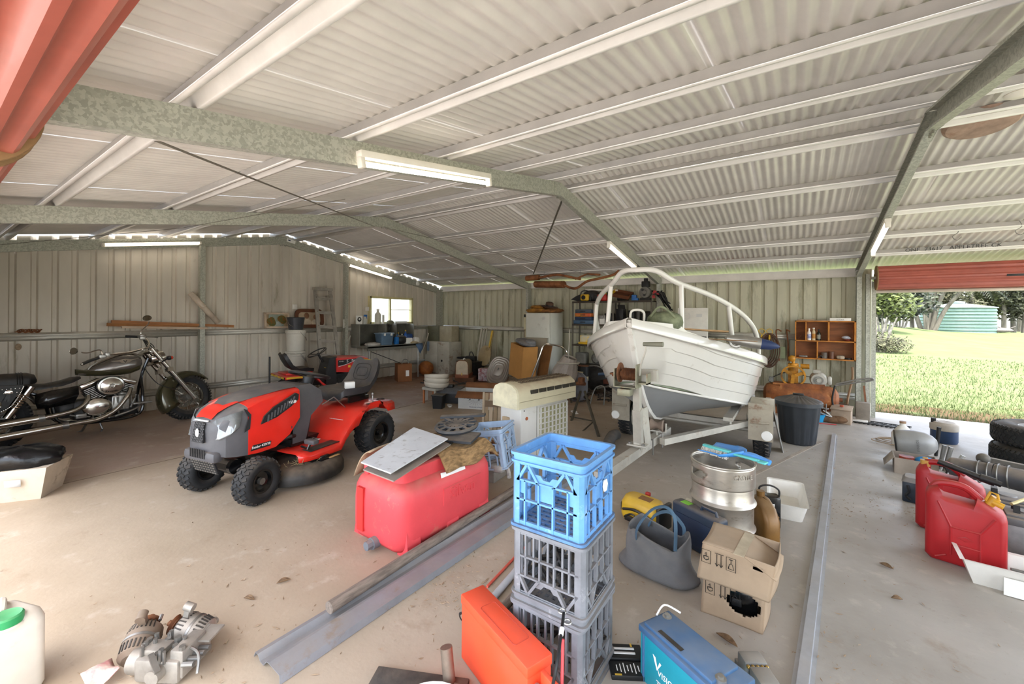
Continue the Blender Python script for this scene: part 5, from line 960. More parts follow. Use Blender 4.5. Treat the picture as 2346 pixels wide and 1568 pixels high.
Mv = MX.Translation((.11, -.002, .125)) @ MX.Rotation(PI/2, 4, 'X'); text('VISION', .034, m_wht, bb_, Mv @ MX.Translation((.045, -.025, 0))); v = B(Mv); v.prism([(-.035, .035), (-.02, .03), (-.008, -.012), (-.012, -.02)], 0, .001).prism([(-.012, -.02), (.012, .02), (.002, .024), (-.008, -.004)], 0, .001); v.build('logo', m_wht, bb_); q = B(Mv)
for k in range(6): q.box((.03, -.062-.008*k, 0), (.09-.008*(k % 3), .003, .001))
q.build('small_print', m_wht, bb_); text('HFS12', .018, m_wht, bb_, Mv @ MX.Translation((.17, -.075, 0)))
# ================================================================ small things on the floor at the front
cc = fz(1440, 1520); t = T('socket_set', 'flat black tool card with white bits beside the blue battery', 'tool set', (cc.x-.03, cc.y+.02, 0), .55); B().rbox((0, 0, .015), (.17, .085, .03), .004).rbox((-.0, -.09, .012), (.16, .08, .024), .004).build('card', m_blk, t); q = B()
for k in range(2): q.rbox((.0+.0*k, .012-.026*k, .031), (.1, .012, .004), .002)
q.build('wrench_print', m_silver, t)
q = B()
for k in range(7): q.box((-.05+.016*k, -.09, .0245), (.004, .03+.012*(k % 3), .001))
q.build('white_bits', m_wht, t); B().box((-.05, -.125, .0245), (.03, .008, .001)).box((.04, .035, .0305), (.008, .02, .001)).build('yellow_print', m_yel, t)
cc = fz(1735, 1545, .05); t = T('battery_switch', 'dusty grey connector block with brass studs beside the blue battery', 'connector', (cc.x, cc.y, 0), -1.0); B().rbox((-.04, 0, .06), (.07, .1, .07), .01).rbox((.055, 0, .05), (.09, .085, .09), .01).rbox((0, 0, .02), (.2, .1, .04), .006).build('block', mat('grey_dusty', '8b8a85', .6, 0, .1, 8, dust=.5), t); q = B()
for k in range(5): q.ell((.003, -.04+.02*k, .082), (.009, .008, .008), 8, 6)
q.build('brass_studs', mat('brass', 'c8a45a', .35, .8, .1), t)
p = fz(1045, 1530); one('steel_pipe_stub', B().cyl((0, 0, .03), (-.0, 0, .16), .026, n=16), mat('brown_galv', '8a7a6a', .5, .4, .2, 8), 'short upright grey brown steel pipe beside the orange battery', 'pipe', M=MX.Translation((7.475, -7.60, 0)) @ MX.Rotation(-.25, 4, 'Y') @ MX.Rotation(-.1, 4, 'X'))
one('white_bowl', B().lathe([(0, .0), (.08, .0), (.15, .045), (.165, .06), (.17, .062), (.155, .045), (.08, .006), (0, .006)], 28), m_white, 'white enamel bowl at the very bottom edge near the orange battery', 'bowl', loc=(7.545, -7.80, .005))
one('rubber_strip', B().rbox((0, 0, .012), (.42, .1, .024), .004), m_rub, 'black ribbed rubber strip on the floor at the bottom edge', 'strip', loc=tuple(fz(960, 1575)), rz=.45)
one('wood_offcut', B().box((0, 0, .03), (.12, .07, .06)), mat('brown_offcut', '6f5848', .8, 0, .2), 'small brown wood offcut in front of the orange battery', 'wood', loc=(7.58, -7.63, 0), rz=.3)
# ================================================================ TOTE BAG
bgp = (7.98, -6.25); t = T('tote_bag', 'slumped grey canvas tote bag with blue handles', 'bag', (*bgp, 0), -.12); m_canvas = mat('canvas_grey', '6b6a69', .85, 0, .1, 6, dust=.2, bump=.15, bscale=120); m_hd = mat('handle_blue', '4a6478', .7)
rings = []
for j in range(9):
    v = j/8; z = .27*v; w_ = .235-.05*v-.02*math.sin(PI*v)+.02*(v < .2); d_ = .13+.02*math.sin(PI*v)-.035*v; ring_ = []
    for i in range(28):
        a = 2*PI*i/28; c_, s_ = math.cos(a), math.sin(a); x = w_*math.copysign(abs(c_)**.7, c_); y = d_*math.copysign(abs(s_)**.75, s_); dz = (.035*math.sin(3*a+1)-.05*abs(s_)**2*(1 if s_ < 0 else .2))*v*v; ring_.append((x+.012*math.sin(5*a+j), y+.014*math.sin(7*a+2*j)*v, max(0.0, z+dz)))
    rings.append(ring_)
b = B(); n = 28; b.loft(rings, cap=False); b.f.append(tuple(range(n-1, -1, -1))); b.mi.append(0); b.build('bag_body', m_canvas, t, smooth=80, solid=.006, sub=1)
B().tube(bez([(-.1, -.10, .2), (-.08, -.115, .3), (-.02, -.05, .4), (.06, -.02, .43), (.12, -.04, .38), (.14, -.09, .22)], 6), .012, 6, sq=.35).build('handle', m_hd, t); B().tube(bez([(-.1, .09, .22), (-.06, .1, .3), (.04, .08, .36), (.12, .09, .3), (.13, .09, .24)], 6), .012, 6, sq=.35).build('handle', m_hd, t)
# ================================================================ YELLOW CHARGER, TOOL CASE
M = MX.Translation((7.72, -5.68, 0)) @ rotz(-.25); t = T('jump_starter', 'yellow jump starter with black clamps behind the tote bag', 'charger', M=M); B().loft([[(x, y, z) for x, y in rrect(w_, l, .05, 4)] for w_, l, z in ((.30, .17, .02), (.32, .19, .06), (.32, .18, .14), (.28, .14, .19), (.24, .1, .2))]).build('case', m_yel, t, smooth=45); B().rbox((.17, 0, .1), (.03, .19, .19), .01).build('end_cap', m_black, t); B().rbox((-.16, -.02, .09), (.03, .07, .08), .015).build('end_cap', m_black, t)
B(MX.Translation((.03, -.02, .203)) @ MX.Rotation(.12, 4, 'X')).box((0, 0, 0), (.1, .06, .002)).build('label_plate', mat('brown_label', '8a6238', .6), t); q = B().tube(bez([(-.12, -.1, .1), (-.02, -.115, .13), (.06, -.11, .12), (.13, -.11, .1)], 5), .01, 6).rbox((0, -.1, .045), (.2, .03, .04), .01).tube(bez([(-.1, -.11, .05), (-.02, -.13, .1), (.05, -.12, .06)], 5), .007); q.build('clamp_leads', m_black, t); B().rbox((-.02, .1, .19), (.04, .03, .03), .008).build('red_clamp', MATS['red_print'], t)
t = T('tool_case', 'dark blue upright tool case with a green sticker', 'case', tuple((fz(1545, 1228)+fz(1640, 1262))/2+V((.04, -.07, 0))), math.atan2(-.2, .3)+.1); B().rbox((0, 0, .14), (.38, .1, .28), .02, 3).build('case_body', mat('case_navy', '2c3a4c', .5, 0, .1, 8, dust=.5), t); B().rbox((0, -.05, .13), (.3, .012, .17), .01).build('panel', mat('case_blue', '24344c', .45), t); B().box((-.1, 0, .2815), (.07, .05, .002)).build('sticker', mat('lime_sticker', '8ad048', .6), t); B().tube([(.02, 0, .275), (.03, 0, .305), (.13, 0, .305), (.14, 0, .275)], .011).build('handle', MATS['case_navy'], t)
# ================================================================ TORN CARTONS
m_card = mat('cardboard', 'ad957a', .85, 0, .08, 5, dust=.35, dcol='a89a88'); m_cardd = mat('cardboard_dark', '8c6a48', .9, 0, .1)
def torn_carton(label, M, w, d, h, hole, sk):
    t = T('carton', label, 'box', M=M); cor = lambda x, y, z: (x+sk*z*.25+.012*math.sin(5*z+9*y), y+.015*math.sin(6*x+4*z), z)
    b = B()
    def face(o, u, v, n=10, hl=None):
        vs = []; fs = []
        for j in range(n+1):
            for i in range(n+1): p = V(o)+V(u)*(i/n)+V(v)*(j/n); vs.append(cor(*p))
        for j in range(n):
            for i in range(n):
                if hl and hl((i+.5)/n, (j+.5)/n): continue
                fs.append((j*(n+1)+i, j*(n+1)+i+1, (j+1)*(n+1)+i+1, (j+1)*(n+1)+i))
        b.add(vs, fs)
    face((0, 0, 0), (w, 0, 0), (0, 0, h), 22, hole); face((0, d, 0), (w, 0, 0), (0, 0, h)); face((0, 0, 0), (0, d, 0), (0, 0, h)); face((w, 0, 0), (0, d, 0), (0, 0, h)); face((0, 0, 0), (w, 0, 0), (0, d, 0)); 
    b.build('carton_walls', m_card, t, solid=.006); b = B(); face((-.004, -.004, h), (w*.56, 0, 0), (0, d+.008, 0)); b.build('flap', m_card, t, solid=.006)
    b = B(); face((w*.55, -.004, h+.002), (w*.5, 0, -.07 if sk > 0 else -.004), (0, d+.008, 0)); b.build('flap', m_card, t, solid=.006)
    return t
def arrows(t, w, z, y=-.005):
    Mx_ = MX.Translation((0, y, z)) @ MX.Rotation(PI/2, 4, 'X'); q = B(Mx_)
    def bx(x): q.tube([(x-.022, -.034, 0), (x+.022, -.034, 0), (x+.022, .034, 0), (x-.022, .034, 0)], .0016, 4, True)
    bx(.045); q.tube([(.033, 0, 0), (.035, -.015, 0), (.045, -.02, 0), (.056, -.014, 0), (.058, 0, 0), (.033, 0, 0)], .0022, 4).tube([(.045, 0, 0), (.045, .02, 0), (.038, .012, 0)], .0018, 4)
    for x in (.098, .118): q.tube([(x, .03, 0), (x, -.034, 0)], .0018, 4).tube([(x-.008, -.02, 0), (x, -.034, 0), (x+.008, -.02, 0)], .0018, 4)
    q.tube([(.088, .033, 0), (.13, .033, 0)], .0016, 4); bx(.165); q.tube([(.152, -.024, 0), (.178, -.024, 0), (.172, .0, 0), (.165, .004, 0), (.158, .0, 0), (.152, -.024, 0)], .0018, 4).tube([(.165, .004, 0), (.165, .022, 0), (.156, .024, 0), (.174, .024, 0)], .0018, 4)
    q.build('handling_marks', m_blk, t)
ca = MX.Translation((8.27, -6.47, 0)) @ rotz(-.06)
lo = torn_carton('lower torn cardboard carton showing a black case inside', ca, .285, .26, .19, lambda u, v: ((u-.68)/.27)**2+((v-.62)/.32)**2+.05*math.sin(20*u+9*v) < 1, 0); arrows(lo, .28, .15)
up_ = torn_carton('upper dusty cardboard carton with a crushed taped side', MX.Translation((8.255, -6.50, .198)) @ rotz(-.1), .33, .27, .19, lambda u, v: ((u-.8)/.07)**2+((v-.78)/.06)**2 < 1, .35); arrows(up_, .3, .13); B().box((.2, .13, .194), (.05, .28, .002)).build('tape', mat('clear_tape', 'c9b89c', .2), up_)
t = T('black_case', 'black plastic tool case inside the lower torn carton', 'case', (8.45, -6.37, .02), .1); B().rbox((0, 0, .07), (.16, .1, .13), .02).build('case_body', m_blackg, t); B().rbox((-.02, -.056, .07), (.05, .014, .04), .006).build('latch', m_black, t)
# ================================================================ KEG with dustpan
KX, KY = 8.262, -5.64; t = T('beer_keg', 'dented stainless steel keg with oval hand holes', 'keg', (KX, KY, 0)); m_keg = mat('keg_steel', 'bdb5a8', .34, .75, .12, 5, spots=.22, spotcol='6f5a44', sscale=7, dust=.2, stretch=(1, 1, 3))
B().lathe([(.17, .0), (.195, .02), (.198, .1), (.2, .12), (.205, .14), (.212, .15), (.205, .16), (.198, .18), (.198, .3), (.205, .31), (.214, .325), (.205, .34), (.198, .35), (.198, .42), (.19, .45), (.1, .47), (.0, .475)], 48).build('keg_body', m_keg, t, smooth=60)
b = B(); n = 64
def hole(a, v): 
    for a0 in (-2.35, -2.35+PI): 
        da = (a-a0+PI) % (2*PI)-PI
        if (abs(da)/.34)**4+((v-.52)/.17)**4 < 1: return True
    return False
zs = [.44, .45, .46, .47, .48, .49, .5, .51, .52, .53, .54, .55, .56, .57, .585]; b.v = [(.203*math.cos(2*PI*i/n), .203*math.sin(2*PI*i/n), z) for z in zs for i in range(n)]
for j in range(len(zs)-1):
    for i in range(n):
        if not hole(2*PI*(i+.5)/n, ((zs[j]+zs[j+1])/2-.44)/.145): b.f.append((j*n+i, j*n+(i+1) % n, (j+1)*n+(i+1) % n, (j+1)*n+i)); b.mi.append(0)
b.build('chime', m_keg, t, smooth=50, solid=.006); B().torus((0, 0, .588), .203, .007, 48, 8).build('rolled_rim', m_keg, t); B().cyl((0, 0, .47), (0, 0, .5), .035, n=16).build('valve', m_steel, t)
text('CASTLE', .04, m_keg, t, MX.Translation((.145, -.146, .535)) @ rotz(.79) @ MX.Rotation(PI/2, 4, 'X'), .003)
q = B(); rg = random.Random(4)
for k in range(7): q.cyl((.2*math.cos(-2.9+.33*k), .2*math.sin(-2.9+.33*k), .1), (.214*math.cos(-2.9+.33*k), .214*math.sin(-2.9+.33*k), .1), .008, n=8)
q.build('rivets', m_steel, t)
m_db = mat('dustpan_blue', '4c9be8', .4, 0, .06, 5, dust=.2); t = T('dustpan', 'bright blue dustpan lying across the keg rim', 'dustpan', M=MX.Translation((8.28, -5.62, .635)) @ rotz(-.42) @ MX.Rotation(.08, 4, 'X'))
def pan(u, v): 
    x = -.14+.28*u; w_ = .115*(1-.0*u) if u < .55 else .115*(1-((u-.55)/.45)**1.5)+.018; e = abs(2*v-1); return (x, (2*v-1)*w_, .035*max(0, e-.75)*4*(.4+.6*u)+.03*max(0, u-.6)*2)
B().grid(pan, 16, 12).build('pan', m_db, t, solid=.005, smooth=60); B().tube(bez([(.12, 0, .03), (.2, 0, .035), (.3, 0, .02)], 4), [.02]*5+[.018]*4, 8, sq=1.3).build('handle', m_db, t)
t = T('hand_brush', 'turquoise handled brush with pale bristles on the dustpan', 'brush', M=MX.Translation((8.265, -5.68, .64)) @ rotz(-.38)); B().rbox((-.04, 0, .03), (.2, .035, .02), .008).rbox((.15, 0, .025), (.2, .03, .016), .007).rbox((.27, 0, .022), (.05, .05, .014), .006).build('handle', mat('turquoise', '62c4c0', .4), t); q = B(); rg = random.Random(1)
for k in range(90): x, y = rg.uniform(-.14, .05), rg.uniform(-.015, .015); q.beam((x, y, .025), (x+rg.uniform(-.012, .012), y-.02, -.02), .004, .004)
tag(q.build('bristles', mat('bristle_pale', 'ddd6c8', .7), t), None, kind='stuff')
# oil bottle, black can, tray, torch
M = MX.Translation(tuple((fz(1735, 1238)+fz(1768, 1256))/2+V((.0, .05, 0)))) @ rotz(.55); t = T('oil_bottle', 'amber brown oil bottle standing beside the keg', 'bottle', M=M); m_amb = mat('amber_plastic', '8a6434', .35, .2, .15, 5, dust=.3); B().prism([(-.05, 0), (.06, 0), (.07, .03), (.07, .17), (.03, .25), (-.02, .29), (-.05, .29), (-.06, .24), (-.06, .02)], -.11, .11, MX(((0, 0, 1, 0), (1, 0, 0, 0), (0, 1, 0, 0), (0, 0, 0, 1)))) if False else None
B().loft([[(x, y, z) for x, y in rrect(w_, d_, .03, 4, 0, cy)] for w_, d_, cy, z in ((.1, .2, 0, 0), (.11, .22, 0, .02), (.11, .22, 0, .18), (.1, .17, .02, .25), (.09, .1, .05, .29), (.05, .05, .06, .30))]).build('bottle_body', m_amb, t, smooth=50); B().cyl((0, .06, .3), (0, .06, .335), .027, n=16).build('cap', m_amb, t); B().tube([(.057, -.06, .2), (.06, 0, .1), (.06, -.07, .06)], .008).build('grip_ridge', m_amb, t)
pz = fz(1752, 1180); t = T('fuel_bottle', 'black plastic container with wire handle behind the keg', 'container', (8.53, -5.16, 0), .3); B().rbox((0, 0, .12), (.13, .1, .24), .015).build('container_body', m_blackg, t); B().box((.0, -.0515, .14), (.04, .001, .1)).build('white_drip', m_wht, t); B().tube(bez([(-.06, 0, .22), (-.07, 0, .29), (.0, 0, .31), (.06, 0, .28), (.06, 0, .22)], 5), .007).build('handle', m_black, t)
p = fz(1778, 1150); t = T('tub', 'white plastic tray on the floor behind the keg', 'tray', (8.63, -4.72, 0), .05); B().loft([[(x, y, z) for x, y in rrect(w_, l, .03, 3)] for w_, l, z in ((.2, .5, 0), (.26, .58, .13), (.28, .6, .135), (.25, .56, .13), (.19, .48, .012), )], cap=False).prism(rrect(.2, .5, .03, 3), 0, .012).build('tray_body', m_white, t)
p = fz(1572, 1150, .035); one('torch', B().cyl((0, 0, 0), (.07, 0, 0), .032, n=16).cyl((.07, 0, 0), (.1, 0, 0), .034, .022, n=16).cyl((.1, 0, 0), (.2, 0, 0), .022, n=14), mat('torch_beige', 'ccc4ac', .5), 'small beige torch lying on the floor left of the keg', 'torch', M=MX.Translation(tuple(p)) @ rotz(-.2))
# ================================================================ RIGHT-HAND CLUSTER
m_can = mat('can_red', 'aa1a20', .42, 0, .08, 4, dust=.45, dcol='a8705c')
def jerry(label, px, dz=0, cap=None, spout=False):
    p = fz(*px); X_ = V((.974, -.225, 0)); t = T('jerry_can', label, 'fuel can', M=frame((p.x, p.y, 0), X_, V((.225, .974, 0)))); w_, d_ = .36, .17
    prof = [(.03, 0), (.33, 0), (.36, .03), (.36, .36), (.345, .395), (.24, .455), (.19, .50), (.06, .50), (.02, .47), (0, .43), (0, .03)]
    rings = []
    for y, s_ in ((0, .035), (.012, .012), (.03, 0), (.14, 0), (.158, .012), (.17, .035)):
        cx_, cz_ = .18, .25; rings.append([(cx_+(x-cx_)*(1-s_/.18), y, cz_+(z-cz_)*(1-s_/.25)) for x, z in bez2(prof)])
    # shell built as two solids round the hand hole: lower body, handle bar above
    lower = [(.03, 0), (.33, 0), (.36, .03), (.36, .355), (.345, .39), (.235, .455), (.225, .415), (.085, .43), (.055, .45), (.06, .49), (.02, .47), (0, .43), (0, .03)]
    rings = []
    for y, s_ in ((0, .03), (.01, .01), (.03, 0), (.14, 0), (.16, .01), (.17, .03)): rings.append([(.18+(x-.18)*(1-s_/.18), y, .22+(z-.22)*(1-s_/.22)) for x, z in lower])
    B().loft(rings).build('can_body', m_can, t, smooth=60)
    B().tube(bez([(.03, .085, .45), (.06, .085, .495), (.13, .085, .508), (.19, .085, .495), (.25, .085, .44)], 5), .022, 10, sq=1.0).build('handle', m_can, t)
    q = B()
    for a, c in (((.06, .40), (.12, .25)), ((.31, .36), (.25, .25)), ((.12, .25), (.25, .25)), ((.12, .25), (.12, .07)), ((.25, .25), (.25, .07)), ((.12, .14), (.25, .14)), ((.05, .03), (.1, .06)), ((.31, .03), (.26, .06))): q.tube([(a[0], .0, a[1]), (c[0], .0, c[1])], .007, 6)
    q.tube([(.15, 0, .19), (.185, 0, .205), (.22, 0, .19), (.185, 0, .175)], .003, 5, True); q.build('ridges', m_can, t)
    if cap == 'left': B().cyl((.05, .085, .465), (.05, .085, .51), .028, n=14).torus((.05, .085, .525), .012, .005, 12, 5, None).build('cap', mat('cap_brass', 'c99a4a', .45), t)
    else: b = B().cyl((.285, .085, .425), (.315, .085, .475), .024, n=14); b.cyl((.3, .07, .45), (.345, .06, .435), .018, n=12).tube([(.27, .07, .45), (.29, .07, .51), (.32, .075, .5), (.325, .08, .46)], .007); b.build('cap', mat('cap_yellow', 'd09a2c', .45), t)
    return t
def bez2(p): return p
jerry('red plastic jerry can in front with a yellow cap', (2118, 1277), cap='right')
jc2 = jerry('red plastic jerry can standing behind the front can, brass coloured cap', (2096, 1208), cap='left')
jm = jc2.matrix_basis; one('pouring_spout', B().cyl((.12, .03, .53), (.33, .03, .47), .02, n=14).cyl((.33, .03, .47), (.40, .03, .455), .028, n=14).cyl((.40, .03, .455), (.43, .03, .448), .02, n=12), m_black, 'black ribbed pouring spout lying across the rear red can', 'spout', M=jm)
# grey batteries with handles
m_bgr = mat('battery_grey', '77787a', .5, 0, .1, 6, dust=.6)
def bigbatt(label, c, rz, dims, mt=m_bgr):
    w_, l, h = dims; t = T('battery', label, 'battery', (*c, 0), rz); B().rbox((0, 0, h/2-.02), (w_, l, h-.04), .008).build('case', mat('battery_white_side', 'a9aaab', .5, 0, .15, 8, spots=.2, spotcol='6b6a68'), t); B().rbox((0, 0, h-.03), (w_+.012, l+.012, .05), .008).rbox((0, 0, h), (w_-.04, l-.06, .02), .006).build('lid', mt, t)
    for s in (1, -1): B().loft([[(s*.16-.03, y, z) for y, z in ((-.05, h), (-.04, h+.06), (.04, h+.06), (.05, h), (.035, h), (.03, h+.045), (-.03, h+.045), (-.035, h))], [(s*.16+.0, y, z) for y, z in ((-.05, h), (-.04, h+.06), (.04, h+.06), (.05, h), (.035, h), (.03, h+.045), (-.03, h+.045), (-.035, h))]]).build('handle', m_black, t)
    for s in (-.5, .5): B().lathe([(0, .02), (.05, .018), (.06, 0)], 18, MX.Translation((s*w_*.45, .02, h))).build('vent_cap', mt, t)
    return t
bigbatt('dusty grey battery box with black handles nearest the red cans', (10.12, -4.62), -.15, (.5, .26, .27)); bigbatt('dusty grey battery box with black handles behind the nearer box', (10.12, -4.25), -.2, (.5, .26, .26))
one('yellow_hose', B().tube(bez([(9.92, -4.62, .33), (10.1, -4.45, .36), (10.3, -4.5, .34), (10.55, -4.75, .31)], 6), .01, 8), mat('hose_cream', 'd0bf86', .5), 'cream coloured hose lying over the grey battery boxes', 'hose')
bt2 = T('battery', 'small dark navy battery beside the rear red can', 'battery', tuple(fz(2078, 1150)+V((.05, .08, 0))), -.2); B().rbox((0, 0, .09), (.13, .2, .18), .012).build('case', mat('navy_dark', '26303c', .4, 0, .1), bt2); B().loft([[(x, y, .175) for x, y in rrect(.14, .21, .02)], [(x, y, .21) for x, y in rrect(.1, .15, .03)]]).build('lid', m_bgr, bt2); B().tube(bez([(-.03, -.108, .15), (-.02, -.115, .1), (-.04, -.112, .06), (-.01, -.108, .03)], 5), .01).build('lead', m_black, bt2)
# white tray
a, c = fz(2155, 1233, .15), fz(2197, 1273, .15); t = T('tub', 'white plastic tray with screws and scraps before the red can', 'tray', M=frame((c.x+.01, c.y-.04, 0), (.93, -.06, 0), (.06, .93, 0))); tw, tl, th = .62, .26, .15
def tring(e, z): return [(-e, -e, z), (tw+e, -e, z), (tw+e, tl+e, z), (-e, tl+e, z)]
B().loft([tring(-.05, 0.0), tring(-.0, th), tring(.018, th+.004), tring(.018, th-.004), tring(.0, th-.01)][:3]+[tring(-.006, th), tring(-.05, .05)], cap=False).add([(p[0], p[1], .05) for p in tring(-.05, 0)], [(0, 1, 2, 3)]).build('tray_body', m_white, t, smooth=10); B().box((tw/2+.06, -.004, .055), (tw-.2, .006, .1)).build('front_panel', m_wht, t)
q = B(); rg = random.Random(12)
for k in range(70): x, y = rg.uniform(.08, .54), rg.uniform(.06, .2); q.beam((x, y, .055+rg.random()*.02), (x+rg.uniform(-.04, .04), y+rg.uniform(-.04, .04), .06+rg.random()*.02), rg.uniform(.004, .012), .004)
tag(q.build('scraps', mat('scrap_brown', '9a8a74', .8, 0, .4, 30)), 'brown scraps and nails filling the white tray', 'scrap', kind='stuff').matrix_world = t.matrix_basis
one('hose_clip', B().torus((.42, .12, .1), .04, .008, 18, 6), m_hose, 'black rubber ring lying in the white tray', 'ring', M=t.matrix_basis); one('shackle', B().tube([(.2, .1, .1), (.32, .12, .1), (.34, .15, .1), (.22, .15, .1)], .01, 6).cyl((.28, .13, .1), (.36, .16, .1), .006), m_steel, 'steel shackle lying in the white tray', 'shackle', M=t.matrix_basis)
p = V((10.12, -4.96, 0)); t = T('pail', 'blue pail with a white lid beside the white tray', 'pail', tuple(p)); B().lathe([(0, 0), (.09, 0), (.1, .16), (.105, .17)], 24).build('pail_body', mat('pail_blue', '5b8fc4', .45, 0, .1, 6), t); B().lathe([(.108, .165), (.11, .19), (.09, .22), (.04, .235), (0, .237)], 24).build('lid', mat('lid_beige', 'd0c4b0', .5, 0, .1, dust=.3), t)
# outboard cowl, jug, carton, tools
p = fz(2108, 1058); M = frame((p.x-.02, p.y+.05, .055), (.95, -.1, .1), (.1, .95, 0)) @ MX.Scale(.88, 4); t = T('engine_cowl', 'silver grey outboard engine cowl resting on the junk pile', 'engine cover', M=M)
rings = []
for x, ry, rz_ in ((-.19, .12, .145), (-.18, .13, .155), (-.1, .135, .165), (0, .13, .165), (.1, .11, .145), (.17, .08, .105), (.205, .04, .055), (.212, .008, .01)): rings.append([(x, ry*math.cos(a), .15+rz_*math.sin(a)) for a in (2*PI*k/24 for k in range(24))])
B().loft(rings).build('cowl', mat('cowl_silver', '92918e', .4, .15, .08, 5, dust=.15), t, smooth=70); B().loft([[( -.196, .13*math.cos(a), .15+.155*math.sin(a)) for a in (2*PI*k/24 for k in range(24))], [(-.182, .136*math.cos(a), .15+.162*math.sin(a)) for a in (2*PI*k/24 for k in range(24))]], cap=False).build('seal', m_black, t); text('EVINRUDE', .035, mat('cowl_letter', '5d5a56', .5), t, MX.Translation((.02, -.136, .15)) @ MX.Rotation(PI/2, 4, 'X') @ MX.Rotation(PI/2, 4, 'Z'), sx=.9)
t = T('plastic_jug', 'off white plastic jug behind the silver cowl', 'jug', tuple(fz(2068, 1022))); B().lathe([(0, 0), (.1, 0), (.11, .03), (.11, .15), (.05, .24), (.03, .26), (.03, .29)], 22).build('jug_body', m_white, t); B().cyl((0, 0, .285), (0, 0, .31), .032, n=14).build('cap', mat('cap_tan', '9a7a5c', .6), t)
t = T('water_cooler', 'round blue and white drink cooler behind the cowl', 'cooler', tuple(fz(2168, 1018)+V((0, .1, 0)))); B().lathe([(0, 0), (.12, 0), (.13, .02), (.13, .16)], 26).build('cooler_body', mat('cooler_blue', '2d4468', .45, 0, .1), t); B().lathe([(.13, .16), (.137, .165), (.137, .23), (.13, .24), (.11, .25), (.1, .265), (.03, .27), (0, .262)], 26).torus((0, 0, .265), .06, .006, 20, 6).build('lid', mat('cooler_lid', 'b3a99b', .6, 0, .1, dust=.3), t)
for k, (px, ln) in enumerate((((2064, 1015), 0), ((2063, 1020), .03), ((2060, 1017), -.03))): p = fz(*px); one('wire_coil', B().torus((0, 0, .01+.015*k), .17+ln, .005, 30, 5, MX.Diagonal((1.3, .8, 1, 1))), mat('wire_tan', 'a48c6c', .6), ['lowest', 'middle', 'uppermost'][k]+' ring of the tan wire coil beside the cowl', 'wire', loc=(p.x-.02, p.y, 0))
p = fz(2070, 1085); t = T('carton', 'open grey cardboard box stuffed with tins under the cowl', 'box', (p.x+.1, p.y+.1, 0), -.1)
for c, d in (((-.16, 0, .08), (.006, .3, .16)), ((.16, 0, .08), (.006, .3, .16)), ((0, -.15, .08), (.32, .006, .16)), ((0, .15, .08), (.32, .006, .16)), ((0, 0, .004), (.32, .3, .008))): B().box(c, d).build('carton_wall', mat('card_grey', '9d9082', .85, 0, .1), t)
B().add([(-.165, -.15, .16), (-.165, .15, .16), (-.24, .12, .06), (-.24, -.12, .06)], [(0, 1, 2, 3)]).build('flap', MATS['card_grey'], t, solid=.005)
one('oil_tin', B().cyl((0, 0, 0), (0, 0, .16), .06, n=18), mat('tin_red_black', 'a8452e', .5, 0, .4, 12, col2='24201e'), 'red and black tin in the grey open box', 'tin', loc=(p.x+.03, p.y+.05, .01)); one('blue_cloth', B().ell((0, 0, 0), (.08, .06, .05)), mat('cloth_blue', '2f86c0', .7), 'blue rag poking out under the silver cowl', 'rag', loc=(p.x+.17, p.y+.05, .14)); one('fan_guard', B().torus((0, 0, 0), .07, .012, 18, 6, MX.Rotation(1.2, 4, 'X')).torus((0, 0, 0), .04, .008, 16, 6, MX.Rotation(1.2, 4, 'X')), m_black, 'black round fitting leaning in front of the cowl', 'fitting', loc=(p.x+.27, p.y-.03, .1))
for k, (px, h, lean, mt, nm, lb) in enumerate((((2144, 1045), .34, .05, m_dark, 'hammer_handle', 'dark tool handle standing right of the cowl'), ((2152, 1075), .26, .1, m_steel, 'steel_rod', 'thin steel rod leaning right of the cowl'), ((2163, 1080), .26, .13, m_steel, 'steel_tube', 'second steel rod leaning right of the cowl'), ((2178, 1085), .2, .3, m_alu, 'grease_gun', 'pale metal tool leaning right of the steel rods'), ((2136, 1010), .3, .02, m_dark, 'file_handle', 'short dark handle upright behind the cowl'))):
    p = fz(*px); one(nm, B().cyl((0, 0, 0), (lean*h*1.5, 0, h), .016, .02 if k != 4 else .026, n=10), mt, lb, 'tool', loc=tuple(p))
p = fz(2230, 1082, .14); M = frame((10.18, -3.35, .2), (.9, -.42, .05), (.42, .9, 0)); t = T('air_duct', 'dusty dark corrugated pipe assembly with wire ties', 'pipe', M=M); B().cyl((-.26, 0, 0), (.0, 0, 0), .085, .09, n=20).cyl((-.0, 0, 0), (.26, 0, -.02), .09, .1, n=20).ell((-.26, 0, 0), (.05, .085, .085), 16, 8).ell((.26, 0, -.02), (.06, .1, .1), 16, 8).build('duct_body', mat('duct_dark', '4c4c50', .6, 0, .15, 6, dust=.65), t); q = B()
for k in range(4): q.torus((0, 0, 0), .097, .006, 20, 6, MX.Translation((-.09+.06*k, 0, -.003)) @ MX.Rotation(PI/2, 4, 'Y'))
q.build('wire_tie', m_steel, t); B().beam((-.1, .12, .1), (.3, .14, .07), .05, .04).ell((-.08, .1, .1), (.05, .05, .05)).ell((.3, .14, .07), (.03, .03, .03)).build('bracket', mat('bracket_dusty', '6f6a62', .7, .1, .2, 9, dust=.5), t)
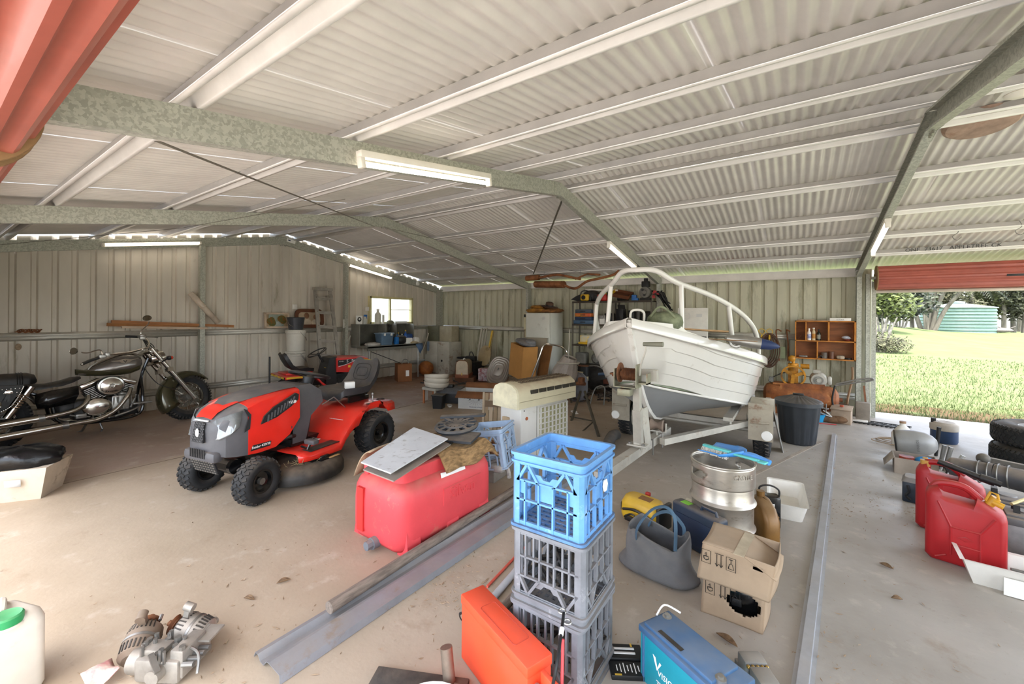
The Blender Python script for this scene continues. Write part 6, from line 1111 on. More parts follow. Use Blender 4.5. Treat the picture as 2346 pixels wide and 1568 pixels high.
t = T('sander', 'dusty grey power tool body beside the duct', 'power tool', (10.56, -3.6, 0), -.3); B().loft([[(x, y, z) for x, y in rrect(w_, l, .04)] for w_, l, z in ((.3, .26, 0), (.32, .28, .05), (.28, .24, .18), (.2, .16, .24))]).build('tool_body', mat('tool_dusty', '6d6a66', .6, 0, .1, dust=.5), t); B().prism(rrect(.16, .08, .01), 0, .006, MX.Translation((0, -.142, .1)) @ MX.Rotation(PI/2-.25, 4, 'X')).build('panel', mat('panel_dusty', '5b5a58', .5), t); B().cyl((.16, 0, .12), (.26, -.02, .11), .05, n=16).build('knob', mat('knob_brown', '6d5d4e', .7, 0, .15, dust=.3), t); B().cyl((.26, -.02, .11), (.5, -.1, .06), .016, n=10).build('shaft', m_black, t)
# stacked tyres
for z, px, lb, r in ((0, 0, 'lower tyre of the two stacked tyres by the roller door', .40), (.235, 0, 'upper tyre on its rim on top of the lower tyre', .42)):
    t = T('car_tyre', lb, 'tyre', M=MX.Translation((10.93 if z else 10.9, -2.05, z+.118)) @ MX.Rotation(PI/2, 4, 'X')); tyre(B(), r, .23, .22, 56, 5, 48, .5, None, .012).build('tyre_body', m_rub, t)
    if z: rm = B().lathe([(.222, -.09), (.215, -.085), (.205, .02), (.12, .03), (.11, .0), (0, .0)], 32, MX.Rotation(PI/2, 4, 'X')).build('rim', mat('rim_grey', '8e8a84', .5, .3, .12, 6, dust=.3), t); B().prism([(-.12, -.1), (.12, -.1), (0, .16)], 0, .1, MX.Translation((0, -.03, 0)) @ MX.Rotation(PI/2, 4, 'X')).build('hub_prism', mat('hub_tan', 'a0937c', .6, .2, .1), rm)
# ================================================================ BIN, COMPRESSOR, WALL SHELF by the right post
m_bin = mat('bin_black', '33363a', .42, 0, .1, 5, dust=.25); t = T('rubbish_bin', 'black plastic rubbish bin with ribbed lid behind the boat guard', 'bin', (8.72, -2.42, 0)); b = B(); rings = []
for z, r in ((0, .17), (.02, .185), (.48, .235), (.5, .245)): rings.append([((r+(.006 if (k//3) % 2 else -.0))*math.cos(2*PI*k/72), (r+(.006 if (k//3) % 2 else 0))*math.sin(2*PI*k/72), z) for k in range(72)])
b.loft(rings, cap=True).build('bin_body', m_bin, t, smooth=30); b = B(); rings = []
for z, r, a in ((.49, .262, 0), (.535, .262, 0), (.545, .25, .004), (.6, .08, .004), (.605, .06, 0), (.605, .001, 0)): rings.append([((r)*math.cos(2*PI*k/72), r*math.sin(2*PI*k/72), z+a*(1 if k % 3 == 0 else -1)) for k in range(72)])
b.loft(rings).build('lid', m_bin, t, smooth=30); B().rbox((0, 0, .62), (.12, .03, .025), .008).build('lid_handle', m_black, t)
for s in (1, -1): B().torus((s*.275, 0, .47), .035, .006, 16, 6, MX.Identity(4)).tube([(s*.25, 0, .5), (s*.29, 0, .53), (s*.285, 0, .42)], .006).build('clip', m_steel, t)
one('glass_sheet', B().box((0, 0, .22), (.008, .2, .5)), mat('sheet_grey', 'b8b8b4', .25, 0, .08), 'narrow grey sheet leaning between mudguard and bin', 'sheet', M=MX.Translation((8.56, -2.95, .02)) @ rotz(.15) @ MX.Rotation(-.2, 4, 'Y'))
# air compressor
m_cr = mat('compressor_rust', 'a3602f', .6, .1, .25, 5, col2='6b3c22', dust=.15, spots=.25, spotcol='c8925c'); m_cy = mat('compressor_yellow', 'c98a22', .5, 0, .3, 7, spots=.4, spotcol='5a3a22'); t = T('air_compressor', 'rusty orange air compressor with flywheel and grey motor', 'compressor', (8.78, -.52, 0)); Mh = MX.Translation((-.55, 0, .30)) @ MX.Rotation(PI/2, 4, 'Y')
B(Mh).lathe([(0, 0), (.1, .01), (.17, .05), (.2, .12), (.2, .92), (.17, .99), (.1, 1.03), (.03, 1.04), (.03, 1.08), (0, 1.08)], 28).build('air_tank', m_cr, t); B().box((-.35, 0, .05), (.06, .3, .12)).build('foot', m_cr, t); B().box((.3, 0, .05), (.06, .3, .12)).build('foot', m_cr, t); B().box((-.05, 0, .495), (.7, .24, .03)).beam((-.3, -.125, .47), (.3, -.125, .5), .02, .08).build('base_plate', m_cr, t)
Mw = MX.Translation((-.12, -.1, .64)) @ MX.Rotation(PI/2, 4, 'X'); fl = B(Mw).lathe([(.15, -.025), (.175, -.025), (.175, .025), (.15, .025), (.15, -.025)], 32).build('flywheel', m_cy, t); q = B(Mw)
for a in (0, 2.1, 4.2): q.beam((0, 0, 0), (.155*math.cos(a+.4), .155*math.sin(a+.4), 0), .05, .02, (0, 0, 1))
q.cyl((0, 0, -.03), (0, 0, .03), .03); q.build('flywheel_spokes', m_cy, fl); B().box((-.12, .02, .62), (.14, .16, .2)).cyl((-.12, .02, .72), (-.12, .02, .84), .07, n=14).ell((-.14, .0, .92), (.055, .05, .055)).cyl((-.12, .0, .84), (-.12, .0, .95), .02).box((-.12, .02, .80), (.15, .1, .05)).cyl((-.02, .02, .8), (.1, .02, .8), .04, n=14).build('pump', m_cy, t)
Mm = MX.Translation((.22, -.12, .60)) @ MX.Rotation(PI/2, 4, 'X'); mo = B(Mm).lathe([(0, .02), (.03, .02), (.035, .0), (.1, -.005), (.115, -.03), (.118, -.25), (0, -.25)], 26).build('motor', mat('motor_grey', 'b9b4a8', .5, .1, .1, dust=.2), t); B().box((.2, .0, .73), (.1, .1, .05)).rbox((.36, -.05, .6), (.06, .12, .14), .025).build('motor_box', MATS['motor_grey'], mo); B(Mm).lathe([(.05, .012), (.065, .012), (.065, -.0), (.05, 0)], 20).build('fan_ring', m_steel, mo)
B().tube(bez([(-.42, -.1, .5), (-.46, -.1, .55), (-.3, -.08, .66), (-.18, -.05, .7)], 6), .008).tube(bez([(.42, -.2, .55), (.39, -.2, .3), (.46, -.2, .06)], 6), .012).tube(bez([(-.05, -.05, .68), (.06, -.08, .65), (.15, -.1, .64)], 5), .006).build('hoses', m_hose, t); B().cyl((-.43, -.12, .56), (-.43, -.15, .56), .035, n=18).box((-.43, -.08, .56), (.07, .06, .08)).build('gauge', m_steel, t); B().tube(bez([(.42, -.15, .54), (.7, -.13, .62), (.86, -.12, .66), (.87, -.12, .69), (.7, -.13, .66), (.44, -.15, .57)], 4), .014).build('pull_handle', m_steel, t)
# pigeon-hole shelf
m_ply = mat('shelf_ply', '8f5a34', .6, 0, .2, 3, stretch=(1, 1, 6)); m_edge = mat('shelf_edge', 'c07a2c', .55, 0, .2, 6); PX0, PX1, PZ0, PZ1, PD = 8.68, 9.50, .90, 1.555, .18
t = T('wall_shelf', 'orange wooden pigeonhole shelf on the wall by the post', 'shelf', (PX0, -.01, PZ0)); W_, H_ = PX1-PX0, PZ1-PZ0; B().box((W_/2, -.006, H_/2), (W_, .008, H_)).build('back_board', m_ply, t)
for nm, c, d in (('shelf_board', (W_/2, -PD/2, .009), (W_, PD, .018)), ('shelf_board', (W_/2, -PD/2, H_-.009), (W_, PD, .018)), ('shelf_board', (W_/2, -PD/2, H_*.475), (W_, PD, .018)), ('side_board', (.009, -PD/2, H_/2), (.018, PD, H_)), ('side_board', (W_-.009, -PD/2, H_/2), (.022, PD, H_)), ('divider', (W_*.19, -PD/2, H_*.74), (.016, PD, H_*.5)), ('divider', (W_*.57, -PD/2, H_*.74), (.024, PD, H_*.5)), ('divider', (W_*.385, -PD/2, H_*.24), (.018, PD, H_*.46))): B().box(c, d).build(nm, m_edge, t)
def bottle(label, x, y, z, r, h, mt, capm, neck=.35, lab=None, name='bottle'):
    t = T(name, label, 'bottle', (x, y, z)); B().lathe([(0, 0), (r, 0), (r, h*.62), (r*.9, h*.68), (r*neck, h*.8), (r*neck, h*.93), (0, h*.93)], 18).build('bottle_body', mt, t); B().cyl((0, 0, h*.9), (0, 0, h), r*neck*1.15, n=14).build('cap', capm, t)
    if lab: B().lathe([(r+.0006, h*.15), (r+.0006, h*.52)], 18).build('label', lab, t)
    return t
zs_ = PZ0+H_*.475+.01
bottle('white plastic bottle with blue print in the wooden shelf', PX0+.20, -.11, zs_, .03, .20, m_wht, m_wht, .45, mat('label_blue', 'c3cbe0', .5, 0, .5, 60, col2='4a5a9c')); bottle('cream plastic bottle between white and dark bottles', PX0+.265, -.11, zs_, .026, .215, mat('bottle_cream', 'd9c49a', .45), m_wht, .5, mat('label_orange', 'c98a3a', .5)); bottle('dark green glass bottle in the wooden shelf', PX0+.335, -.11, zs_, .028, .19, mat('bottle_dark', '1f2419', .15), m_blk, .35, mat('label_grey', '9a988a', .6))
for nm, lb, bb, mt, x, z in (('rag', 'crumpled white rag in the upper right pigeonhole', B().ell((0, 0, .04), (.06, .05, .03), 10, 6).ell((.03, 0, .03), (.04, .04, .02), 10, 6), mat('rag_white', 'c9cdd6', .9, 0, .2, 20), .70, zs_+.02), ('red_gadget', 'small red gadget under the rag in the shelf', B().ell((0, 0, .02), (.04, .04, .02)), mat('red_brown', '7a3020', .6), .72, zs_), ('tape_roll', 'black tape roll in the lower wooden pigeonhole', B().torus((0, 0, .035), .028, .012, 16, 8, MX.Rotation(PI/2, 4, 'X') @ MX.Translation((0, .0, 0))), m_black, .36, PZ0+.03), ('grey_tin', 'grey brown round tin in the lower pigeonhole', B().cyl((0, 0, .0), (0, 0, .1), .045, n=18), mat('tin_grey', '6b6258', .6, .2, .2), .41, PZ0+.018), ('brown_jar', 'brown jar with paler lid in the lower pigeonhole', B().cyl((0, 0, 0), (0, 0, .1), .04, n=14).cyl((0, 0, .1), (0, 0, .12), .045, n=14), mat('jar_brown', '6d4630', .4, 0, .2), .51, PZ0+.018), ('crumpled_bag', 'crumpled pale plastic bag in the lower right pigeonhole', B().ell((0, 0, .03), (.06, .05, .035), 10, 6, p=.7), mat('bag_pale', 'b9a890', .5, 0, .3, 20), .63, PZ0+.018), ('hand_tool', 'small grey tool lying in the lower left pigeonhole', B().rbox((0, 0, .02), (.12, .05, .03), .006), m_steel, .12, PZ0+.018), ('puck', 'dark flat disc in the lower right pigeonhole corner', B().cyl((0, 0, 0), (0, 0, .025), .05, n=18), m_dark, .73, PZ0+.018), ('hook', 'small rusty hook in the upper left pigeonhole', B().tube(bez([(-.04, 0, .01), (0, 0, .05), (.03, 0, .1)], 4), .01), m_rust, .07, zs_)): one(nm, bb, mt, lb, nm.replace('_', ' '), loc=(PX0+x, -.1, z))
t = T('parts_tin', 'white flat box on top of the wooden shelf', 'box', (PX0+.62, -.09, PZ1)); B().rbox((0, 0, .025), (.28, .12, .05), .003).build('carton', m_wht, t); text('ULTIMA', .03, MATS['grey_print'], t, MX.Translation((0, -.0608, .02)) @ MX.Rotation(PI/2, 4, 'X'))
one('newspaper', B().rbox((0, 0, .012), (.24, .14, .022), .008), mat('paper_tan', 'b09a84', .8), 'folded brown paper on top of the wooden shelf', 'paper', loc=(PX0+.15, -.09, PZ1)); one('paper_sheet', B().rbox((0, 0, .006), (.2, .14, .012), .004), MATS['paper_tan'], 'thin paper beside the white box on the shelf', 'paper', loc=(PX0+.38, -.09, PZ1))
# tools, hooks and boxes round the post
t = T('axe', 'pale wooden handled axe leaning on the wall by the post', 'axe', tuple(fz(1950, 948)+V((-.04, .1, 0)))); t.location = (9.43, -.26, 0); B().tube(bez([(-.06, 0, .02), (-.03, .02, .3), (.03, .08, .62), (.03, .12, .8)], 6), .02, 8, sq=.6).build('handle', mat('axe_wood', 'a9886a', .6, 0, .15, 6, stretch=(6, 6, 1)), t); B().prism([(-.14, .0), (-.02, .01), (-.02, .2), (-.16, .22)], -.012, .012, MX(((1, 0, 0, 0), (0, 0, 1, 0), (0, 1, 0, 0), (0, 0, 0, 1)))).build('blade', mat('axe_iron', '6b5848', .6, .3, .2), t)
one('wood_stake', B().beam((0, 0, 0), (-.04, .02, .5), .025, .02), mat('stake_brown', '8a5c40', .8, 0, .2), 'brown wooden stake leaning inside the post', 'stake', loc=(9.64, -.24, .02))
t = T('letter_box', 'beige wooden box with slanted lid on the floor', 'box', (9.28, -.80, 0), -.18); B().rbox((0, 0, .11), (.24, .22, .22), .004).build('box_body', mat('box_beige', 'ab9680', .7, 0, .12, 5, dust=.3), t); B(MX.Translation((0, 0, .23)) @ MX.Rotation(.12, 4, 'X')).rbox((0, 0, 0), (.26, .26, .016), .004).build('lid', MATS['box_beige'], t); B().rbox((.0, 0, .255), (.05, .04, .03), .01).build('red_knob', mat('knob_red', 'b8563a', .6), t)
t = T('concrete_block', 'grey brown upright block standing against the post', 'block', (9.56, -.52, 0), -.15); B().rbox((0, 0, .15), (.17, .12, .30), .008).build('block_body', mat('block_grey', '8f8578', .85, 0, .12, 8), t); B().rbox((-.04, -.1, .02), (.2, .1, .04), .006).build('foot_plate', m_white, t)
t = T('grate', 'black steel bar grate lying by the door post', 'grate', (9.66, -.66, 0), -.2)
for k in range(11): B().beam((-.2+.05*k, -.1, .012), (-.1+.05*k, .14, .012), .014, .014).build('bar', m_dark, t)
B().beam((-.22, -.09, .02), (.32, -.09, .02), .014, .012).beam((-.12, .13, .02), (.42, .13, .02), .014, .012).build('cross_bar', m_dark, t)
one('blue_bowl', B().lathe([(0, 0), (.07, 0), (.1, .12), (.11, .125), (.1, .115), (.065, .01), (0, .01)], 22), mat('bowl_blue', '2c9bd0', .4), 'bright blue plastic bowl between bin and wooden box', 'bowl', loc=(8.98, -.92, 0)); one('sack', B().ell((0, 0, .05), (.22, .1, .06), 14, 8, p=.8).ell((.12, -.02, .06), (.12, .08, .06), 12, 6), mat('sack_brown', '7a5c42', .9, 0, .3, 10), 'crumpled brown sack on the floor before the wooden box', 'sack', loc=(9.13, -.86, 0)); one('white_rope', B().tube(bez([(8.98, -.8, .14), (9.05, -.9, .12), (9.15, -.95, .1), (9.08, -.88, .15), (9.18, -.85, .1), (9.05, -.82, .16)], 6), .008, 6), m_wht, 'loose white rope lying over the brown sack', 'rope'); one('red_cable', B().tube(bez([(8.86, -1.05, .008), (9.0, -1.1, .008), (9.2, -1.05, .008)], 5), .007, 6), MATS['lead_red'], 'thin red cable lying on the floor by the bin', 'cable')
for k, x in enumerate((8.45, 8.58)): one('steel_hook', B().tube(bez([(0, 0, 0), (-.03*(1-k), 0, .3), (-.05+.03*k, -.02, .52), (-.02, -.05, .56), (.03, -.06, .53)], 6), .012, 6), m_rust, ['left rusty bent rod hanging on the wall rail', 'right rusty bent rod hanging on the wall rail by the shelf'][k], 'hook', loc=(x, -.05, .83))
q = B()
for k in range(5): q.torus((0, 0, 0), .14+.015*k, .012, 26, 6, MX.Translation((8.22+.02*k, -.1-.02*k, 1.02)) @ MX.Rotation(1.35, 4, 'X') @ MX.Diagonal((.8, 1.5, 1, 1)))
one('hose_coil', q, mat('hose_brown', '5d4030', .6, 0, .3, 8), 'coil of brown hose hanging on the rail behind the boat', 'hose'); one('green_board', B().box((8.42, -.06, .98), (.24, .015, .2)), mat('board_green', '8a9272', .6), 'small green board hanging behind the stern of the boat', 'board')
for k in range(2): q = B().tube(bez([(0, 0, .1), (-.05, 0, .16), (0, 0, .2), (.05, 0, .15), (0, 0, .08)], 5), .006).rbox((0, 0, .05), (.03, .03, .09), .01); one('strap_hook', q, m_yel, ['left yellow hook of the pair hanging over the hose coil', 'right yellow hook of the pair hanging over the hose coil'][k], 'hook', loc=(8.18+.12*k, -.1, 1.2))
# ================================================================ BACK OF THE SHED
# fridge with coats and hat
m_fr = mat('fridge_white', 'd9d9cf', .3, 0, .05, 2, coat=.3, spots=.08, spotcol='9a947e'); FX0, FX1, FYF, FYB, FH = 3.46, 4.14, -.78, -.12, 1.675
t = T('fridge', 'tall white fridge against the back wall with coats on top', 'fridge', ((FX0+FX1)/2, (FYF+FYB)/2, 0)); w_, d_ = FX1-FX0, FYB-FYF
B().rbox((0, .03, FH/2+.01), (w_, d_-.06, FH-.02), .015).build('cabinet', m_fr, t); B().rbox((.03, -d_/2+.025, FH/2+.06), (w_-.06, .05, FH-.14), .012).build('door', m_fr, t); B().box((-w_/2+.03, -d_/2+.02, FH/2+.02), (.055, .035, FH-.06)).build('side_strip', mat('strip_cream', 'c9c1a0', .5), t); B().box((-w_/2+.03, -d_/2-.002, FH-.07), (.05, .01, .07)).build('badge_panel', m_black, t)
B().tube([(-w_/2+.04, -d_/2-.005, 1.0), (-w_/2+.04, -d_/2-.04, 1.02), (-w_/2+.04, -d_/2-.04, 1.26), (-w_/2+.04, -d_/2-.005, 1.28)], .012, 8).build('handle', mat('handle_brown', '6d5a44', .5), t); B().box((.2, -d_/2-.001, FH-.12), (.07, .002, .07)).box((.2, -d_/2-.0025, FH-.135), (.07, .001, .02)).build('energy_sticker', m_silver, t)
m_coat = mat('oilskin_tan', 'b07c30', .8, 0, .3, 7, col2='7a5020', bump=.4, bscale=20)
def wadding(name, c, r, mt, label, cat, seed=1, amp=.16):
    rg = random.Random(seed); ph = [rg.uniform(0, 6) for _ in range(6)]; b = B(); nu, nv = 30, 14; rings = []
    for j in range(nv+1):
        th = PI*(j+.01)/(nv+.02); rg_ = []
        for i in range(nu): a = 2*PI*i/nu; k = 1+amp*(math.sin(3*a+ph[0]+2*th)+.7*math.sin(7*a+ph[1]-3*th)+.6*math.sin(11*a+5*th+ph[2])); rg_.append((c[0]+r[0]*k*math.cos(a)*math.sin(th)**.6, c[1]+r[1]*k*math.sin(a)*math.sin(th)**.6, max(c[2]-r[2]*.98, c[2]-r[2]*math.cos(th)*(1+.4*(k-1)*2))))
        rings.append(rg_)
    return one(name, b.loft(rings), mt, label, cat, smooth=50)
wadding('folded_coat', (3.72, -.45, FH+.06), (.34, .24, .06), m_coat, 'tan oilskin coat folded on top of the fridge', 'coat', 3, .1); wadding('brown_coat', (3.95, -.42, FH+.055), (.3, .24, .055), mat('oilskin_brown', '8a5a2c', .8, 0, .3, 8, bump=.4, bscale=20), 'brown coat folded at the right end of the fridge top', 'coat', 5, .1); wadding('folded_trousers', (3.66, -.45, FH+.14), (.2, .18, .04), m_coat, 'tan folded trousers on the oilskin coat', 'coat', 9, .08)
t = T('hat', 'brown wide brimmed hat lying on the coats', 'hat', (3.98, -.5, FH+.13), 0, rot=(.1, .18, 0)); B().lathe([(.0, .12), (.05, .125), (.085, .11), (.095, .03), (.1, .02), (.17, .0), (.2, .012), (.2, .016), (.1, .028)], 30, MX.Diagonal((1.05, .9, 1, 1))).build('hat_body', mat('hat_brown', '5c4030', .8, 0, .15, 9), t); B().lathe([(.0965, .03), (.0935, .055)], 30, MX.Diagonal((1.06, .91, 1, 1))).build('hat_band', m_dark, t)
one('beige_board', B().box((0, 0, .25), (.62, .012, .5)), mat('board_beige', '9f9582', .7, 0, .08), 'dull beige board leaning on the front of the fridge', 'board', M=MX.Translation((3.84, -.95, .62)) @ MX.Rotation(-.15, 4, 'X'))
# big cardboard box with grey lid, wooden box below
t = T('carton', 'tall orange brown cardboard box tilted in front of the fridge', 'box', M=MX.Translation((3.70, -1.22, .26)) @ rotz(-.45) @ MX.Rotation(.14, 4, 'Y')); m_cb = mat('card_orange', 'c08a4a', .8, 0, .06, 4)
for c, d in (((-.27, 0, .36), (.008, .36, .72)), ((.27, 0, .36), (.008, .36, .72)), ((0, -.18, .36), (.54, .008, .72)), ((0, .18, .36), (.54, .008, .72)), ((0, 0, .005), (.54, .36, .008))): B().box(c, d).build('carton_wall', m_cb, t)
one('packing_case', B().rbox((0, 0, .13), (.5, .4, .26), .006), mat('case_grey_brown', '7a6852', .8, 0, .2), 'grey brown low case beneath the tall tilted cardboard box', 'case', loc=(3.72, -1.2, 0), rz=-.3)
one('tarp_bundle', B().ell((0, 0, 0), (.3, .18, .06), 16, 8, p=.8).ell((.16, .02, .05), (.12, .12, .06)), mat('tarp_grey', '77777a', .6, 0, .2, 12, dust=.3), 'grey folded tarp on top of the tall cardboard box', 'tarp', M=MX.Translation((3.80, -1.22, 1.02)) @ rotz(-.45) @ MX.Rotation(.2, 4, 'Y'))
one('plywood_sheet', B().box((0, 0, .35), (.4, .014, .7)), mat('ply_brown', '8a5f36', .8, 0, .15, 4), 'brown plywood leaning behind the tall cardboard box', 'board', M=MX.Translation((4.14, -1.1, .28)) @ rotz(-.5) @ MX.Rotation(-.2, 4, 'X'))
# hand trolley with chrome loop
one('trolley_handle', B().tube(bez([fy(1212, 880, -1.9), fy(1235, 820, -1.85), fy(1246, 792, -1.8), fy(1262, 790, -1.7), fy(1288, 796, -1.6), fy(1299, 812, -1.55), fy(1288, 835, -1.5)], 6), .016, 8), m_chrome, 'bent chrome trolley handle before the fridge', 'trolley')
# concrete mixer
t = T('cement_mixer', 'small dusty grey cement mixer on a tube stand', 'mixer', (5.5, -2.35, 0)); W_ = lambda: B(t.matrix_basis.inverted())
m_mix = mat('mixer_grey', 'a1968c', .6, .1, .12, 6, dust=.3, spots=.2, spotcol='75604c'); Mx_ = MX.Translation((-.15, 0, .64)) @ MX.Rotation(.35, 4, 'Y'); B(Mx_).lathe([(.0, -.32), (.12, -.31), (.2, -.2), (.22, -.1), (.22, .0), (.13, .24), (.125, .26), (.11, .24), (.2, .0), (.2, -.1), (.0, -.29)], 12).build('drum', m_mix, t, smooth=20)
dsk = fy(1302, 831, -2.35); q = W_().torus(tuple(dsk), .19, .014, 28, 6)
for a in (0, 2.1, 4.2): q.beam(tuple(dsk), (dsk.x+.19*math.cos(a), dsk.y+.19*math.sin(a), dsk.z-.02), .03, .01)
q.cyl(tuple(dsk), tuple(dsk+V((0.02, 0, .58))), .008); q.build('hand_wheel', mat('wheel_pale', 'b9b2a4', .5, .2, .1), t)
q = W_().tube([fy(1340, 898, -2.6), fy(1372, 1002, -3.7)], .022).tube([fy(1330, 898, -2.5), fy(1303, 985, -3.3)], .022).tube([fy(1358, 965, -3.3), fy(1306, 955, -3.0)], .01).tube([fy(1358, 968, -3.3), fy(1322, 1000, -3.7)], .01).tube([(5.35, -2.3, .5), (5.3, -2.0, .02)], .02); q.build('stand', mat('stand_olive', '5c5648', .5, .3, .2), t); q = W_().tube([fy(1298, 878, -2.45), fy(1340, 880, -2.55)], .03).rbox(tuple(fy(1332, 872, -2.5)), (.1, .1, .1), .02); q.build('gear_box', m_rust, t)
# air conditioner pair
a0, a1, a2 = V((5.62, -4.42, 0)), V((5.92, -3.66, 0)), None; AM = MX.Translation((6.23, -5.14, 0)) @ rotz(math.radians(80)); t = T('outdoor_unit', 'white air conditioner outdoor unit with square grille', 'air conditioner', M=AM); m_ac = mat('ac_white', 'e3e1da', .4, 0, .04, 3, spots=.1, spotcol='a5957c'); m_acc = mat('ac_cream', 'e0d8b8', .4, 0, .05, 3, dust=.65, dcol='b29277')
L_, D_, H_ = .84, .32, .60; B().rbox((L_/2, D_/2, H_/2), (L_, D_, H_), .015).build('casing', m_ac, t); B().box((.26, -.004, H_/2), (.006, .004, H_-.04)).build('panel_gap', mat('gap_grey', 'a9a69c', .6), t); B().box((.56, -.003, .31), (.50, .004, .5)).build('dark_opening', mat('fin_olive', 'a8a47e', .7, 0, .1, 20), t); q = B()
for k in range(8): q.box((.32+.07*k, -.012, .31), (.012, .02, .52))
for k in range(9): q.box((.56, -.012, .06+.0625*k), (.52, .02, .01))
q.build('grille', m_ac, t); B(MX.Translation((.09, -.004, .47)) @ MX.Rotation(PI/2, 4, 'X')).lathe([(0, .006), (.018, .005), (.02, 0)], 14).build('round_badge', mat('badge_orange', 'b8663c', .5), t); B(MX.Translation((0, .22, .37)) @ MX.Rotation(-PI/2, 4, 'Y')).prism(rrect(.2, .1, .01), 0, .02).build('valve_cover', mat('cover_tan', 'c0a888', .5), t)
for x, z in ((.05, .56), (.75, .56), (.2, .03)): B().cyl((x, 0, z), (x, -.005, z), .008, n=8).build('screw', m_steel, t)
t = T('indoor_unit', 'cream split air conditioner lying on the outdoor unit', 'air conditioner', M=AM @ MX.Translation((-.11, -.03, H_+.002)) @ MX.Diagonal((1, 1.05, .86, 1))); IL, ID, IH = 1.05, .34, .31
pr = [(-.02, 0), (-.02, .17), (0, .24), (.06, .29), (.14, .31), (.24, .3), (.31, .26), (.34, .2), (.34, 0)]
B().loft([[(x, y, z) for y, z in pr] for x in (0, .012, IL-.012, IL)]).build('housing', m_acc, t, smooth=40); B().loft([[(-.004, .17+(y-.17)*.985, .0+z*.99) for y, z in pr], [(.02, .17+(y-.17)*1.012, z*1.012) for y, z in pr]]).build('end_cap', mat('ac_endcap', 'e6dfc0', .4), t); B().box((IL/2, -.022, .085), (IL-.06, .006, .006)).build('seam', mat('gap_cream', 'b5ab8c', .6), t); q = B()
for k in range(54): x = .2+.0158*k; q.box((x, -.02, .19), (.009, .012, .05)) if k % 9 else None
q.build('outlet_slots', mat('slot_dark', '4a463c', .7), t); q = B()
for r_ in range(6):
    for k in range(15): q.box((.17+.06*k, .07+.036*r_, .2935+.016*math.sin(PI*(.07+.036*r_)/.32)), (.045, .012, .012))
q.build('inlet_slots', mat('slot_brown', '6b5a48', .8), t)
# leaning louvre panel and blue sign
q = T('louvre_panel', 'dusty brown and cream strip panel leaning by the air conditioner', 'panel', M=frame(tuple(fz(1108, 985)+V((0, 0, 0))), (.88, .47, 0), (-.47, .88, .0)) @ MX.Rotation(-.12, 4, 'X'))
for k in range(6): B().box((.035+.062*k, 0, .25), (.05, .012, .52)).build('slat', mat('slat_cream', 'b3a086', .7, 0, .12, 5) if k % 2 else mat('slat_tan', '9a8466', .7, 0, .12, 5), q)
for z in (.08, .36): B().box((.18, -.009, z), (.36, .006, .09)).build('brown_band', mat('band_brown', '6f5a44', .7), q)
B().box((-.01, 0, .25), (.03, .03, .54)).box((.37, 0, .25), (.02, .02, .54)).build('frame', mat('slat_cream', 'b3a086'), q)
q = T('sign_board', 'tan board with navy curved stripes behind the louvre panel', 'board', M=frame(tuple(fz(1165, 978)), (.88, .47, 0), (-.47, .88, .0)) @ MX.Rotation(-.1, 4, 'X') @ MX.Translation((-.14, .1, 0))); B().box((.2, 0, .2), (.4, .012, .4)).build('board', mat('board_tan', 'b39a78', .7, 0, .08), q); b = B()
for k in range(5): b.tube([(.36+(.10+.035*k)*math.cos(a), -.008, .26+(.10+.035*k)*math.sin(a)) for a in [PI+.1+.12*i for i in range(11)]], .008, 4)
b.build('curved_stripes', mat('navy', '25355c', .5), q)
# fruit carton
p0, p1 = fz(1050, 936), fz(1160, 941); t = T('fruit_carton', 'open white fruit carton with brown flaps on the floor', 'box', M=frame((p0.x, p0.y, 0), (.93, .37, 0), (-.37, .93, 0))); W_, D_, H_ = .62, .38, .30; m_cwh = mat('carton_white', 'c9c9c4', .6, 0, .06, 4); m_cbr = mat('carton_brown', '8a5a38', .85, 0, .1)
for c, d in (((W_/2, 0, H_/2), (W_, .006, H_)), ((W_/2, D_, H_/2), (W_, .006, H_)), ((0, D_/2, H_/2), (.006, D_, H_)), ((W_, D_/2, H_/2), (.006, D_, H_)), ((W_/2, D_/2, .004), (W_, D_, .006))): B().box(c, d).build('carton_wall', m_cwh, t)
for pts in ([(-.01, -.002, H_), (W_+.01, -.002, H_), (W_+.03, -.09, H_-.10), (-.03, -.09, H_-.10)], [(0, D_, H_), (W_, D_, H_), (W_, D_+.05, H_+.09), (0, D_+.05, H_+.09)]): B().add(pts, [(0, 1, 2, 3)]).build('flap', m_cbr, t, solid=.006)
Mx_ = MX.Translation((W_*.5, -.0045, 0)) @ MX.Rotation(PI/2, 4, 'X'); navy = mat('navy', '25355c'); text('Kiwi Gold', .11, navy, t, Mx_ @ MX.Translation((.02, .21, 0))); text('PRODUCE OF AUSTRALIA', .028, navy, t, Mx_ @ MX.Translation((.05, .035, 0))); b = B(Mx_)
for k in range(9): a = PI*1.06+PI*.88*k/8; b.tube([(.03*math.cos(a), .16+.03*math.sin(a), 0), (.14*math.cos(a), .16+.1*math.sin(a), 0)], .0015, 4)
b.build('fan_print', MATS['grey_print'], t); B(Mx_).cyl((-.1, .165, 0), (-.1, .165, .002), .012).cyl((.06, .165, 0), (.06, .165, .002), .012).build('hand_holes', m_blk, t)
one('white_leaflet', B().box((0, 0, 0), (.16, .12, .002)), m_wht, 'white folded sheet in the open fruit carton', 'paper', M=t.matrix_basis @ MX.Translation((.18, .12, .25)) @ MX.Rotation(.4, 4, 'X'))
